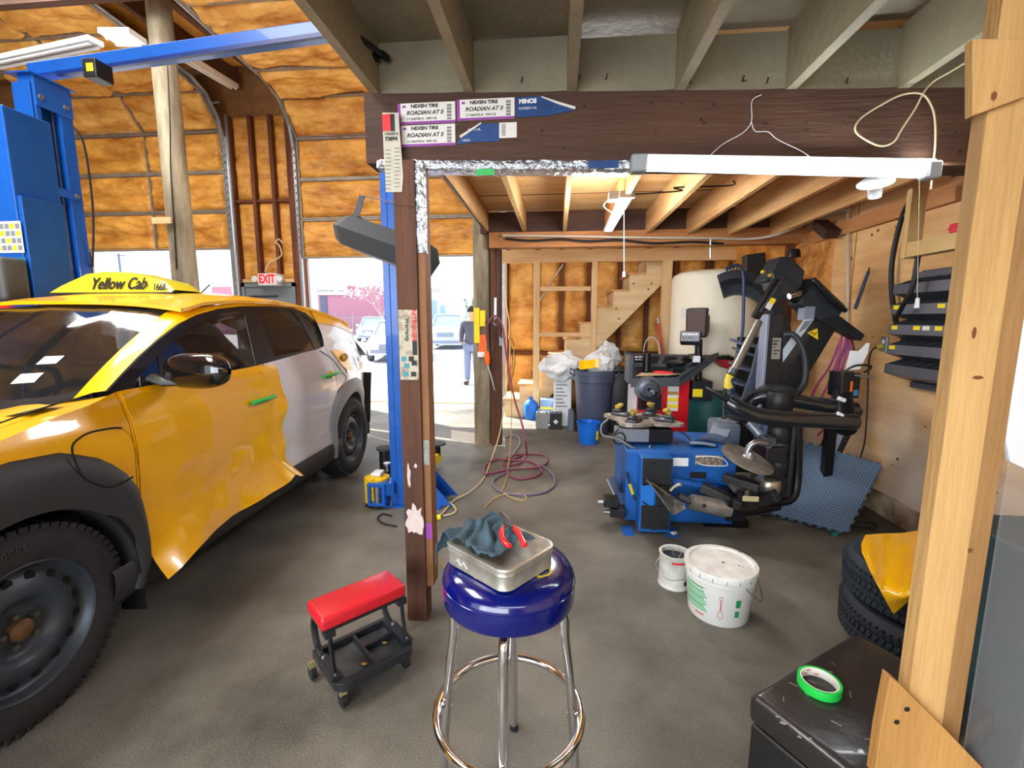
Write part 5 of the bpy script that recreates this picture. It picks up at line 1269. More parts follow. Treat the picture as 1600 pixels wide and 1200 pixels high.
b = MB(); b.tube([ay(719, 214, YF-.008), ay(733, 205, YF-.010), ay(752, 192, YF-.008)], [.006, .005, .003], 8); b.build('curled_edge', PAPER, t, smooth=True)
text('lettering', '/50R17 XL', .013, M4((a.x-.01, YF-.0052, a.z+.05), rx(PI/2)), WHITE, t); text('lettering', 'NEXEN', .010, M4((a.x-.045, YF-.0052, a.z+.008), rx(PI/2)), WHITE, t)
# long pale strip of tire labels down the post
yy = 2.018
a = ay(598, 300, yy); c = ay(624, 175, yy)
t = thing('label_strip', 'long strip of pale printed labels pasted down the corner of the beam', 'label', (a.x, yy, a.z)); x0 = a.x-.0; 
b = MB(); rows = [(176, 597, 623), (200, 598, 624), (225, 599, 626), (250, 600, 628), (275, 602, 630), (300, 603, 628)]
b.sheet([[ay(l, y, yy-.001), ay(r, y, yy-.001)] for y, l, r in rows], .001); sh = b.build('sheet', mat('aged_paper', (190, 184, 166), .8, var=.15, vscale=20), t)
p0, p1 = ay(598, 205, yy-.0022), ay(611, 178, yy-.0022); b = MB(); b.box(p0.x, p1.x, yy-.003, yy-.0022, p0.z, p1.z); b.build('red_panel', REDI, t)
p0, p1 = ay(611, 205, yy-.0022), ay(616, 178, yy-.0022); b = MB(); b.box(p0.x, p1.x, yy-.003, yy-.0022, p0.z, p1.z); b.build('dark_panel', INK, t)
text('lettering', '73894', .022, M4(ay(611, 217, yy-.003), rx(PI/2)), INK, t, bold=.0006); text('lettering', '175/65R14', .014, M4(ay(611, 209, yy-.003), rx(PI/2)), INK, t)
b = MB(); 
for i in range(22):
    p = ay(602 if i % 2 else 616, 232+i*3, yy-.003); b.box(p.x, p.x+.024, yy-.003, yy-.0022, p.z, p.z+.002)
b.build('print_lines', mat('faded_ink', (90, 88, 82), .8), t)
# posted sheet lower on the post and other scraps
yy = 2.018; t = thing('notice', 'weathered printed notice pasted on the centre post at mid height', 'notice', ay(626, 540, yy))
b = MB(); a, c = ay(608, 593, yy), ay(638, 484, yy); cx0, cx1 = -.714, -.626; b.box(cx0, cx1, 2.0165, 2.0185, a.z, c.z); b.build('sheet', mat('weathered_paper', (186, 176, 156), .8, rgb2=(120, 100, 76), vscale=22, lo=.3, hi=.5), t)
h = c.z-a.z
text('lettering', 'NITROGEN', .028, M4((cx1-.016, 2.0158, c.z-h*.22), rx(PI/2) @ rz(-PI/2)), REDI, t, bold=.001); text('lettering', 'NANKANG', .026, M4((cx1-.045, 2.0158, c.z-h*.25), rx(PI/2) @ rz(-PI/2)), INK, t, bold=.0008) if False else None
text('lettering', 'Warranty', .026, M4((cx1-.048, 2.0158, c.z-h*.28), rx(PI/2) @ rz(-PI/2)), INK, t, bold=.0006)
for i, (u, v) in enumerate(((.2, .30), (.6, .30), (.35, .20), (.75, .24), (.3, .08), (.7, .08))):
    b = MB(); b.box(cx0+.088*u-.01, cx0+.088*u+.014, 2.0157, 2.0165, a.z+h*v-.01, a.z+h*v+.012); b.build('print_block', (mat('teal_print', (70, 140, 150), .7), INK)[i % 2], t)
b = MB(); b.box(cx1-.026, cx1-.004, 2.0157, 2.0165, a.z+h*.36, a.z+h*.58); b.build('print_block', INK, t)
t = thing('paint_remains', 'peeling pinkish white paint near the foot of the centre post', 'peeled paint', ay(645, 830, 2.0))
WPX = mat('peeled_paint', (206, 190, 184), .8, var=.15, vscale=18); b = MB(); rnd = random.Random(9)
def blot(cx, cz, w, h, n=16):
    pts = []
    for i in range(n):
        a_ = 2*PI*i/n; r_ = 1+.55*(rnd.random()-.5); pts.append((min(cx1_, max(cx0_, cx+w*math.cos(a_)*r_)), cz+h*math.sin(a_)*r_))
    b.plate(pts, [], .0008, M4((0, 2.0195, 0), rx(PI/2)))
cx0_, cx1_ = -.7175, -.6225
z1 = ay(645, 810, 2.0).z; blot(-.668, z1-.02, .045, .075, 22); 
b2_ = b.build('paint_patch', WPX, t); b = MB(); blot(-.69, ay(640, 745, 2.).z, .009, .055); b.build('paint_patch', WPX, t); b = MB(); blot(-.655, ay(640, 730, 2.).z, .008, .012); b.build('paint_patch', WPX, t)
a = ay(645, 840, 2.0); b = MB(); b.box(-.6213, -.5875, 2.0338, 2.0349, a.z-.02, a.z+.06); b.build('purple_scrap', PURP, t)
b = MB(); z = ay(640, 700, 2.0).z; b.box(-.6195, -.592, 2.0338, 2.0349, z-.09, z+.03); b.build('grey_label', mat('dirty_label', (150, 156, 146), .8, var=.3, vscale=30), t)
# foil along the right edge of the post
rows = []
for i in range(26):
    z = 2.15-i*.015; rows.append([Vector((-.6205+dx+random.uniform(-.002, .002), 2.032+dy+random.uniform(-.003, .002), z)) for dx, dy in ((.0, -.004), (.018, -.008), (.036, -.004), (.038, .03))])
b = MB(); b.sheet(rows); tag(b.build('foil_strip', FOIL), 'silver foil wrapped down the top right edge of the centre post', 'foil wrap')
# spray bottle on a holder right of the post
yh = 2.14; q = ay(666, 600, yh); sh_ = thing('bottle_holder', 'black hanging holder on the right side of the centre post', 'holder', (q.x, yh, q.z))
a, c = ay(653, 618, yh), ay(676, 577, yh)
b = MB(); b.rbox(a.x+.004, c.x-.01, yh-.03, yh+.05, ay(660, 618, yh).z, ay(660, 577, yh).z, .012, 2); b.build('housing', BLK, sh_, smooth=True)
bx = ay(667, 630, yh).x; z0 = ay(667, 642, yh).z; z1 = ay(667, 614, yh).z
sb_ = thing('spray_bottle', 'small bottle with a green label hanging by the centre post', 'bottle', (bx, yh, z0))
b = MB(); b.lathe([(0, 0), (.024, 0), (.026, .005), (.026, z1-z0-.02), (.020, z1-z0-.008), (.012, z1-z0)], 20, M4((bx, yh-.015, z0))); b.build('bottle', mat('pale_bottle', (206, 220, 216), .3), sb_, smooth=True)
b = MB(); b.lathe([(.0265, .014), (.0268, .015), (.0268, z1-z0-.025), (.0265, z1-z0-.024)], 20, M4((bx, yh-.015, z0))); b.build('label', mat('dark_green_label', (24, 90, 66), .5), sb_, smooth=True)
b = MB(); b.tube(cat([(bx+.0, yh-.015, z1), (bx+.005, yh-.03, z1+.03), (bx+.02, yh-.03, z1+.08), (bx+.0, yh-.02, z1+.11)], 4), .006, 8); b.build('trigger', BLK, sb_, smooth=True)
# nails and wire on the post
b = MB(); b.cyl(ay(600, 318, 2.01), ay(668, 325, 1.98), .0012, n=5); tag(b.build('wire', BLKC), 'thin wire stretched across the upper part of the centre post', 'wire')
# ---------------------------------------------------------------- things on the round pole and brown post
yq = 5.16
def strip(px0, py0, px1, py1, m, Y, nm, lab, cat_='label'):
    a, c = ay(px0, py1, Y), ay(px1, py0, Y); b = MB(); b.box(a.x, c.x, Y, Y+.003, a.z, c.z); return tag(b.build(nm, m), lab, cat_)
strip(741, 481, 749, 536, YELL, 5.155, 'tape_strip', 'long yellow printed strip on the round pole')
strip(750, 485, 758, 510, YELL, 5.16, 'label', 'short yellow label right of the long yellow strip')
strip(748, 523, 760, 550, ORANGE, 5.157, 'label', 'orange label under the yellow strips on the round pole')
strip(746, 550, 757, 558, WPLAS, 5.156, 'label', 'small white label under the orange one on the round pole')
b = MB(); p0 = ay(746, 420, 5.15); b.box(p0.x, p0.x+.05, 5.165, 5.172, p0.z-.35, p0.z+.25); b.b.free()
og = thing('work_light', 'orange handled trouble light hanging from the brown rear post', 'work light', ay(762, 560, 5.1))
b = MB(); b.tube([ay(761, 549, 5.12), ay(761, 558, 5.12), ay(762, 570, 5.12)], [.018, .026, .016], 10, sy=1.4); b.build('handle', ORANGE, og, smooth=True)
b = MB(); b.tube([ay(762, 570, 5.12), ay(768, 590, 5.1), ay(773, 610, 5.1)], .006, 6); b.build('hook_wire', STEEL, og, smooth=True)
cr_ = thing('air_reel_hook', 'steel hook and clip on the brown rear post', 'hook', ay(774, 490, 5.15))
b = MB(); b.bar(ay(774, 465, 5.17), ay(774, 500, 5.17), .03, .01, (0, 1, 0)); b.tube(cat([ay(774, 498, 5.12), ay(772, 505, 5.05), ay(776, 508, 5.05), ay(778, 500, 5.1)], 4), .008, 6); b.build('hook', STEEL, cr_)
b = MB(); b.bar(ay(785, 526, 5.17), ay(785, 540, 5.17), .07, .05, (0, 1, 0)); o = b.build('outlet_box', mat('grey_cap', (150, 154, 156), .5)); tag(o, 'grey outlet box on the right side of the brown rear post', 'outlet')
def cord(name, label, pts, r, m, cat_='hose', group=None):
    b = MB(); b.tube(cat(pts, 8), r, 8); return tag(b.build(name, m, smooth=True), label, cat_, group)
g = lambda x, y, z=.012: az(x, y, z)
# hanging lines from the hook: red hose, cream cord, fine cord
cord('air_hose', 'dark red air hose hanging from the rear post and coiled on the floor', [ay(762, 540, 5.10), ay(760, 515, 5.08), ay(768, 497, 5.06), ay(776, 495, 5.06), ay(785, 510, 5.06), ay(792, 560, 5.05), ay(803, 620, 4.95), ay(815, 660, 4.85), ay(821, 690, 4.7), g(822, 712), g(812, 724), g(790, 726), g(786, 722), g(800, 712), g(830, 709), g(852, 712), g(855, 722), g(840, 730), g(800, 733), g(765, 740), g(757, 742), g(758, 728), g(775, 718), g(800, 719), g(830, 722), g(846, 735), g(835, 745), g(810, 748), g(794, 740), g(796, 722), g(815, 712)], .011, BROWNC)
cord('floor_hose', 'large grey purple hose ring lying on the floor by the rear post', [g(792, 738), g(778, 745), g(770, 754), g(778, 766), g(800, 772), g(830, 773), g(855, 767), g(867, 756), g(864, 742), g(850, 730), g(842, 727)], .010, mat('grey_purple_hose', (112, 100, 122), .5))
cord('extension_cord', 'cream extension cord running down from the rear post across the floor to a yellow plug', [ay(797, 530, 5.04), ay(795, 580, 5.04), ay(787, 640, 5.0), ay(780, 680, 4.95), g(766, 722), g(755, 748), g(735, 768), g(712, 780), g(700, 792), g(690, 803), g(680, 809)], .006, CORD, 'cord')
cord('extension_cord', 'thin cream cord falling beside the rear post and looping back to the left', [ay(806, 520, 5.05), ay(800, 590, 5.05), ay(799, 660, 5.0), ay(797, 700, 4.9), g(793, 740), g(788, 758), g(785, 768), g(800, 778), g(818, 782), g(822, 776), g(808, 771), g(785, 773), g(768, 782), g(758, 792)], .0045, mat('straw_cord', (186, 160, 96), .6), 'cord')
cord('grey_cord', 'pale grey cord lying in a hook shape right of the rear post foot', [g(786, 684), g(800, 680), g(810, 683), g(812, 694), g(800, 712), g(794, 718)], .008, mat('grey_cable', (150, 150, 158), .5), 'cord')
cord('black_cord', 'thin black cord dropping along the right side of the rear post', [ay(779, 372, 5.13), ay(781, 420, 5.13), ay(781, 480, 5.13), ay(784, 528, 5.13)], .007, BLKC, 'cord')
cord('black_cord', 'thin looping cord hanging from the grey outlet box', [ay(795, 530, 5.12), ay(802, 535, 5.1), ay(805, 560, 5.1), ay(800, 590, 5.1), ay(801, 560, 5.1), ay(798, 540, 5.1)], .004, BLKC, 'cord')
pl = g(688, 808, .02); t = thing('plug', 'yellow plug on the floor right of the centre post', 'plug', pl)
b = MB(); b.cyl(pl, pl+Vector((-.05, -.02, 0)), .022, .018, n=12); b.build('body', YELL, t, smooth=True); b = MB(); b.cyl(pl+Vector((-.05, -.02, 0)), pl+Vector((-.09, -.035, 0)), .014, n=10); b.build('connector', BLK, t, smooth=True)
cord('cord_loop', 'cream cord loop around the yellow plug near the centre post', [g(692, 806), g(708, 802), g(712, 795), g(700, 784), g(680, 778), g(663, 777)], .007, CORD, 'cord')
cord('tan_cord', 'tan cord running from the centre post under the blue stool', [g(668, 820), g(672, 840), g(680, 862), g(690, 880), g(705, 900), g(730, 930)], .006, mat('tan_cord', (140, 104, 60), .6), 'cord')
cord('black_cord', 'short black cord loop at the foot of the blue lift column', [g(612, 806), g(598, 803), g(590, 810), g(600, 818), g(620, 822)], .006, BLKC, 'cord')
b = MB(); b.sheet([[g(705+i*6.5, 672+j*4+(i*.8), .006+.004*math.sin(i*2+j)) for j in range(5)] for i in range(14)], .003); tag(b.build('floor_mat', mat('pale_rag', (196, 196, 188), .9), smooth=True), 'pale flat cardboard piece on the floor by the round pole', 'cardboard')
p = g(518, 817, .0); b = MB(); b.ico(p+Vector((0, 0, .005)), .012, 1, (1, .7, .5), .4); tag(b.build('leaf', mat('dry_leaf', (176, 130, 60), .9)), 'tiny dry leaf on the floor right of the taxi sill', 'leaf')
# conduit under the rear beam and along the right wall
cord('conduit', 'pale conduit along the top of the rear beam and down the plywood wall', [ay(785, 368, 5.02), ay(880, 369, 5.02), ay(1000, 371, 5.02), ay(1100, 372, 5.02), ay(1170, 373, 5.0), ay(1215, 366, 4.7), axx(1270, 345, 2.44), axx(1322, 328, 2.47), axx(1325, 336, 2.49), axx(1325, 400, 2.49), axx(1324, 470, 2.49), axx(1323, 548, 2.49)], .012, mat('pale_pipe', (190, 180, 160), .45), 'conduit')
cord('power_cable', 'thick black cable drooping along the face of the rear beam', [ay(790, 373, 5.04), ay(830, 376, 5.04), ay(875, 374, 5.04), ay(920, 377, 5.04), ay(965, 375, 5.04), ay(1020, 380, 5.04), ay(1080, 378, 5.04), ay(1130, 381, 5.04)], .012, BLKC, 'cable')
cord('joist_cables', 'two thin cables running along the left edge of the mezzanine joists', [az(684, 263, 2.44), az(700, 283, 2.44), az(720, 310, 2.44), az(745, 345, 2.44), az(764, 366, 2.42)], .006, BLKC, 'cable')
t = thing('air_fitting', 'small hanging brass air fitting under the rear beam before the cream tank', 'fitting', ay(1110, 385, 5.0))
b = MB(); b.cyl(ay(1110, 374, 5.0), ay(1110, 404, 5.0), .012, n=8); b.build('pipe', STEEL, t, smooth=True); b = MB(); b.bar(ay(1102, 385, 4.99), ay(1118, 385, 4.99), .02, .02); b.build('valve', mat('brass', (176, 140, 70), .4, metal=.8), t)

b = MB(); b.tube(cat([ay(414, 425, 7.55), ay(420, 412, 7.6), ay(432, 405, 7.6), ay(440, 398, 7.6), ay(437, 385, 7.6), ay(431, 378, 7.6), ay(436, 374, 7.6), ay(442, 380, 7.6)], 6), .012, 6); tag(b.build('cord', CORD, smooth=True), 'pale looped cord on the foam above the exit sign', 'cord')
# ================================================================== right wall
WX = XR
y0r, y1r = axx(1412, 500, 2.42).y, axx(1545, 500, 2.42).y
rk = thing('bin_rack', 'dark metal parts rack with slanted open bins on the plywood wall', 'parts rack', (2.4, (y0r+y1r)/2, 1.2))
RM = mat('rack_metal', (66, 68, 74), .4, metal=.3); RL = mat('rack_lip', (104, 104, 110), .4, metal=.4)
zr = [axx(1408, p, 2.30).z for p in (448, 480, 513, 546, 577)]
pitch = (zr[0]-zr[-1])/4; zt0 = zr[0]+pitch*.62
b = MB(); b.box(WX-.02, WX-.004, y1r, y0r, zr[-1]-.10, zt0+.03); b.build('back_panel', RM, rk)
for i in range(5):
    z = zr[0]-i*pitch; dd = .17
    s_ = MB(); sx = WX-.02
    # slanted tray floor, front lip, underside
    pts = [(sx, z-.10), (sx-dd, z-.045), (sx-dd, z+.02), (sx-dd+.012, z+.02), (sx-dd+.012, z-.038), (sx, z-.09)]
    for yy0, yy1 in ((y1r, y0r),):
        c_ = [s_.b.verts.new((x, yy0, zz_)) for x, zz_ in pts]; d_ = [s_.b.verts.new((x, yy1, zz_)) for x, zz_ in pts]
        for k_ in range(6): s_.b.faces.new((c_[k_], c_[(k_+1) % 6], d_[(k_+1) % 6], d_[k_]))
        s_.b.faces.new(c_); s_.b.faces.new(d_)
    tr_ = s_.build('tray', RL, rk)
    n_ = 7
    for k_ in range(n_+1):
        y = y1r+(y0r-y1r)*k_/n_; b = MB()
        pp_ = [(sx, z-.09), (sx-dd+.012, z-.04), (sx-dd+.012, z+.02), (sx, z+pitch*.55)]
        b.plate([(x, zz_) for x, zz_ in pp_], [], .003, M4((0, y+.0015, 0), rx(PI/2))); b.build('divider', RM, tr_)
    for k_, (lo_, m_) in enumerate(((.93, YELL), (.62, YELL), (.50, PAPER), (.35, YELL))):
        if i in (0,) or (i == 1 and k_ in (1, 2)) or (i == 3 and k_ > 0) or i == 4: continue
        y = y1r+(y0r-y1r)*lo_; b = MB(); b.box(sx-dd-.0015, sx-dd-.0003, y-.035, y+.02, z-.012, z+.014); b.build('bin_label', m_, tr_)
b = MB(); b.bar((WX-.03, y1r, zt0), (WX-.03, y0r, zt0), .03, .04); b.build('top_rail', RL, rk)
b = MB(); b.bar((WX-.03, y1r, zr[-1]-.12), (WX-.03, y0r-.05, zr[-1]-.12), .03, .04); b.build('bottom_rail', RL, rk)
# hanging shelf frame of rough timber
q0, q1 = axx(1436, 275, 2.25), axx(1431, 400, 2.25)
hs = thing('shelf_frame', 'rough timber hanging shelf frame above the parts rack', 'shelf', (2.25, q0.y, 2.0))
WR2 = wood('rough_timber', (218, 186, 124), (176, 134, 76), 'z', scale=6)
yS = axx(1421, 350, 2.25).y; zb_ = axx(1430, 402, 2.25).z
b = MB(); b.box(2.215, 2.305, yS-.045, yS, zb_, 2.30); b.build('hanger', WR2, hs)
b = MB(); b.box(2.22, 2.30, 1.35, yS-.0455, zb_+.005, zb_+.095); b.build('shelf_rail', wood('rough_timber_y', (214, 182, 122), (176, 134, 76), 'y', scale=6), hs)
b = MB(); b.box(2.3005, XR-.004, 1.35, yS-.0455, zb_+.06, zb_+.08); b.build('shelf_board', wood('rough_timber_y', (214, 182, 122), (176, 134, 76), 'y', scale=6), hs)
zs = zb_+.095
yr = axx(1500, 360, 2.26).y
t = thing('red_case', 'red plastic case lying on the timber shelf', 'case', (2.27, yr, zs)); b = MB(); b.rbox(2.225, 2.36, yr-.10, yr+.035, zs+.001, zs+.055, .008, 2); b.build('lid', mat('pinkish_red_plastic', (214, 44, 66), .45), t, smooth=True)
b = MB(); b.rbox(2.22, 2.365, yr-.105, yr+.04, zs+.024, zs+.030, .002, 1); b.build('rim', mat('pinkish_red_plastic', (214, 44, 66), .45), t)
yk = axx(1514, 330, 2.33).y; t = thing('cartridge', 'clear sealant cartridge standing on the red case', 'cartridge', (2.31, yk, zs+.06))
b = MB(); b.lathe([(0, 0), (.021, 0), (.021, .15), (.018, .16), (.010, .165), (.008, .20), (0, .20)], 18, M4((2.31, yk, zs+.0555))); b.build('tube', mat('clear_tube', (190, 186, 170), .3), t, smooth=True)
b = MB(); b.lathe([(.0215, .085), (.0217, .086), (.0217, .14), (.0215, .141)], 18, M4((2.31, yk, zs+.0555))); b.build('label', mat('teal_print', (70, 140, 150), .7), t, smooth=True)
b = MB(); b.lathe([(.0218, .085), (.0221, .086), (.0221, .098), (.0218, .099)], 18, M4((2.31, yk, zs+.0555))); b.build('red_band', REDI, t, smooth=True)
yk = axx(1502, 272, 2.3).y; p0, p1 = axx(1486, 278, 2.3), axx(1520, 266, 2.3); b = MB(); b.box(2.3, 2.305, p1.y, p0.y, p0.z, p0.z+.05); t = tag(b.build('nameplate', BLK), 'small black lettered plate hanging above the timber shelf', 'plate')
text('lettering', 'FOR', .03, M4((2.2995, (p0.y+p1.y)/2, p0.z+.025), Matrix(((0, 0, -1), (-1, 0, 0), (0, 1, 0)))), WPLAS, t)
# hoses and cords on the wall
W_ = lambda x, y, X=2.47: axx(x, y, X)
b = MB(); b.tube(cat([W_(1432, 300, 2.40), W_(1413, 330), W_(1400, 375), W_(1393, 420), W_(1394, 465), W_(1401, 505), W_(1412, 530), W_(1415, 540)], 6), .017, 10)
b.tube(cat([W_(1437, 385, 2.30), W_(1433, 410, 2.26), W_(1425, 450, 2.26), W_(1412, 475, 2.26), W_(1398, 500, 2.28)], 6), .015, 10)
tag(b.build('rubber_hose', BLKC, smooth=True), 'thick black rubber hose hanging in a loop on the plywood wall', 'hose')
PH = mat('purple_hose', (164, 74, 126), .45)
b = MB(); b.tube(cat([W_(1318, 519, 2.42), W_(1308, 545, 2.40), W_(1295, 575, 2.38), W_(1278, 600, 2.36), W_(1268, 622, 2.34), W_(1282, 622, 2.34), W_(1298, 590, 2.36), W_(1310, 555, 2.38), W_(1316, 522, 2.42), W_(1322, 530, 2.42), W_(1312, 565, 2.40), W_(1302, 600, 2.38), W_(1300, 622, 2.38), W_(1306, 600, 2.38), W_(1320, 560, 2.40), W_(1323, 524, 2.43), W_(1328, 545, 2.43), W_(1318, 600, 2.40), W_(1308, 632, 2.38), W_(1296, 660, 2.36), W_(1278, 680, 2.36)], 6), .010, 8)
tag(b.build('coiled_hose', PH, smooth=True), 'purple air hose bundled on a nail of the plywood wall', 'hose')
b = MB(); b.tube(cat([W_(1322, 518, 2.46), W_(1332, 535, 2.46), W_(1335, 560, 2.44), W_(1330, 590, 2.42)], 6), .008, 8); tag(b.build('rubber_tail', mat('dark_red_hose', (110, 50, 50), .5), smooth=True), 'dark red hose end hanging right of the purple bundle', 'hose')
t = thing('tire_iron', 'slim dark bar hanging from a nail on the plywood wall', 'tire iron', W_(1340, 430))
b = MB(); b.cyl(W_(1357, 424, 2.49), W_(1336, 483, 2.44), .012, n=10); b.build('bar', mat('dark_blue_steel', (40, 52, 84), .35, metal=.6), t, smooth=True); b = MB(); b.cyl(W_(1358, 419, 2.51), W_(1357, 426, 2.47), .007, n=8); b.build('hook_end', BLKM, t)
po_ = W_(1380, 538, 2.50); t = thing('outlet', 'metal wall outlet on the plywood wall left of the parts rack', 'outlet', po_)
b = MB(); b.rbox(2.500, 2.519, po_.y-.035, po_.y+.035, po_.z-.057, po_.z+.057, .003, 1); b.build('cover_plate', GALV, t)
b = MB(); b.lathe([(0, .002), (.016, .002), (.017, 0)], 16, M4((2.4995, po_.y, po_.z+.02), ry(-PI/2))); b.build('socket', WPLAS, t)
pg = W_(1369, 542, 2.46); t = thing('plug', 'yellow plug in the wall outlet with a dark cord', 'plug', pg)
b = MB(); b.cyl(pg, (2.498, po_.y, po_.z-.02), .02, n=12); b.build('body', mat('brassy_yellow', (176, 160, 60), .5), t, smooth=True)
b = MB(); b.tube(cat([pg, W_(1360, 552, 2.44), W_(1357, 580, 2.46), W_(1355, 640, 2.48), W_(1351, 690, 2.49), W_(1344, 716, 2.49)], 6), .006, 8); b.build('cord', BLKC, t, smooth=True)
# black slanted cabinet with documents, seen low by the wall (leaning column of the machine)
# ================================================================== wheel balancer
def pb(par, name, m, px0, py0, px1, py1, Y, d, bev=.004, r=0):
    """box whose front face spans the given outline at depth Y"""
    a, c = ay(px0, py1, Y), ay(px1, py0, Y); b = MB()
    if r: b.rbox(a.x, c.x, Y, Y+d, a.z, c.z, r, 2)
    else: b.box(a.x, c.x, Y, Y+d, a.z, c.z)
    return b.build(name, m, par, bevel=0 if r else bev, smooth=bool(r))
def pt(par, name, m, pts, r, n=10, k=6, sy=1.):
    b = MB(); P = [ay(*p) for p in pts]; P = cat(P, k) if k and len(P) > 2 else P
    b.tube(P, r, n, sy=sy); return b.build(name, m, par, smooth=True)
YB_ = 4.75
wb = thing('wheel_balancer', 'red wheel balancer with black tool tray and small monitor', 'wheel balancer', (ay(1035, 600, YB_).x, YB_+.2, 0))
a, c = ay(993, 690, YB_), ay(1079, 592, YB_); zt_ = c.z
b = MB(); b.rbox(a.x, c.x, YB_, YB_+.45, .02, zt_, .02, 2); b.build('cabinet', RED, wb, smooth=True)
b = MB(); b.box(a.x-.03, a.x-.0005, YB_+.02, YB_+.43, .05, zt_); b.build('side_panel', mat('pale_side', (206, 200, 204), .5), wb)
HG = mat('balancer_grey', (64, 70, 76), .45)
# tray: sloped moulded top with pockets
def trayp(u, v, z=0.):
    p00, p10, p01, p11 = ay(986, 596, YB_-.06), ay(1062, 594, YB_-.06), ay(976, 552, YB_+.42), ay(1122, 555, YB_+.30)
    p = p00*(1-u)*(1-v)+p10*u*(1-v)+p01*(1-u)*v+p11*u*v; return p+Vector((0, 0, z))
rows = []
for i in range(13):
    u = i/12; row = [trayp(u, 0, -.06)]
    for j in range(11):
        v = j/10; e = min(u, 1-u, v*1.5+.02); z = .03*(1 if e < .06 else 0)-.0; row.append(trayp(u, v, z))
    rows.append(row+[trayp(u, 1, -.05)])
b = MB(); b.sheet(rows, .01); b.build('tray', HG, wb, smooth=True, angle=30)
for (u0, v0, u1, v1) in ((.1, .65, .22, .9), (.27, .62, .4, .9), (.46, .62, .6, .9), (.66, .62, .8, .9), (.84, .5, .94, .85), (.12, .15, .3, .5), (.36, .12, .62, .5), (.68, .12, .86, .42)):
    b = MB(); b.sheet([[trayp(u0+(u1-u0)*i, v0+(v1-v0)*j, .004) for j in (0, 1)] for i in (0, 1)], .003); b.build('tray_pocket', mat('pocket_black', (16, 17, 19), .6), wb)
pb(wb, 'side_wing', HG, 982, 556, 990, 600, YB_-.05, .3); 
# right arm wing sweeping up
b = MB(); P = [ay(1062, 600, YB_-.06), ay(1118, 558, YB_+.1), ay(1122, 552, YB_+.28), ay(1060, 588, YB_+.0)]
b.sheet([[P[0], P[3]], [P[1], P[2]]], .03); b.build('side_wing', HG, wb)
sc = ay(1015, 609, YB_-.14)
b = MB(); R_ = rx(PI/2); b.lathe([(0, -.0), (.10, 0), (.105, .02), (.07, .05), (.05, .10), (0, .10)], 28, M4(sc+Vector((0, .02, 0)), R_ @ Matrix.Identity(3))); 
b.b.free(); b = MB(); b.cyl(sc+Vector((0, .14, 0)), sc+Vector((0, .02, 0)), .13, .12, n=32); b.build('flange_housing', mat('grey_casting', (104, 110, 116), .45, metal=.4), wb, smooth=True)
b = MB(); b.lathe([(.105, 0), (.108, .02), (.07, .035), (.045, .03), (.045, 0)], 32, M4(sc+Vector((0, .015, 0)), rx(PI/2))); b.build('flange', DSTEEL, wb, smooth=True)
b = MB(); b.cyl(sc, sc+Vector((.03, -.16, -.02)), .022, n=16); b.build('spindle', CHROME, wb, smooth=True)
pb(wb, 'weight_tray', BLK, 996, 617, 1034, 640, YB_-.012, .012); pb(wb, 'weight_window', mat('dark_red_glass', (70, 22, 28), .2), 1002, 620, 1022, 637, YB_-.016, .003)
la_ = pb(wb, 'instruction_label', PAPER, 1042, 604, 1061, 642, YB_-.004, .003, 0)
for i, m in enumerate((mat('label_tan', (176, 130, 80), .7), YELL, YELL)):
    pb(la_, 'label_band', m, 1043, 612+i*10, 1060, 617+i*10, YB_-.006, .002, 0)
# side electric box
eb = pb(wb, 'side_box', BLK, 1081, 596, 1114, 626, YB_+.05, .3, .006)
pb(eb, 'warning_label', YELL, 1082, 608, 1098, 620, YB_+.046, .003, 0)
# monitor mast
pt(wb, 'mast', BLK, [(1091, 600, YB_+.25), (1091, 560, YB_+.25), (1092, 530, YB_+.25)], .04, 10)
mc = M4(ay(1088, 503, YB_+.12), rz(-.5) @ rx(.12))
b = MB(); b.rbox(-.10, .10, -.02, .10, -.16, .135, .012, 2, mc); b.rbox(-.04, .10, .1, .17, -.14, .06, .02, 2, mc); b.build('monitor_case', BLK, wb, smooth=True)
b = MB(); b.box(-.085, .085, -.0225, -.0205, -.14, .12, mc); b.build('monitor_screen', mat('screen_brown', (92, 78, 76), .15), wb)
mk = M4(ay(1080, 527, YB_+.05), rz(-.35) @ rx(-.35))
b = MB(); b.rbox(-.105, .09, -.03, .09, -.06, .06, .01, 2, mk); kp = b.build('keypad_case', BLK, wb, smooth=True)
b = MB(); b.box(-.095, .08, -.033, -.0305, -.05, .05, mk); b.build('keypad_face', mat('keypad_grey', (120, 124, 132), .5), kp)
for i in range(6):
    b = MB(); b.box(-.08+i*.025, -.063+i*.025, -.036, -.0335, .012, .03, mk); b.build('key', WPLAS, kp)
for i in range(4):
    b = MB(); b.box(-.08+i*.028, -.066+i*.028, -.036, -.0335, -.025, -.012, mk); b.build('key', (BLK, REDI, BLK, BLK)[i], kp)
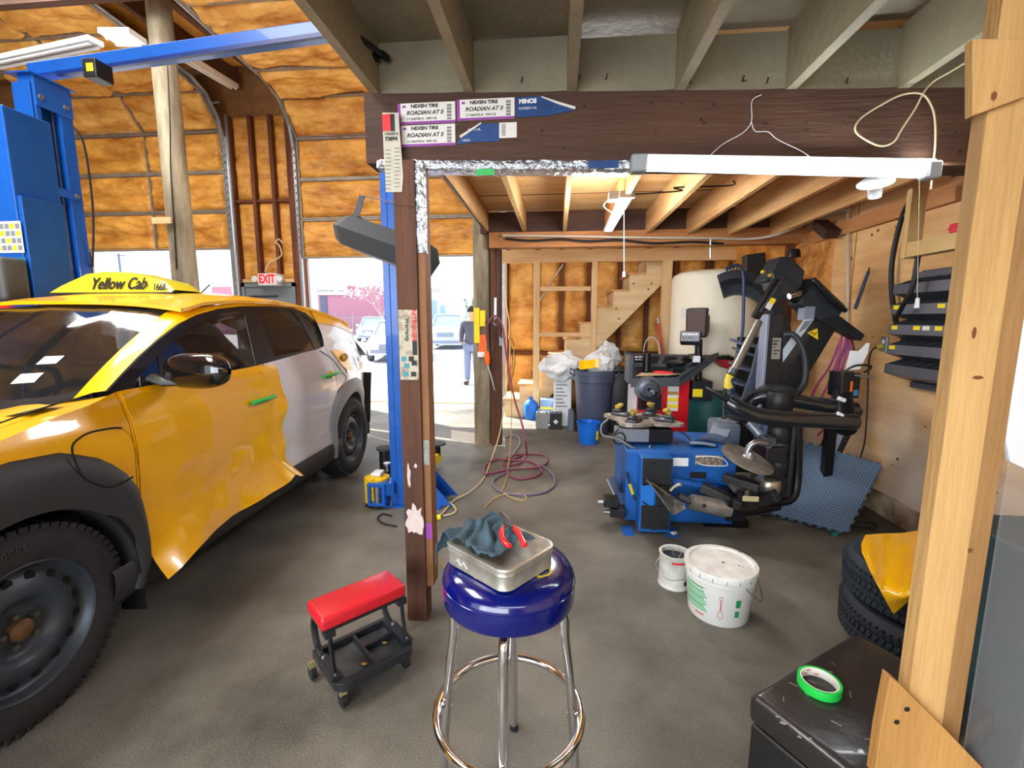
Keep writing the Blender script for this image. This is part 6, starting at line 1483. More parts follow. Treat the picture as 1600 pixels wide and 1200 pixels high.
# loose tools on the tray
def tool(nm, lab, m, pts, r, cat_='tool'):
    b = MB(); b.tube([trayp(*p) for p in pts], r, 8); return tag(b.build(nm, m, smooth=True), lab, cat_)
tool('hammer', 'red handled tool lying on the balancer tray', REDI, [(.42, .18, .03), (.62, .16, .03), (.78, .14, .03)], [.022, .026, .016])
b = MB(); p = trayp(.28, .3, .012); b.cyl(p, p+Vector((0, 0, .19)), .042, .038, n=20); tag(b.build('can', BLKM, smooth=True), 'dark cylindrical can standing on the balancer tray', 'can')
b = MB(); p = trayp(.66, .52, .012); b.lathe([(0, 0), (.09, 0), (.10, .03), (.05, .05), (0, .05)], 20, M4(p)); tag(b.build('centring_cone', BLKM, smooth=True), 'black centring cone on the balancer tray', 'cone')
b = MB(); p = trayp(.78, .8, .012); b.lathe([(0, 0), (.075, 0), (.075, .03), (.03, .05), (0, .05)], 20, M4(p)); tag(b.build('centring_cone', BLKM, smooth=True), 'smaller black cone at the back of the balancer tray', 'cone')
b = MB(); p = trayp(.9, .62, .02); b.rbox(-.035, .035, -.03, .03, 0, .07, .006, 1, M4(p)); tag(b.build('white_box', WPLAS), 'small white box at the back of the balancer tray', 'box')
b = MB(); P_ = [trayp(.1, .06, .04), trayp(.75, .04, .045), trayp(.95, .10, .04), trayp(.2, .16, .04)]; b.sheet([[P_[0], P_[3]], [P_[1], P_[2]]], .006); tag(b.build('cardboard', mat('cardboard_brown', (176, 150, 112), .8)), 'thin cardboard piece at the front of the balancer tray', 'cardboard')
rnd = random.Random(11)
for i in range(4):
    p = trayp(.13+.045*(i % 2), .68+.1*(i//2), .012); b = MB(); b.ico(p+Vector((0, 0, .012)), .03, 1, (1, 1, .5), .5); tag(b.build('wheel_weight_pile', STEEL), ('front left', 'front right', 'rear left', 'rear right')[i]+' silver wheel weight clump in the left end pocket of the balancer tray', 'wheel weights', 'wheel weights on the balancer')
t = thing('red_tray', 'red tray of black rags behind the right wing of the balancer', 'tray', ay(1130, 565, 5.1))
b = MB(); P = [ay(1114, 561, 5.0), ay(1143, 563, 5.0), ay(1143, 577, 5.0), ay(1134, 576, 5.0)]
b.plate([(p.x, p.z) for p in P], [], .2, M4((0, 5.2, 0), rx(PI/2))); b.build('pan', mat('dark_red_paint', (150, 20, 30), .5), t)
b = crumple(ay(1133, 560, 5.1), .07, (1.2, .8, .5), 3, 3); b.build('rag', BLKM, t, smooth=True)
# ================================================================== tire changer
tc = thing('tire_changer', 'blue tire changing machine with turntable, bead breaker, and black swing arms', 'tire changer', (.95, 3.5, 0))
MB_ = mat('machine_blue', (28, 98, 178), .42, var=.14, vscale=4, rgb2=(18, 74, 140))
Y0 = 3.22
xa = ay(978, 750, Y0).x; xb = ay(1150, 750, Y0).x; zt_ = ay(1050, 706, Y0).z; zb = 0.03
b = MB(); b.box(xa, xb, Y0, Y0+.62, zb, zt_); b.build('cabinet', MB_, tc, bevel=.012)
b = MB(); c0 = ay(1045, 712, Y0-.16)
x0, x1 = ay(1000, 770, Y0-.14).x, ay(1050, 770, Y0-.14).x
b.box(x0, x1, Y0-.14, Y0-.0005, .012, ay(1020, 716, Y0-.14).z); b.build('front_box', MB_, tc, bevel=.008)
def padbox(px0, py0, px1, py1, Y, nm, ridges, sl):
    a, c = ay(px0, py1, Y), ay(px1, py0, Y); b = MB(); b.box(a.x, c.x, Y-.012, Y-.0005, a.z, c.z)
    w, h = c.x-a.x, c.z-a.z
    for i in range(ridges):
        t = (i+.5)/ridges; z = a.z+h*t
        b.bar((a.x+.004, Y-.014, z-.04*sl if z-.04*sl > a.z else a.z+.004), (a.x+w*.48, Y-.014, min(z+.02*sl, c.z-.004)), .010, .012, (0, 1, 0))
    for k_ in range(4): b.bar((a.x+w*(.60+.12*k_), Y-.014, a.z+.004), (a.x+w*(.60+.12*k_), Y-.014, c.z-.004), .006, .008, (0, 1, 0))
    return b.build(nm, mat('rubber_pad_black', (32, 33, 35), .7), tc)
padbox(1003, 717, 1050, 757, Y0-.14, 'rubber_pad', 7, 1); padbox(1001, 790, 1046, 825, Y0-.14, 'rubber_pad', 6, -1)
pb(tc, 'bright_panel', mat('bright_machine_blue', (30, 116, 206), .45), 1001, 757, 1023, 790, Y0-.15, .009, 0); padbox(1024, 757, 1048, 790, Y0-.14, 'rubber_pad', 3, 1)
for px_ in (980, 1048):
    p = ay(px_, 828, Y0-.1); b = MB(); b.box(p.x-.04, p.x+.04, Y0-.18, Y0-.05, .0, .012); b.build('foot', MB_, tc)
pt(tc, 'lower_pipe', MB_, [(1050, 752, Y0-.03), (1080, 757, Y0-.03), (1140, 768, Y0-.03)], .03, 8, 0)
pb(tc, 'serial_plate', WPLAS, 1051, 716, 1076, 728, Y0-.002, .002, 0)
fo = pb(tc, 'foil_plate', mat('dull_foil', (150, 132, 116), .4, metal=.5, bump=.6), 1086, 712, 1130, 726, Y0-.003, .003, 0)
pt(fo, 'bent_trim', WPLAS, [(1087, 714, Y0-.01), (1105, 713, Y0-.012), (1128, 716, Y0-.012), (1137, 726, Y0-.015), (1126, 728, Y0-.012), (1100, 727, Y0-.01), (1088, 722, Y0-.01)], .004, 6, 5)
pb(tc, 'recess', BLK, 1078, 738, 1104, 747, Y0-.004, .004, 0)
# pedals, foot plate and lever on the left side
b = MB(); P = [ay(949, 748, 3.15), ay(962, 743, 3.5), ay(975, 768, 3.5), ay(960, 773, 3.12)]; b.sheet([[P[0], P[1]], [P[3], P[2]]], .006); b.build('foot_plate', mat('grey_plate', (150, 156, 164), .5, metal=.3), tc)
for i, (x, y) in enumerate(((948, 784), (958, 799))):
    p = ay(x+12, y, 3.2); b = MB(); b.rbox(p.x-.08, p.x+.03, 3.15, 3.27, p.z-.03, p.z+.03, .008, 1); b.build('pedal', BLK, tc); b = MB(); b.cyl((p.x-.12, 3.18, p.z), (p.x-.04, 3.18, p.z), .014, n=10); b.build('pedal_tip', STEEL, tc, smooth=True)
pt(tc, 'lever', BLK, [(979, 738, 3.18), (985, 760, 3.16), (993, 782, 3.14)], .008, 8, 0); pt(tc, 'lever_grip', mat('grip_yellow', (206, 180, 40), .6), [(984, 756, 3.16), (989, 772, 3.15)], .012, 8, 0)
# turntable
tcn = ay(1005, 660, 3.55); R_ = .31
cyl_ = pb(tc, 'clamp_cylinder', mat('alu_box', (150, 154, 160), .35, metal=.7), 962, 671, 1015, 690, 3.38, .12, .004)
pb(tc, 'clamp_block', BLKM, 1015, 672, 1052, 692, 3.4, .2, .006)
b = MB(); b.cyl((tcn.x, 3.6, zt_), (tcn.x, 3.6, tcn.z-.03), .10, n=20); b.build('turntable_neck', BLKM, tc, smooth=True)
out = []
for i in range(48):
    a_ = 2*PI*i/48; k_ = math.cos(2*(a_-PI/4))**2; r_ = R_*(.74+.30*k_**2)-.035*math.exp(-((((a_+PI/4) % (PI/2))-PI/4)/.10)**2)
    out.append((r_*math.cos(a_+.25), r_*math.sin(a_+.25)))
b = MB(); b.plate(out, [], .022, M4((tcn.x, 3.6, tcn.z), rx(-.03) @ ry(.02))); tt = b.build('turntable', mat('worn_plate', (176, 170, 158), .5, metal=.3, rgb2=(116, 106, 94), vscale=9), tc, bevel=.004)
b = MB(); b.cyl((tcn.x, 3.6, tcn.z+.022), (tcn.x, 3.6, tcn.z+.035), .05, n=20); b.build('turntable_cap', DSTEEL, tt, smooth=True)
for i in range(4):
    a_ = .25+PI/4+i*PI/2; M_ = M4((tcn.x, 3.6, tcn.z+.022), rz(a_))
    b = MB(); b.rbox(.10, .25, -.045, .045, 0, .03, .01, 1, M_); b.rbox(.17, .24, -.03, .03, .03, .055, .008, 1, M_); cj = b.build('clamp_jaw', DSTEEL, tt, smooth=True)
    b = MB(); b.rbox(.185, .225, -.018, .018, .055, .085, .006, 1, M_); b.rbox(.165, .205, -.03, .03, .072, .10, .008, 1, M_); b.build('jaw_pad', mat('worn_yellow_pad', (196, 168, 60), .6, rgb2=(110, 96, 50), vscale=20), cj, smooth=True)
pt(tc, 'air_line', BLKC, [(966, 670, 3.36), (958, 682, 3.34), (962, 692, 3.34), (972, 693, 3.34), (977, 684, 3.34), (970, 676, 3.34), (960, 680, 3.33)], .006, 6)
pt(tc, 'air_line', mat('grey_line', (110, 112, 116), .5), [(950, 655, 3.4), (940, 665, 3.36), (942, 680, 3.34), (965, 686, 3.33), (990, 700, 3.3), (1010, 704, 3.3), (1016, 696, 3.32)], .008, 6)
pt(tc, 'air_line', BLKC, [(1058, 672, 3.5), (1072, 680, 3.48), (1080, 692, 3.46), (1072, 699, 3.45), (1055, 692, 3.45)], .007, 6)
# plastic hood between turntable and column
SH = mat('slate_plastic', (126, 136, 150), .45)
b = MB(); rows = []
for (x, y, Y, x2, y2, Y2) in ((1078, 694, 3.35, 1118, 698, 3.35), (1082, 692, 3.6, 1124, 694, 3.6), (1108, 676, 3.5, 1136, 684, 3.4), (1118, 658, 3.7, 1146, 664, 3.6), (1140, 655, 3.9, 1160, 662, 3.8)):
    rows.append([ay(x, y, Y), ay((x+x2)/2, (y+y2)/2-1.5, (Y+Y2)/2), ay(x2, y2, Y2)])
b.sheet(rows, .02); b.build('hood', SH, tc, smooth=True, angle=30)
pb(tc, 'hood_body', mat('slate_casting', (92, 100, 114), .5), 1122, 664, 1160, 700, 3.5, .3, .01, r=.03)
pb(tc, 'hood_body', BLK, 1140, 655, 1172, 684, 3.7, .2, .01, r=.02)
# bead breaker
BLD = mat('blade_steel', (166, 166, 162), .35, metal=.7, rgb2=(110, 106, 98), vscale=12)
Yb = 2.98
b = MB(); rows = []
top_ = [(1011, 751), (1022, 756), (1034, 764), (1046, 772), (1058, 780), (1071, 788)]; bot_ = [(1012, 753), (1026, 771), (1036, 785), (1044, 797), (1053, 805), (1072, 796)]
for (a, c) in zip(top_, bot_):
    p, q = ay(*a, Yb-.02), ay(*c, Yb-.06); rows.append([p, (p+q)/2+Vector((0, .05, 0)), q])
b.sheet(rows, .008); b.build('bead_blade', BLD, tc, smooth=True)
b = MB(); b.tube(cat([ay(1047, 767, Yb), ay(1055, 760, Yb), ay(1064, 757, Yb)], 4), [.013]*8+[.02], 10); b.build('blade_handle', BLD, tc, smooth=True)
pt(tc, 'blade_arm', DSTEEL, [(1060, 774, Yb+.02), (1070, 780, Yb+.02), (1082, 784, Yb+.02)], .026, 10, 0)
b = MB(); b.cyl(ay(1080, 784, Yb), ay(1138, 796, Yb+.03), .052, .058, n=24); cy = b.build('breaker_cylinder', mat('worn_aluminium', (168, 166, 160), .4, metal=.6, rgb2=(120, 112, 100), vscale=8), tc, smooth=True)
p = ay(1100, 790, Yb-.045); b = MB(); b.ico(p, .013, 2); b.build('bolt', BLKM, cy, smooth=True)
pb(tc, 'breaker_foot', BLKM, 1134, 780, 1168, 815, Yb-.02, .3, .01)
for (x0_, y0_, x1_, y1_, w_, m) in ((1096, 760, 1158, 790, .06, mat('dark_beam_steel', (60, 58, 58), .45, metal=.4, rgb2=(36, 35, 36), vscale=9)), (1130, 745, 1186, 762, .05, MATS.get('dark_beam_steel') or BLKM), (1168, 788, 1214, 774, .07, BLKM), (1150, 790, 1168, 786, .1, BLKM)):
    b = MB(); b.bar(ay(x0_, y0_, Yb+.10), ay(x1_, y1_, Yb+.0), w_*1.4, w_); b.build('breaker_arm', m, tc, bevel=.006)
b = MB(); P = [ay(1130, 742, Yb+.15), ay(1162, 742, Yb+.3), ay(1188, 755, Yb+.15), ay(1150, 764, Yb-.02)]; b.sheet([[P[0], P[1]], [P[3], P[2]]], .03); b.build('arm_plate', mat('worn_plate_dark', (94, 92, 90), .5, metal=.4), tc)
pb(tc, 'arm_label', mat('tan_sticker', (196, 184, 140), .7), 1160, 776, 1186, 783, Yb-.055, .003, 0)
pt(tc, 'arm_pin', BLKM, [(1157, 768, Yb), (1156, 782, Yb)], .026, 12, 0)
pb(tc, 'lower_base', BLKM, 1100, 815, 1170, 826, Y0+.02, .35, 0)
# black column and frame
Yc = 3.35
cb_ = pb(tc, 'column', mat('column_black', (34, 36, 40), .38, coat=.2), 1228, 662, 1247, 790, Yc-.1, .22, .01)
cl_ = pb(tc, 'slide_bar', mat('slide_blue', (88, 122, 160), .35, metal=.5), 1187, 645, 1202, 745, Yc-.02, .05, .003)
for i in range(5):
    y = 630+i*24; p = ay(1215, y, Yc+.02); b = MB(); b.lathe([(0, .085), (.085, .085), (.10, .05), (.10, -.02), (.085, -.07), (0, -.07)], 24, M4(p)); b.build('bellows_ring', mat('bellows_black', (30, 31, 34), .45), tc, smooth=True)
pb(tc, 'bracket_block', BLK, 1196, 700, 1231, 724, Yc-.12, .2, .01)
b = MB(); p = ay(1200, 757, Yc-.05); b.lathe([(0, .045), (.075, .045), (.085, .03), (.085, -.03), (.07, -.045), (.07, -.08), (0, -.08)], 28, M4(p)); b.build('steel_collar', mat('collar_steel', (196, 192, 180), .3, metal=.9), tc, smooth=True)
b = MB(); b.tube(cat([ay(1247, 668, Yc-.05), ay(1246, 740, Yc-.05), ay(1240, 775, Yc-.08), ay(1222, 784, Yc-.1), ay(1190, 782, Yc-.15)], 5), .03, 10); b.build('frame_tube', BLKM, tc, smooth=True)
pt(tc, 'frame_base', BLKM, [(1150, 800, 3.1), (1180, 797, 3.2), (1215, 790, 3.3)], .035, 8, 0)
# disc plate on bent stem
dc_ = ay(1168, 716, 3.12); M_ = M4(dc_, ry(.30) @ rx(.24))
b = MB(); b.lathe([(0, .012), (.05, .012), (.15, .004), (.172, 0), (.172, -.012), (0, -.014)], 40, M_); dsk = b.build('disc_plate', mat('worn_disc', (146, 140, 130), .5, metal=.3, rgb2=(100, 92, 82), vscale=9), tc, smooth=True)
b = MB(); b.lathe([(.04, .012), (.022, .04), (.02, .05), (0, .05)], 20, M_); b.build('disc_hub', STEEL, dsk, smooth=True)
pt(tc, 'bent_stem', STEEL, [(1167, 708, 3.12), (1172, 697, 3.12), (1182, 691, 3.12), (1197, 693, 3.14)], .021, 12)
pt(tc, 'support_tube', mat('grey_tube', (120, 128, 140), .35, metal=.5), [(1170, 660, 3.3), (1188, 680, 3.25), (1206, 698, 3.2)], .033, 14, 0)
pb(tc, 'tube_clamp', DSTEEL, 1193, 684, 1214, 698, 3.14, .1, .006)
# swing arms
TB = mat('arm_black_gloss', (28, 32, 38), .22, coat=.5)
pt(tc, 'front_swing_arm', TB, [(1138, 628, 2.98), (1150, 636, 2.96), (1172, 646, 2.95), (1198, 652, 2.95), (1240, 655, 2.97), (1290, 657, 3.0), (1336, 659, 3.03)], .052, 16)
pt(tc, 'rear_swing_arm', TB, [(1167, 645, 3.45), (1172, 630, 3.42), (1184, 621, 3.4), (1204, 619, 3.38), (1240, 626, 3.35), (1290, 635, 3.32), (1338, 640, 3.3)], .050, 16)
pt(tc, 'arm_tip', BLKM, [(1104, 607, 3.15), (1125, 618, 3.05), (1140, 628, 2.99)], .017, 10, 0)
b = MB(); b.cyl(ay(1316, 612, 3.4), ay(1322, 672, 3.15), .06, n=20); b.build('arm_pivot', BLKM, tc, smooth=True)
b = MB(); b.cyl(ay(1310, 622, 3.2), ay(1320, 626, 3.2), .014, n=8); b.cyl(ay(1308, 646, 2.99), ay(1316, 650, 2.99), .014, n=8); b.build('white_tab', WPLAS, tc)
pt(tc, 'swing_hose', mat('hose_black', (44, 48, 54), .5), [(1158, 630, 3.4), (1175, 613, 3.38), (1200, 612, 3.38), (1240, 620, 3.36), (1290, 625, 3.33), (1312, 626, 3.3)], .015, 8)
pb(tc, 'arm_foot', BLKM, 1174, 646, 1184, 668, 3.3, .05, .004)
b = MB(); b.lathe([(0, .03), (.09, .025), (.14, 0), (.13, -.03), (0, -.03)], 28, M4(ay(1216, 608, 3.6))); b.build('top_cap', DSTEEL, tc, smooth=True)
# control box with papers at the far end of the arms
cbx = pb(tc, 'control_box', BLKM, 1313, 583, 1346, 622, 3.32, .16, .006)
pb(cbx, 'orange_mark', ORANGE, 1328, 596, 1333, 612, 3.316, .003, 0); pb(cbx, 'round_badge', mat('badge_blue', (60, 110, 150), .5), 1333, 609, 1341, 618, 3.316, .003, 0)
pt(cbx, 'box_handle', STEEL, [(1336, 586, 3.3), (1352, 588, 3.3), (1366, 589, 3.3)], .008, 8, 0)
P = [ay(1326, 580, 3.3), ay(1331, 548, 3.32), ay(1345, 549, 3.32), ay(1355, 536, 3.33), ay(1360, 536, 3.33), ay(1357, 552, 3.33), ay(1349, 578, 3.3)]
b = MB(); b.plate([(p.x, p.z) for p in P], [], .003, M4((0, 3.34, 0), rx(PI/2))); b.build('document', WPLAS, cbx)
pt(cbx, 'wire_loop', BLKC, [(1315, 584, 3.28), (1335, 572, 3.26), (1358, 571, 3.27), (1360, 576, 3.28), (1350, 582, 3.28)], .007, 6)
b = MB(); p0, p1 = ay(1334, 640, 3.4), ay(1280, 752, 4.1); b.bar(p0, p1, .10, .06, (0, 1, 0)); b.build('support_leg', mat('leg_brown_black', (44, 38, 34), .5), tc, bevel=.004)
b = MB(); b.bar(ay(1316, 668, 3.48), ay(1283, 748, 3.98), .05, .02, (0, 1, 0)); b.build('leg_strip', mat('leg_white', (176, 190, 208), .4), tc)
b = MB(); p0, p1 = ay(1302, 672, 3.7), ay(1270, 740, 4.15); b.bar(p0, p1, .05, .06, (0, 1, 0)); b.build('support_leg', BLKM, tc)
b = MB(); b.bar(ay(1300, 650, 3.5), (ay(1290, 745, 3.65).x, 3.65, .01), .06, .06, (0, 1, 0)); b.build('support_leg', BLKM, tc)
# helper tower: upright post, leaning arms, upper head
b = MB(); a, c = ay(1187, 612, 3.75), ay(1201, 491, 3.75); e = ay(1224, 491, 3.75); 
b.box(a.x, c.x, 3.72, 3.84, a.z-.3, c.z); b.build('tower_face', mat('tower_blue_grey', (140, 152, 172), .35, metal=.4), tc, bevel=.003)
b = MB(); b.box(c.x+.0005, e.x, 3.73, 3.86, .02, c.z); tw = b.build('tower_post', mat('tower_black', (30, 30, 32), .45), tc, bevel=.004)
lp = pb(tw, 'rating_plate', mat('plate_grey', (150, 146, 134), .5), 1205, 528, 1221, 561, 3.726, .003, 0)
for i in range(5): pb(lp, 'plate_line', INK, 1208, 532+i*5, 1218-(i % 3)*3, 533.5+i*5, 3.7245, .002, 0)
text('plate_mark', 'CE', .035, M4(ay(1209, 537, 3.724), rx(PI/2)), INK, lp)
# leaning column with warning triangle
Yl = 3.95
b = MB(); ax0, ax1 = ay(1285, 505, Yl), ay(1214, 622, Yl-.1); b.bar(ax1, ax0, .15, .17, (0, -1, 0)); lc = b.build('leaning_column', mat('tower_black', (30, 30, 32), .45), tc, bevel=.006)
dl = (ax0-ax1).normalized(); sd_ = dl.cross(Vector((0, -1, 0))).normalized()
pts = [(1253, 499), (1271, 500), (1262, 518), (1222, 567), (1221, 546)]
Ff = Yl-.155
b = MB(); P = [ay(x, y, Ff) for x, y in ((1256, 499), (1271, 499), (1223, 566), (1223, 546))]; b.plate([(p.x, p.z) for p in P], [], .003, M4((0, Ff, 0), rx(PI/2))); lb2 = b.build('instruction_strip', mat('pale_strip', (200, 208, 214), .45), lc)
b = MB(); P = [ay(x, y, Ff-.003) for x, y in ((1257, 502), (1269, 500), (1260, 513), (1247, 520))]; b.plate([(p.x, p.z) for p in P], [], .002, M4((0, Ff-.003, 0), rx(PI/2))); b.build('pictogram', mat('grey_ink', (120, 124, 130)), lb2)
b = MB(); p0, p1 = ay(1258, 479, Ff), ay(1272, 500, Ff); b.box(p0.x, p1.x, Ff, Ff+.1, p1.z, p0.z); b.build('column_cap', mat('tower_blue_grey', (140, 152, 172)), lc)
b = MB(); P = [ay(x, y, Ff-.002) for x, y in ((1277, 513), (1278, 531), (1261, 520))]; b.plate([(p.x, p.z) for p in P], [], .003, M4((0, Ff-.002, 0), rx(PI/2))); tr_ = b.build('warning_triangle', mat('warning_yellow', (240, 206, 20), .5), lc)
pt(tr_, 'triangle_symbol', INK, [(1266, 521, Ff-.007), (1270, 519, Ff-.007), (1272, 524, Ff-.007), (1276, 519, Ff-.007)], .004, 5, 0)
# upper head assembly
HK = mat('head_black', (34, 40, 46), .42)
P = [(1219, 401), (1232, 400), (1258, 423), (1252, 452), (1246, 460), (1216, 445), (1196, 438), (1205, 425)]
def slab(pts, Y, d, m, nm, par, bev=.008):
    b = MB(); q = [ay(x, y, Y) for x, y in pts]; b.plate([(p.x, p.z) for p in q], [], d, M4((0, Y+d, 0), rx(PI/2))); return b.build(nm, m, par, bevel=bev)
slab(P, 3.75, .22, HK, 'head_housing', tc); slab([(1207, 425), (1224, 430), (1250, 460), (1232, 470), (1210, 452)], 3.7, .2, HK, 'head_housing', tc)
b = MB(); b.lathe([(0, .06), (.035, .06), (.045, .04), (.05, 0), (0, 0)], 16, M4(ay(1240, 402, 3.85))); b.build('head_knob', BLKM, tc, smooth=True)
slab([(1259, 439), (1275, 433), (1322, 478), (1312, 494), (1280, 500), (1250, 475)], 3.8, .2, HK, 'arm_head', tc)
slab([(1262, 470), (1300, 484), (1352, 523), (1346, 533), (1318, 518), (1290, 506), (1256, 490)], 3.85, .14, mat('bar_black', (28, 30, 33), .5), 'long_bar', tc)
pt(tc, 'gas_strut', DSTEEL, [(1268, 436, 3.78), (1295, 458, 3.76), (1318, 480, 3.76)], .012, 8, 0); pt(tc, 'gas_strut', BLKM, [(1274, 440, 3.76), (1300, 470, 3.74), (1322, 486, 3.74)], .018, 8, 0)
pt(tc, 'steel_roller', CHROME, [(1233, 463, 3.66), (1250, 458, 3.68)], .022, 12, 0); pt(tc, 'roller_arm', BLKM, [(1240, 470, 3.7), (1256, 452, 3.74), (1262, 440, 3.76)], .03, 10, 0)
for x, y in ((1192, 425), (1203, 430)):
    b = MB(); b.ico(ay(x, y, 3.68), .016, 2); b.build('yellow_knob', mat('brass_yellow', (206, 170, 40), .4, metal=.4), tc, smooth=True)
# slanted rail and air cylinder with yellow valve
b = MB(); b.bar(ay(1215, 437, 3.62), ay(1180, 497, 3.6), .055, .05, (0, -1, 0)); b.build('slanted_rail', BLKM, tc, bevel=.004); b = MB(); b.bar(ay(1218, 440, 3.60), ay(1186, 488, 3.58), .01, .06, (0, -1, 0)); b.build('rail_edge', DSTEEL, tc)
slab([(1204, 464), (1213, 468), (1203, 485), (1194, 479)], 3.56, .01, YELL, 'caution_label', tc, 0); slab([(1200, 472), (1208, 476), (1203, 485), (1195, 480)], 3.555, .004, PAPER, 'caution_text', tc, 0)
pt(tc, 'air_cylinder', mat('cylinder_grey', (128, 126, 116), .35, metal=.6), [(1186, 502, 3.55), (1165, 542, 3.5), (1146, 580, 3.45)], .028, 14, 0)
pt(tc, 'cylinder_band', DSTEEL, [(1147, 577, 3.45), (1142, 586, 3.44)], .036, 14, 0)
b = MB(); b.tube([ay(1141, 586, 3.42), ay(1137, 593, 3.42), ay(1138, 606, 3.42)], [.03, .022, .034], 10); b.build('yellow_valve', mat('valve_yellow', (226, 206, 70), .5), tc, smooth=True)
pt(tc, 'valve_hose', BLKC, [(1133, 606, 3.42), (1131, 625, 3.40), (1131, 655, 3.38)], .014, 8, 0)
pt(tc, 'drop_hose', mat('hose_black', (44, 48, 54), .5), [(1225, 524, 3.7), (1236, 522, 3.68), (1248, 532, 3.66), (1258, 560, 3.64), (1258, 595, 3.6), (1247, 614, 3.55)], .022, 10)
# ================================================================== black gear behind the machine
fd = thing('tire_fender', 'big curved black plastic fender shell leaning before the cream tank', 'fender', ay(1190, 480, 4.6))
rows = []
for i in range(25):
    t = i/24; a_ = math.radians(112-128*t); cx_, cy_, Rr = 1152, 540, 118
    row = []
    for j, (dr, dy) in enumerate(((0, 0), (-.10, -.02), (-.18, .06), (-.30, .08), (-.32, .2))):
        row.append(ay(cx_+Rr*.72*(1+dr)*math.cos(a_), cy_-Rr*(1+dr)*math.sin(a_), 4.55+dy))
    rows.append(row)
b = MB(); b.sheet(rows, .01); b.build('shell', mat('fender_black', (46, 50, 56), .5), fd, smooth=True)
t = thing('pipe_rack', 'blue black bent steel tube frame rising beside the cream tank', 'frame', ay(1160, 500, 4.4))
pt(t, 'tube', mat('frame_tube_blue', (50, 66, 92), .35, metal=.4), [(1134, 421, 4.4), (1152, 414, 4.4), (1160, 424, 4.4), (1162, 450, 4.4), (1160, 520, 4.4), (1152, 550, 4.35), (1146, 590, 4.3)], .014, 10)
for i in range(5): pt(t, 'hook', DSTEEL, [(1136+i*5, 419-i*.8, 4.4), (1137+i*5, 424-i*.8, 4.36)], .006, 6, 0)
b = MB(); b.bar((ay(1146, 590, 4.3).x, 4.3, 1.0), (ay(1146, 590, 4.3).x, 4.3, 0), .03, .03); b.build('foot_tube', MATS['frame_tube_blue'], t)
rk2 = thing('step_rack', 'dark blue grey open rack with slanted shelves behind the machine tower', 'rack', ay(1180, 600, 4.2))
RB = mat('rack_blue_grey', (84, 94, 112), .45)
slab([(1190, 527), (1198, 531), (1168, 640), (1158, 648), (1152, 648), (1176, 580), (1184, 545)], 4.15, .04, RB, 'side_frame', rk2, 0)
for y, x0, x1 in ((536, 1160, 1196), (550, 1164, 1192), (574, 1158, 1186), (598, 1152, 1178), (620, 1150, 1170)):
    b = MB(); p, q = ay(x0, y, 4.2), ay(x1, y+7, 4.2); b.sheet([[p, p+Vector((0, .3, .03))], [q, q+Vector((0, .3, .03))]], .02); b.build('shelf', RB, rk2)
b = MB(); p = ay(1170, 560, 4.5); b.box(p.x-.1, p.x+.14, 4.5, 4.55, 0, p.z+.2); b.build('back_panel', BLK, rk2)
# dark pieces against the rear corner
t = thing('wood_bracket', 'dark wooden brace block in the upper rear right corner', 'brace', ay(1285, 358, 5.0))
b = MB(); b.bar(axx(1280, 350, 2.40), axx(1300, 366, 2.40), .12, .08); b.build('block', WBEAM, t)
t = thing('dark_boxes', 'dark stacked gear hung high in the rear right corner behind the machine head', 'gear', ay(1185, 400, 5.0))
slab([(1166, 398), (1196, 394), (1200, 432), (1176, 440), (1166, 420)], 4.86, .12, BLK, 'case', t)
# ================================================================== foam mat leaning at the wall
P00, P10, P01, P11 = az(1192, 803, .0), az(1322, 838, .0), ay(1243, 692, 3.72), None
P01 = Vector((ay(1243, 692, 3.85).x, 3.85, ay(1243, 692, 3.85).z)); P11 = axx(1377, 732, 2.46)
def fm(u, v): 
    p = P00*(1-u)*(1-v)+P10*u*(1-v)+P01*(1-u)*v+P11*u*v; nn = (P10-P00).cross(P01-P00).normalized(); 
    return p, nn
nn = (P10-P00).cross(P01-P00).normalized()
if nn.y > 0: nn = -nn
MT = mat('blue_grey_foam', (78, 104, 130), .75); 
outl = []
NT = 9
def edge(a, c, n_, sg):
    for i in range(n_):
        t0 = i/n_
        for (dt, o) in ((.18, 0), (.10, 1), (.62, 1), (.54, 0)):
            outl.append((a[0]+(c[0]-a[0])*(t0+dt/n_)+sg[0]*o*.022, a[1]+(c[1]-a[1])*(t0+dt/n_)+sg[1]*o*.022))
edge((0, 0), (1, 0), NT, (0, -1)); edge((1, 0), (1, 1), NT, (1, 0)); edge((1, 1), (0, 1), NT, (0, 1)); edge((0, 1), (0, 0), NT, (-1, 0))
mtg = thing('foam_floor_mat', 'blue grey interlocking foam mat leaning against the plywood wall', 'foam mat', P10)
b = MB(); b.plate(outl, [], .012, fn=lambda p: fm(p.x, p.y)[0]+Vector((0, 0, .02))+nn*(p.z+.0)); b.build('mat', MT, mtg)
b = MB(); nr = 30
for i in range(nr):
    for j in range(nr):
        u, v = (i+.5)/nr, (j+.5)/nr; s_ = .36/nr; k_ = .09/nr
        if (i+j) % 2: q = [(u-s_*1.5, v-k_), (u+s_*1.5, v-k_), (u+s_*1.5, v+k_), (u-s_*1.5, v+k_)]
        else: q = [(u-k_, v-s_*1.5), (u+k_, v-s_*1.5), (u+k_, v+s_*1.5), (u-k_, v+s_*1.5)]
        vv = [b.b.verts.new(fm(*x)[0]+Vector((0, 0, .02))+nn*.0145) for x in q]; b.b.faces.new(vv)
o = b.build('raised_pattern', mat('foam_pattern_pale', (158, 178, 198), .6), mtg); o['kind'] = 'stuff'  # pattern in a paler blue grey than the mat
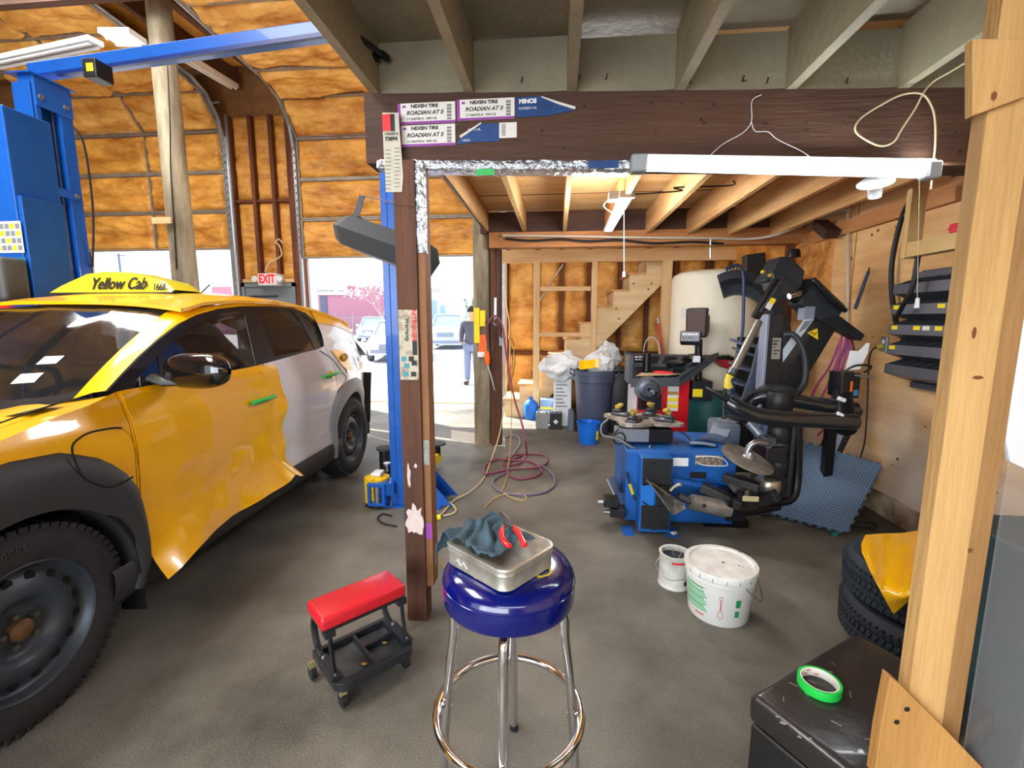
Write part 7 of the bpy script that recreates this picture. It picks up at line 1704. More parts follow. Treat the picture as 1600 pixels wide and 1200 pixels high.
b = MB(); b.tube(cat([az(1190, 806, .012), az(1230, 808, .012), az(1290, 822, .012), az(1330, 815, .012), az(1366, 818, .012), az(1366, 825, .012), az(1330, 822, .012)], 6), .007, 6); tag(b.build('black_cord', BLKC, smooth=True), 'black cord on the floor under the foam mat', 'cord')
b = MB(); p = az(1046, 833, .0); b.cyl(p, p+Vector((.03, -.04, .012)), .012, .02, n=10); tag(b.build('paper_cone', PAPER, smooth=True), 'tiny pale nozzle lying in front of the blue machine', 'nozzle')
b = MB(); p = az(1304, 836, .0); b.lathe([(0, 0), (.02, 0), (.02, .02), (0, .02)], 12, M4(p)); tag(b.build('teal_cap', mat('teal_cap', (30, 120, 110), .5)), 'small teal lid on the floor at the mat corner', 'lid')
# ================================================================== buckets
bp = az(1121, 955, 0); s_ = az(1166, 950, 0); r0 = .125
bk2 = thing('white_bucket', 'white plastic bucket with lid, green print and a scoop drawing', 'bucket', az(1123, 940, 0))
cx_, cy_ = az(1123, 946, 0).x, az(1123, 946, 0).y
zl = .27
def bpz(px_, py_, z): return az(px_, py_, z)
rt = (az(1187, 885, zl)-az(1077, 885, zl)).length/2; cc = (az(1187, 885, zl)+az(1077, 885, zl))/2; cc.z = 0
cc = Vector((cc.x, az(1132, 877, zl).y, 0)); rb = rt*.82
bk2.location = cc
WB2 = mat('bucket_white', (226, 226, 222), .45, var=.06, vscale=6)
b = MB(); b.lathe([(0, .002), (rb-.004, 0), (rb, .006), (rt*.93, zl-.055), (rt*.96, zl-.055), (rt*.965, zl-.02), (0, zl-.02)], 56, M4(cc)); b.build('pail', WB2, bk2, smooth=True)
b = MB(); b.lathe([(0, zl-.008), (rt*.84, zl-.008), (rt*.86, zl+.002), (rt*.98, zl+.002), (rt, zl-.004), (rt*1.0, zl-.03), (rt*.97, zl-.034)], 56, M4(cc)); lid = b.build('lid', mat('lid_white', (232, 232, 228), .4, rgb2=(200, 198, 190), vscale=9), bk2, smooth=True)
for i in range(12):
    a_ = -PI/2+(i-5.5)*.35; b = MB(); b.bar(cc+Vector((rt*1.002*math.cos(a_), rt*1.002*math.sin(a_), zl-.030)), cc+Vector((rt*1.002*math.cos(a_), rt*1.002*math.sin(a_), zl-.012)), .002, .002); b.build('lid_notch', INK, lid)
for (px_, py_, r_) in ((1130, 879, .008), (1155, 884, .006), (1160, 886, .004)):
    p = az(px_, py_, zl-.007); b = MB(); b.lathe([(0, .001), (r_, .0005)], 9, M4(p)); b.build('stain', mat('stain_brown', (96, 84, 60), .8), lid)
def onpail(a_, z, off=.0015):
    r_ = rb+(rt*.93-rb)*(z/(zl-.055))+off; return cc+Vector((r_*math.cos(a_), r_*math.sin(a_), z))
def pailpatch(a0, a1, z0, z1, m, nm):
    b = MB(); b.sheet([[onpail(a0+(a1-a0)*i/6, z0+(z1-z0)*j) for j in (0, 1)] for i in range(7)]); return b.build(nm, m, bk2, smooth=True)
fa = math.atan2(-cc.y, -cc.x)
GP = mat('green_print', (80, 190, 130), .6); GP2 = mat('strong_green_print', (36, 150, 80), .6); PK = mat('pink_print', (214, 110, 110), .6)
pailpatch(fa+.52, fa+.68, .115, .155, GP2, 'green_block'); pailpatch(fa+.52, fa+.66, .062, .095, GP2, 'green_block')
for i in range(9):
    z = .165-i*.0125; pailpatch(fa-1.2, fa-.42+.05*(i % 3), z-.004, z+.003, GP if i % 3 else GP2, 'print_line')
pailpatch(fa-1.15, fa-.45, .178, .187, GP, 'print_line'); pailpatch(fa-.75, fa-.42, .035, .044, PK, 'print_line'); pailpatch(fa-.95, fa-.35, .188, .190, PK, 'print_line')
b = MB()
ring = lambda a0, z0, ra, rz_: [onpail(a0+ra*math.cos(t), z0+rz_*math.sin(t), .002) for t in [k*PI/8 for k in range(16)]]
b.tube(ring(fa+.08, .158, .05, .0095), .0013, 5, closed=True); b.tube(ring(fa+.08, .070, .075, .022), .0013, 5, closed=True); b.tube([onpail(fa+.07, .148, .002), onpail(fa+.07, .092, .002)], .0013, 5); b.tube([onpail(fa+.09, .148, .002), onpail(fa+.09, .092, .002)], .0013, 5)
b.build('scoop_drawing', PK, bk2)
b = MB(); b.tube(cat([cc+Vector((rt*.96*math.cos(fa+.75), rt*.96*math.sin(fa+.75), zl-.05)), cc+Vector((rt*1.15*math.cos(fa+.9), rt*1.15*math.sin(fa+.9), zl-.085)), cc+Vector((rt*1.2*math.cos(fa+1.1), rt*1.2*math.sin(fa+1.1), zl-.10)), cc+Vector((rt*1.05*math.cos(fa+2.0), rt*1.05*math.sin(fa+2.0), zl-.06))], 6), .002, 6); b.build('bail_handle', DSTEEL, bk2)
text('marker_scribble', 'L7 4 2', .022, M4(az(1163, 864, zl+.004), rz(-.7)), INK, lid, shear=.2)
# paint can
zc = .19
pc_ = (az(1031, 862, zc)+az(1079, 862, zc))/2; rc_ = (az(1079, 862, zc)-az(1031, 862, zc)).length/2*.99; pc_ = Vector((pc_.x, az(1056, 862, zc).y, 0))
pcn = thing('paint_can', 'open white paint can with dark paint inside next to the white bucket', 'paint can', pc_)
b = MB(); b.lathe([(0, .01), (rc_-.004, .01), (rc_, 0), (rc_, .012), (rc_-.002, .014), (rc_-.002, zc-.012), (rc_+.001, zc-.008), (rc_+.001, zc), (rc_-.012, zc), (rc_-.012, zc-.02), (rc_-.008, zc-.03), (rc_-.008, zc-.04), (0, zc-.04)], 44, M4(pc_)); b.build('can', mat('can_white', (216, 216, 208), .4, rgb2=(180, 180, 170), vscale=11), pcn, smooth=True)
b = MB(); b.lathe([(0, zc-.032), (rc_-.009, zc-.032)], 32, M4(pc_)); b.build('paint', mat('dark_blue_paint_liquid', (14, 26, 44), .15), pcn)
b = MB(); b.lathe([(rc_+.0005, zc-.035), (rc_+.0012, zc-.034), (rc_+.0012, zc-.024), (rc_+.0005, zc-.023)], 20, M4(pc_), a0=-2.0, a1=-.6); b.build('red_band', REDI, pcn)
b = MB(); b.tube(cat([pc_+Vector((-rc_, 0, zc-.04)), pc_+Vector((-rc_-.02, -.02, zc-.08)), pc_+Vector((-rc_*.8, -rc_-.02, .085)), pc_+Vector((0, -rc_-.012, .075)), pc_+Vector((rc_*.8, -rc_*.9, .085)), pc_+Vector((rc_+.004, -.02, zc-.05))], 6), .0016, 5); b.build('bail_handle', STEEL, pcn)
b = MB(); b.tube(cat([pc_+Vector((.01, 0, .14)), pc_+Vector((-.01, .01, zc-.01)), pc_+Vector((.015, .02, zc+.006)), pc_+Vector((.03, .0, zc-.01)), pc_+Vector((.012, -.01, .15))], 5), .0015, 5); b.build('wire', STEEL, pcn)
b = MB(); b.box(-.008, .008, 0, .001, .03, .055, M4(pc_+Vector((rc_*.5, -rc_*.875, 0)), rz(.5))); b.build('barcode', INK, pcn)
# ================================================================== creeper seat
cs = thing('creeper_seat', 'low rolling mechanic seat with red padded top and black tray', 'creeper seat', az(565, 1010, .1))
zs = .36
A, B_, C_, D_ = az(478, 938, zs), az(512, 955, zs), az(638, 912, zs), az(606, 888, zs)
B_ = A+(C_-D_)*1.0; ctr = (A+C_)/2
ux_ = (D_-A).normalized(); uy_ = (B_-A); uy_ = (uy_-ux_*uy_.dot(ux_)).normalized()
L_ = (D_-A).length; Wd = min(.17, (B_-A).length)
Mc = Matrix((ux_, uy_, ux_.cross(uy_))).transposed(); sgz = 1 if Mc.col[2].z > 0 else -1
O = A.copy()
def cs_(x, y, z): return O+ux_*x+uy_*y+Vector((0, 0, z-zs))
def cbox(name, m, x0, x1, y0, y1, z0, z1, par=cs, r=0., seg=3, **k):
    t = bmesh.new(); b = MB(); b.b.free(); b.b = bmesh.new(); M_ = M4(O-Vector((0, 0, zs)), Matrix((ux_, uy_, Vector((0, 0, 1)))).transposed())
    if r: b.rbox(x0, x1, y0, y1, z0, z1, r, seg, M_)
    else: b.box(x0, x1, y0, y1, z0, z1, M_)
    t.free(); return b.build(name, m, par, smooth=bool(r), **k)
cu_ = cbox('cushion', REDV, 0, L_, 0, Wd, zs-.055, zs, r=.014)
cbox('cushion_base', BLK, .01, L_-.01, .01, Wd-.01, zs-.068, zs-.0555)
# lower frame and tray: extends towards the viewer side
F0, F1 = az(480, 1000, .12), az(655, 1000, .12)
def local(p): d = p-O; return d.dot(ux_), d.dot(uy_)
fx = [local(az(*p, .11)) for p in ((484, 1000), (524, 1078), (655, 1005), (610, 950))]
x0f, x1f = .02, L_-.0; y0f = -.03; y1f = max(fx[1][1], fx[2][1]); y1f = min(y1f, .42)
FR = mat('creeper_black', (30, 33, 38), .4, coat=.2)
b = MB(); b.b.free(); b.b = bmesh.new()
rr = .05; ol = []
for (cx0, cy0, a0) in ((x1f-rr, y1f-rr, 0), (x0f+rr, y1f-rr, PI/2)):
    for k_ in range(7): a_ = a0+k_*PI/12; ol.append((cx0+rr*math.cos(a_), cy0+rr*math.sin(a_)))
ol += [(x0f, y0f), (x1f, y0f)]
inner = []
rr2 = .03
for (cx0, cy0, a0) in ((x1f-.03-rr2, y1f-.03-rr2, 0), (x0f+.03+rr2, y1f-.03-rr2, PI/2)):
    for k_ in range(7): a_ = a0+k_*PI/12; inner.append((cx0+rr2*math.cos(a_), cy0+rr2*math.sin(a_)))
inner += [(x0f+.03, y0f+.02), (x1f-.03, y0f+.02)]
Mf = M4(O-Vector((0, 0, zs)), Matrix((ux_, uy_, Vector((0, 0, 1)))).transposed())
b.plate(ol, [inner], .035, Mf @ Matrix.Translation((0, 0, .075))); b.build('frame', FR, cs, bevel=.004)
b = MB(); b.plate(inner, [], .004, Mf @ Matrix.Translation((0, 0, .076))); tr_ = b.build('tray', mat('tray_grey', (70, 74, 76), .5, rgb2=(44, 46, 50), vscale=12), cs)
xm = (x0f+x1f)/2; ym = (y0f+y1f)/2-.02
cbox('divider', FR, xm-.006, xm+.006, y0f+.02, y1f-.03, .0801, .108); cbox('divider', FR, xm+.006, x1f-.03, ym-.006, ym+.006, .0801, .108)
for (x, sg) in ((x0f+.015, 1), (x1f-.015, -1)):
    b = MB(); b.tube(cat([cs_(x, Wd-.02, zs-.07), cs_(x, Wd-.015, zs-.14), cs_(x, Wd-.005, .17), cs_(x, Wd+.01, .11)], 5), .012, 8, sy=.6); b.build('front_strut', FR, cs, smooth=True)
    b = MB(); b.tube(cat([cs_(x, .02, zs-.07), cs_(x, -.02, zs-.10), cs_(x, -.035, .21), cs_(x, -.01, .14), cs_(x, .05, .112)], 6), .014, 8, sy=.6); b.build('rear_strut', FR, cs, smooth=True)
    cbox('strut_plate', FR, x-.02, x+.02, .04, .20, .1105, .122); cbox('under_bracket', FR, x-.02, x+.02, Wd-.05, Wd-.01, zs-.095, zs-.0685)
    for (yy, zz_) in ((.06, .122), (.18, .122), (y1f-.05, .1105)):
        b = MB(); b.lathe([(0, .008), (.007, .006), (.008, 0)], 10, M4(cs_(x, yy, zz_))); b.build('screw', STEEL, cs, smooth=True)
for (x, y) in ((x0f-.01, y0f+.02), (x0f+.03, y1f-.03), (x1f-.03, y1f-.05), (x1f, y0f+.02)):
    b = MB(); p = cs_(x, y, .028); b.cyl(p-ux_*.011, p+ux_*.011, .028, n=20); w_ = b.build('caster', BLK, cs, smooth=True)
    b = MB(); b.bar(p+Vector((0, 0, .02))+uy_*.004, cs_(x, y, .075), .026, .018); b.build('caster_fork', mat('zinc', (196, 186, 140), .35, metal=.8), w_)
for (x, y) in ((.16, .16), (.28, .1), (.10, .20)):
    b = MB(); b.ico(cs_(x, y, .087), .009, 1, (1.3, .8, .5), .5); tag(b.build('debris', MATS['dry_leaf']), ('small brown crumb on the left part of the creeper tray', 'small brown crumb behind the divider of the creeper tray', 'brown crumb nearest the left rail of the creeper tray')[[.16, .28, .10].index(x)], 'crumb')
b = MB(); p = az(562, 958, .0); b.rbox(p.x-.03, p.x+.03, p.y-.02, p.y+.02, 0, .02, .006, 2); tag(b.build('plastic_wrapper', PLB, smooth=True), 'crumpled clear wrapper on the floor behind the creeper seat', 'wrapper')
# ================================================================== stool
zt_ = .775
lf_, rt_ = az(691, 905, .715), az(899, 905, .715); sc_ = (lf_+rt_)/2; rs = (rt_-lf_).length/2
sc_.y = az(795, 905, .715).y; sc_.x = az(795, 905, .715).x; rs *= .985; sc_.z = 0
so = thing('bar_stool', 'round bar stool with glossy dark blue seat and chrome legs', 'stool', sc_)
SBL = mat('stool_blue_vinyl', (3, 14, 92), .16, coat=.6)
b = MB(); b.lathe([(0, zt_+.004), (rs*.55, zt_+.004), (rs*.80, zt_-.002), (rs*.92, zt_-.012), (rs*.985, zt_-.032), (rs*1.0, zt_-.045), (rs*1.0, zt_-.098), (rs*.985, zt_-.106), (0, zt_-.106)], 64, M4(sc_)); seat = b.build('seat', SBL, so, smooth=True, angle=60)
b = MB(); b.tube([sc_+Vector((rs*.992*math.cos(t), rs*.992*math.sin(t), zt_-.046)) for t in [k*2*PI/64 for k in range(64)]], .003, 6, closed=True); b.build('seat_piping', SBL, seat, smooth=True)
# yellow print on the seat
YPR = mat('seat_yellow_print', (236, 200, 30), .3)
b = MB()
for (x0_, y0_, x1_, y1_) in ((841, 902, 857, 898), (857, 898, 861, 894), (861, 894, 857, 884), (840, 901, 846, 898)):
    b.bar(az(x0_, y0_, zt_+.003), az(x1_, y1_, zt_+.001), .006, .0012)
b.build('seat_print', YPR, seat)
b = MB(); b.lathe([(0, .0012), (.018, .001)], 16, M4(az(753, 902, zt_+.003)), sx=1.3, sy=.8); b.build('seat_print', YPR, seat)
b = MB(); b.sheet([[sc_+Vector((rs*(1.002)*math.cos(a_), rs*1.002*math.sin(a_), z)) for z in (zt_-.10, zt_-.05)] for a_ in [PI+.12+k*.07 for k in range(5)]], .0008); b.build('magenta_print', mat('magenta_print', (176, 30, 130), .3), seat)
legs = []
for i in range(4):
    a_ = -PI/2+.02+i*PI/2; ca, sa = math.cos(a_), math.sin(a_)
    pts = [sc_+Vector((r_*ca, r_*sa, z)) for r_, z in ((.02, zt_-.135), (.10, zt_-.135), (.150, zt_-.145), (.166, zt_-.18), (.170, zt_-.25), (.185, .40), (.205, .15), (.212, .012))]
    b = MB(); b.tube(cat(pts, 6), .0145, 14); lg = b.build('leg', CHROME, so, smooth=True)
    b = MB(); b.cyl(sc_+Vector((.212*ca, .212*sa, 0)), sc_+Vector((.212*ca, .212*sa, .02)), .016, n=14); b.build('foot_cap', BLK, lg, smooth=True)
    b = MB(); b.cyl(sc_+Vector((.180*ca, .180*sa, .285)), sc_+Vector((.228*ca, .228*sa, .285)), .005, n=8); b.build('bolt', STEEL, lg)
b = MB(); b.tube([sc_+Vector((.222*math.cos(t), .222*math.sin(t), .28)) for t in [k*2*PI/72 for k in range(72)]], .0135, 14, closed=True); b.build('foot_ring', CHROME, so, smooth=True)
b = MB(); b.cyl(sc_+Vector((0, 0, zt_-.15)), sc_+Vector((0, 0, zt_-.107)), .09, n=24); b.build('swivel', CHROME, so, smooth=True)
# tin box
zb_ = zt_+.0045; hb = .062
c1, c2, c3, c4 = az(692, 862, zb_+hb), az(868, 858, zb_+hb), az(790, 905, zb_+hb), az(775, 815, zb_+hb)
tcx = (az(780, 905, zb_+hb)+az(790, 806, zb_+hb))/2
bc = az(783, 862, zb_+hb); an = math.radians(38); Lx, Ly = .135, .088
bc = az(781, 847, zb_+hb)
Mb = M4((bc.x, bc.y, zb_), rz(-.66))
def rrect(hx, hy, r_, n_=6):
    out = []
    for (sx_, sy_, a0) in ((1, 1, 0), (-1, 1, PI/2), (-1, -1, PI), (1, -1, 3*PI/2)):
        for k_ in range(n_+1): a_ = a0+k_*PI/2/n_; out.append((sx_*(hx-r_)+r_*math.cos(a_), sy_*(hy-r_)+r_*math.sin(a_)))
    return out
TIN = mat('tin_metal', (206, 204, 194), .36, metal=.7, rgb2=(164, 160, 148), vscale=12)
tb = thing('tin_box', 'square metal tin box with lid standing on the blue stool seat', 'tin', (bc.x, bc.y, zb_))
def rings(levels, M_, name, m, par):
    b = MB(); rows = []
    for hx, hy, r_, z in levels: rows.append([M_ @ Vector((p[0], p[1], z)) for p in rrect(hx, hy, r_)])
    rows = [r_+r_[:1] for r_ in rows]; b.sheet(rows); 
    b.b.faces.new([b.b.verts.new(p) for p in rows[0][:-1]]); b.b.faces.new([b.b.verts.new(p) for p in rows[-1][:-1]])
    bmesh.ops.remove_doubles(b.b, verts=b.b.verts[:], dist=.0001)
    return b.build(name, m, par, smooth=True, angle=40)
HX, HY = .125, .106
rings([(HX, HY, .035, 0), (HX+.001, HY+.001, .035, .003), (HX, HY, .035, .006), (HX, HY, .035, .040)], Mb, 'body', TIN, tb)
lid_ = rings([(HX+.003, HY+.003, .036, .0401), (HX+.004, HY+.004, .036, .043), (HX+.003, HY+.003, .036, .046), (HX+.003, HY+.003, .036, .056), (HX+.005, HY+.005, .038, .058), (HX+.003, HY+.003, .036, .062), (HX-.008, HY-.008, .03, .0625), (HX-.012, HY-.012, .028, .0605)], Mb, 'lid', TIN, tb)
b = MB(); b.tube([Mb @ Vector((-.07+i*.008, -HY-.0005, .02+.008*math.sin(i*1.9))) for i in range(7)], .0012, 5); b.build('scratch', WPLAS, tb)
# rag
rag = MB(); rows = []
lt = zb_+.0626
for i in range(46):
    row = []
    for j in range(34):
        u, v = i/45, j/33
        x = -.165+.235*u+.012*math.sin(v*7); y = -.125+.20*v+.02*math.sin(u*6)
        h = .006+.016*(noise.noise(Vector((u*4.5, v*4.5, 3)))+.5)+.013*abs(math.sin((u*1.0+v*.7)*11+2.2*noise.noise(Vector((u*3, v*3, 7)))))
        h += .022*math.exp(-((u-.62)**2+(v-.55)**2)/.02)
        z = lt+max(.002, h)
        ox, oy = max(0, -HX-.006-x), max(0, -HY-.006-y)*(1 if u < .3 else 0)
        if ox+oy > 0: z = lt+.004-(ox+oy)*1.7+.004*math.sin(v*17)
        if ox > 0: x = -HX-.014-.004*math.sin(v*13)-ox*.2
        if oy > 0: y = -HY-.014-.004*math.sin(u*13)-oy*.2
        elif y < -HY+.005 and u >= .3: y = -HY+.005
        q_ = Mb @ Vector((x, y, 0)); row.append(Vector((q_.x, q_.y, z)))
    rows.append(row)
rag.sheet(rows, .003); tag(rag.build('shop_rag', mat('grey_teal_rag', (60, 82, 94), .9, var=.2, vscale=20), smooth=True), 'crumpled grey blue rag lying over the tin box', 'rag')
b = crumple(az(741, 803, lt+.02), .032, (1.3, 1.0, .7), 5, 4, .5); b.b.free()
# snips with red grips
SN = thing('tin_snips', 'open pair of snips with red grips lying on the rag', 'snips', az(795, 835, lt+.05)); RG = mat('red_grip', (206, 24, 30), .28, coat=.4)
zg = lt+.05
def zpt(x, y, dz=0): return az(x, y, zg+dz)
b = MB(); b.tube(cat([zpt(786, 824), zpt(784, 834), zpt(788, 846), zpt(797, 854)], 6), [.006]*3+[.0085]*15+[.006], 12, sy=.8); b.build('grip', RG, SN, smooth=True)
b = MB(); b.tube(cat([zpt(802, 823, .002), zpt(810, 832, .002), zpt(816, 843, .0), zpt(820, 853, -.002)], 6), [.006]*3+[.0085]*15+[.006], 12, sy=.8); b.build('grip', RG, SN, smooth=True)
b = MB(); b.sheet([[zpt(780, 797, .004), zpt(784, 796, .004)], [zpt(783, 808, .004), zpt(797, 810, .004)], [zpt(785, 824, .002), zpt(801, 822, .002)]], .003); b.build('blade', BLD, SN)
b = MB(); b.sheet([[zpt(779, 800, .008), zpt(782, 799, .008)], [zpt(788, 818, .008), zpt(796, 814, .008)], [zpt(800, 824, .006), zpt(804, 822, .006)]], .002); b.build('blade', DSTEEL, SN)
# ================================================================== tire stack with film
tp = Vector((1.66, 2.22, 0)); pL = az(1343, 940, .30)
def tirep(z0, R_, w_, nm, label, c_, seed=0.):
    t = thing(nm, label, 'tire', c_+Vector((0, 0, z0)), 'tires stacked beside the booth'); M_ = M4(c_+Vector((0, 0, z0)))
    b = MB(); b.lathe([(.20, .02), (.22, .006), (R_*.8, 0), (R_*.93, .008), (R_*.985, .03), (R_, .05), (R_, w_-.05), (R_*.985, w_-.03), (R_*.93, w_-.008), (R_*.8, w_), (.22, w_-.006), (.20, w_-.02), (.205, w_*.5)], 72, M_)
    b.lathe([(.205, w_*.5), (.20, .02)], 72, M_); 
    for i in range(76):
        a_ = 2*PI*i/76+seed
        for k_, (z1, z2) in enumerate(((.035, .065), (.072, .10), (.107, .135), (.142, w_-.03))):
            b.box(R_-.008, R_+.007, -.011, .011, z1, min(z2, w_-.028), M_ @ Matrix.Rotation(a_+.02*(k_ % 2), 4, 'Z') @ Matrix.Rotation(.35*(1 if k_ % 2 else -1), 4, 'X'))
    b.build('tire', mat('stack_rubber', (42, 50, 58), .65, bump=.1, bscale=120), t, smooth=True, angle=30); return t
R1 = .33; cx1 = pL.x+R1+.005; cy1 = 2.15; ctp = Vector((cx1, cy1, 0))
ctp = Vector((az(1343, 950, .2).x+R1+.01, az(1343, 950, .2).y+.05, 0))
if ctp.x+R1 > XR-.06: ctp.x = XR-.06-R1
tirep(0, R1, .20, 'tire', 'black tire lying flat at the bottom of the stack by the booth post', ctp)
tirep(.203, R1-.005, .20, 'tire', 'black tire on top of the stack under the yellow film', ctp+Vector((.0, .01, 0)), .03)
zf = .412
def fp(px_, py_, z=zf): return az(px_, py_, z)
rows = []
top_e = [(1352, 836), (1380, 834), (1410, 833), (1440, 828), (1470, 822), (1500, 818)]
mid_e = [(1346, 850), (1375, 858), (1405, 862), (1440, 865), (1470, 868), (1500, 870)]
low_e = [(1347, 862), (1362, 890), (1380, 915), (1410, 925), (1450, 908), (1500, 890)]
tip_e = [(1350, 872), (1368, 908), (1396, 960), (1420, 938), (1460, 915), (1500, 895)]
b = MB(); NR = []
for i in range(26):
    t = i/25*5; k_ = min(int(t), 4); f_ = t-k_
    def L2(tab): return tab[k_][0]*(1-f_)+tab[k_+1][0]*f_, tab[k_][1]*(1-f_)+tab[k_+1][1]*f_
    a_, m_, l_, e_ = L2(top_e), L2(mid_e), L2(low_e), L2(tip_e)
    q0 = fp(*a_, zf+.012); q1 = fp(*m_, zf+.012+.006*math.sin(i*.7)); 
    def front(px_, py_):
        # point on the vertical cylinder round the stack, slightly proud
        rx_, ry_, rz__ = ray(px_, py_); Rr = R1+.05; cxx, cyy = ctp.x, ctp.y
        A2 = rx_*rx_+ry_*ry_; B2 = -2*(rx_*cxx+ry_*cyy); C2 = cxx*cxx+cyy*cyy-Rr*Rr; D2 = B2*B2-4*A2*C2
        if D2 < 0:
            tt_ = -B2/(2*A2)
        else: tt_ = (-B2-math.sqrt(D2))/(2*A2)
        return Vector((rx_*tt_, ry_*tt_, HC+rz__*tt_))
    q2, q3 = front(*l_), front(*e_)
    if q2.z > zf: q2 = fp(*l_, zf+.01)
    if q3.z > q2.z-.005: q3 = q2+Vector((0, -.004, -.006))
    NR.append(cat([q0, q1, q2, q3], 5))
b.sheet(NR, .0015); tag(b.build('film_offcut', FILM, smooth=True, angle=70), 'yellow vinyl film offcut draped over the tire stack', 'vinyl film')
# ================================================================== black padded box with tape
zb2 = .46
K = [az(1171, 1082, zb2), az(1335, 986, zb2), az(1425, 1030, zb2)]
ux2 = (K[1]-K[0]); LL = ux2.length; ux2.normalize(); uy2 = Vector((ux2.y, -ux2.x, 0)); WW = .345
Mo = M4(K[0]-Vector((0, 0, zb2)), Matrix((ux2, uy2, Vector((0, 0, -1)))).transposed())
ot = thing('ottoman', 'worn black vinyl storage ottoman with scuffed padded lid', 'ottoman', K[0]+ux2*LL/2+uy2*WW/2-Vector((0, 0, zb2)))
def obx(name, m, x0, x1, y0, y1, z0, z1, par=ot, r=.02):
    b = MB(); b.rbox(x0, x1, y0, y1, z0, z1, r, 3, M4(K[0]-Vector((0, 0, zb2)), Matrix((ux2, uy2, Vector((0, 0, 1)))).transposed())); return b.build(name, m, par, smooth=True)
VN = mat('scuffed_black_vinyl', (36, 33, 32), .3, coat=.15, bump=.25, bscale=7)
lid2 = obx('lid', VN, -.005, LL+.005, -.005, WW, zb2-.09, zb2, r=.028); obx('body', mat('vinyl_side', (24, 23, 23), .45), .004, LL-.004, .006, WW-.006, .02, zb2-.0905, r=.01)
oo = lambda x, y, z=0.: K[0]+ux2*x+uy2*y+Vector((0, 0, z))
rnd = random.Random(21)
SCF = mat('scuff_grey', (128, 118, 116), .8)
for i in range(16):
    x, y = rnd.uniform(.05, LL-.03), rnd.uniform(.03, WW-.03); b = MB(); p = oo(x, y, .0006); d_ = Vector((rnd.uniform(-1, 1), rnd.uniform(-1, 1), 0)).normalized()*rnd.uniform(.004, .012); b.bar(p-d_, p+d_, rnd.uniform(.0015, .004), .0006); b.build('scuff', SCF, lid2)
b = MB()
for i in range(9):
    p = oo(.0+rnd.uniform(-.001, .02), .02+i*.02, -.004-rnd.uniform(0, .01)); b.ico(p, rnd.uniform(.005, .010), 1, (1.4, .6, .25), .6)
b.build('worn_edge', SCF, lid2)
# tape roll
tpc = az(1280, 1068, zb2+.012); tpc.z = zb2+.0005
tr = thing('tape_roll', 'bright green masking tape roll on the black ottoman lid', 'tape', tpc); ro, ri, hh = .046, .036, .024
ro = (az(1311, 1066, zb2+.02)-az(1249, 1062, zb2+.02)).length/2; ri = ro*.86
b = MB(); b.lathe([(ro, 0), (ro+.0005, .002), (ro+.0005, hh-.002), (ro, hh), (ri+.001, hh), (ri+.001, 0), (ro, 0)], 56, M4(tpc)); b.build('tape', mat('tape_green', (26, 186, 66), .5), tr, smooth=True)
b = MB(); b.lathe([(ri+.0008, 0), (ri-.002, 0), (ri-.002, hh), (ri+.0008, hh)], 56, M4(tpc)); core = b.build('core', PAPER, tr, smooth=True)
for k_, (a_, zz_) in enumerate(((PI/2+.15, .017), (PI/2+.75, .017), (PI/2-.35, .007), (PI/2+.35, .007))):
    R_ = ri-.0024
    Mt = M4(tpc+Vector((R_*math.cos(a_), R_*math.sin(a_), zz_)), Matrix((Vector((math.sin(a_), -math.cos(a_), 0)), Vector((0, 0, 1)), Vector((-math.cos(a_), -math.sin(a_), 0)))).transposed())
    text('core_lettering', 'NASCO', .0095, Mt, REDI, core, ex=.0001, bold=.0002)
# ================================================================== booth frame at the right edge
bt = thing('booth_post', 'thick pale wooden booth post in the right foreground', 'post', (.98, 1.02, 0)); bt['kind'] = 'structure'; del bt['category']
Yp = 1.0
xl0 = ay(1512, 200, Yp).x; xA = ay(1486, 600, Yp).x
x0 = (xl0+xA)/2
x0 = ay(1500, 500, Yp).x; x1 = x0+.078
b = MB(); b.box(x0, x1, Yp, Yp+.036, 0, 2.6); b.build('front_stud', WOLD, bt, bevel=.002)
b = MB(); b.box(x0+.05, x0+.15, Yp+.037, Yp+.075, 0, 2.6); b.build('rear_stud', wood('booth_wood_dark', (176, 134, 82), (130, 92, 50), 'z', scale=5), bt, bevel=.002)
b = MB(); q = [ay(1520, 60, Yp-.02), ay(1610, 60, Yp-.02), ay(1610, 148, Yp-.02), ay(1520, 181, Yp-.02)]
b.plate([(p.x, p.z) for p in q], [], .018, M4((0, Yp-.002, 0), rx(PI/2))); b.build('top_gusset', wood('booth_wood2', (200, 156, 96), (160, 116, 62), 'z', scale=4), bt, bevel=.002)
q = [ay(1392, 1058, Yp-.03), ay(1403, 1066, Yp-.03), ay(1472, 1134, Yp-.03), ay(1660, 1330, Yp-.03), ay(1350, 1330, Yp-.03), ay(1376, 1140, Yp-.03)]
b = MB(); b.plate([(p.x, p.z) for p in q], [], .028, M4((0, Yp-.002, 0), rx(PI/2))); g_ = b.build('low_brace', wood('booth_wood3', (196, 146, 80), (150, 104, 50), 'z', scale=4), bt, bevel=.003)
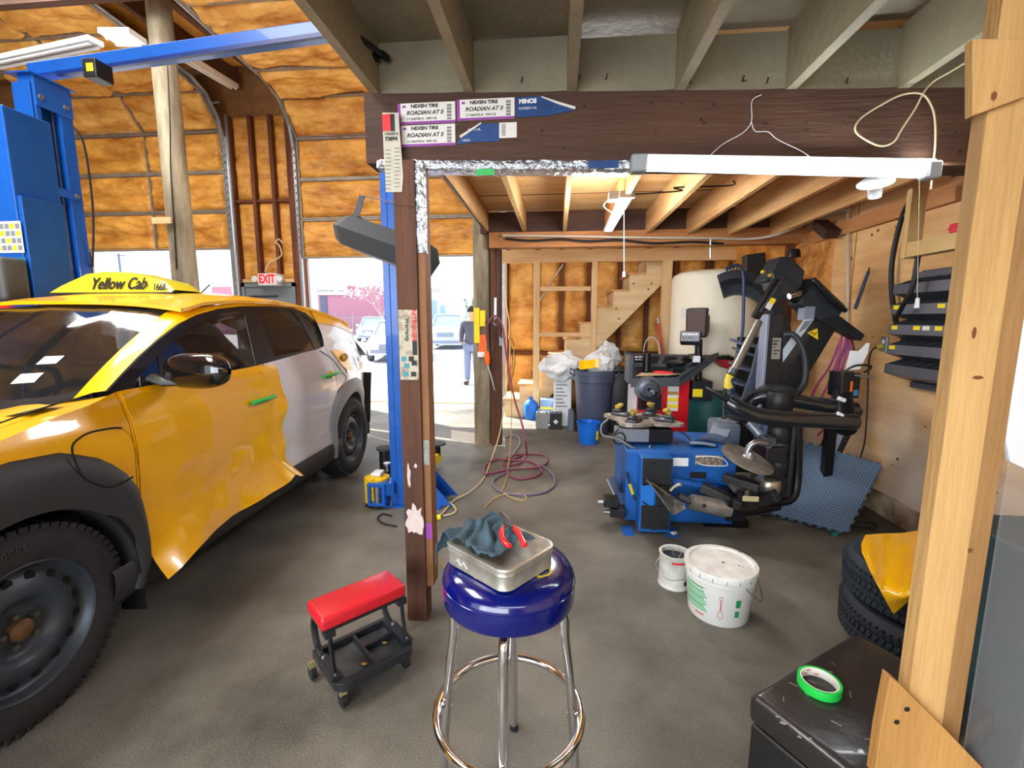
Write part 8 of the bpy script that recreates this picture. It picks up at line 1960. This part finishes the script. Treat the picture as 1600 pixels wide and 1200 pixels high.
for (px_, py_) in ((1417, 1108), (1401, 1128)):
    b = MB(); b.lathe([(0, .001), (.006, .0008)], 12, M4(ay(px_, py_, Yp-.0302), rx(PI/2))); b.build('screw_hole', INK, g_)
for (px_, py_, w_, h_) in ((1522, 520, .004, .012), (1516, 860, .005, .006), (1528, 590, .010, .004), (1553, 150, .005, .008)):
    b = MB(); b.lathe([(0, .0008), (1, .0005)], 14, M4(ay(px_, py_, Yp-.0005 if py_ > 200 else Yp-.0205), rx(PI/2)) @ Matrix.Diagonal((w_, h_, 1, 1))); b.build('knot_mark', mat('knot', (110, 66, 34)), bt)
# clear sheet right of the post
PX = mat('clear_sheet', (236, 240, 244), .06, alpha=.09, spec=.6)
xs = x0+.175
b = MB(); b.box(xs-.02, xs-.016, .2, Yp+.03, 0, 2.5); o = b.build('window_1', PX); struct(o)
yk = .93
wn = thing('paper_notice', 'white paper notice taped to the clear sheet at the right edge', 'notice', ay(1590, 450, yk))
b = MB(); p0, p1 = ay(1578, 462, 1.06), ay(1640, 376, 1.06); b.box(p0.x, p1.x, 1.10, 1.102, p0.z, p1.z); b.build('sheet', WPLAS, wn)
t = thing('white_sign_board', 'white panel edge at the far right beside the booth post', 'panel', ay(1592, 600, 1.05)); p0, p1 = ay(1577, 720, 1.04), ay(1640, 490, 1.04)
q = [ay(1597, 470, 1.04), ay(1640, 470, 1.04), ay(1640, 750, 1.04), ay(1579, 722, 1.04), ay(1573, 690, 1.04)]
b = MB(); b.plate([(p.x, p.z) for p in q], [], .012, M4((0, 1.052, 0), rx(PI/2))); b.build('sheet', WPLAS, t, bevel=.003)
t = thing('yellow_film_roll', 'yellow film edge seen through the clear sheet low at the right edge', 'film roll', ay(1598, 860, 1.3))
b = MB(); p = ay(1622, 862, 1.25); b.cyl((p.x+.03, 1.25, p.z), (p.x+.03, 1.25, p.z+.12), .045, n=24); b.build('roll', FILM, t, smooth=True)
sb3 = thing('storage_box', 'dark teal box behind the clear sheet low at the right edge', 'box', (p.x+.1, 1.3, 0)); boxp('body', mat('dark_teal_box', (30, 54, 58), .6), sb3, p.x-.03, p.x+.35, 1.18, 1.5, 0, p.z-.001, .008)
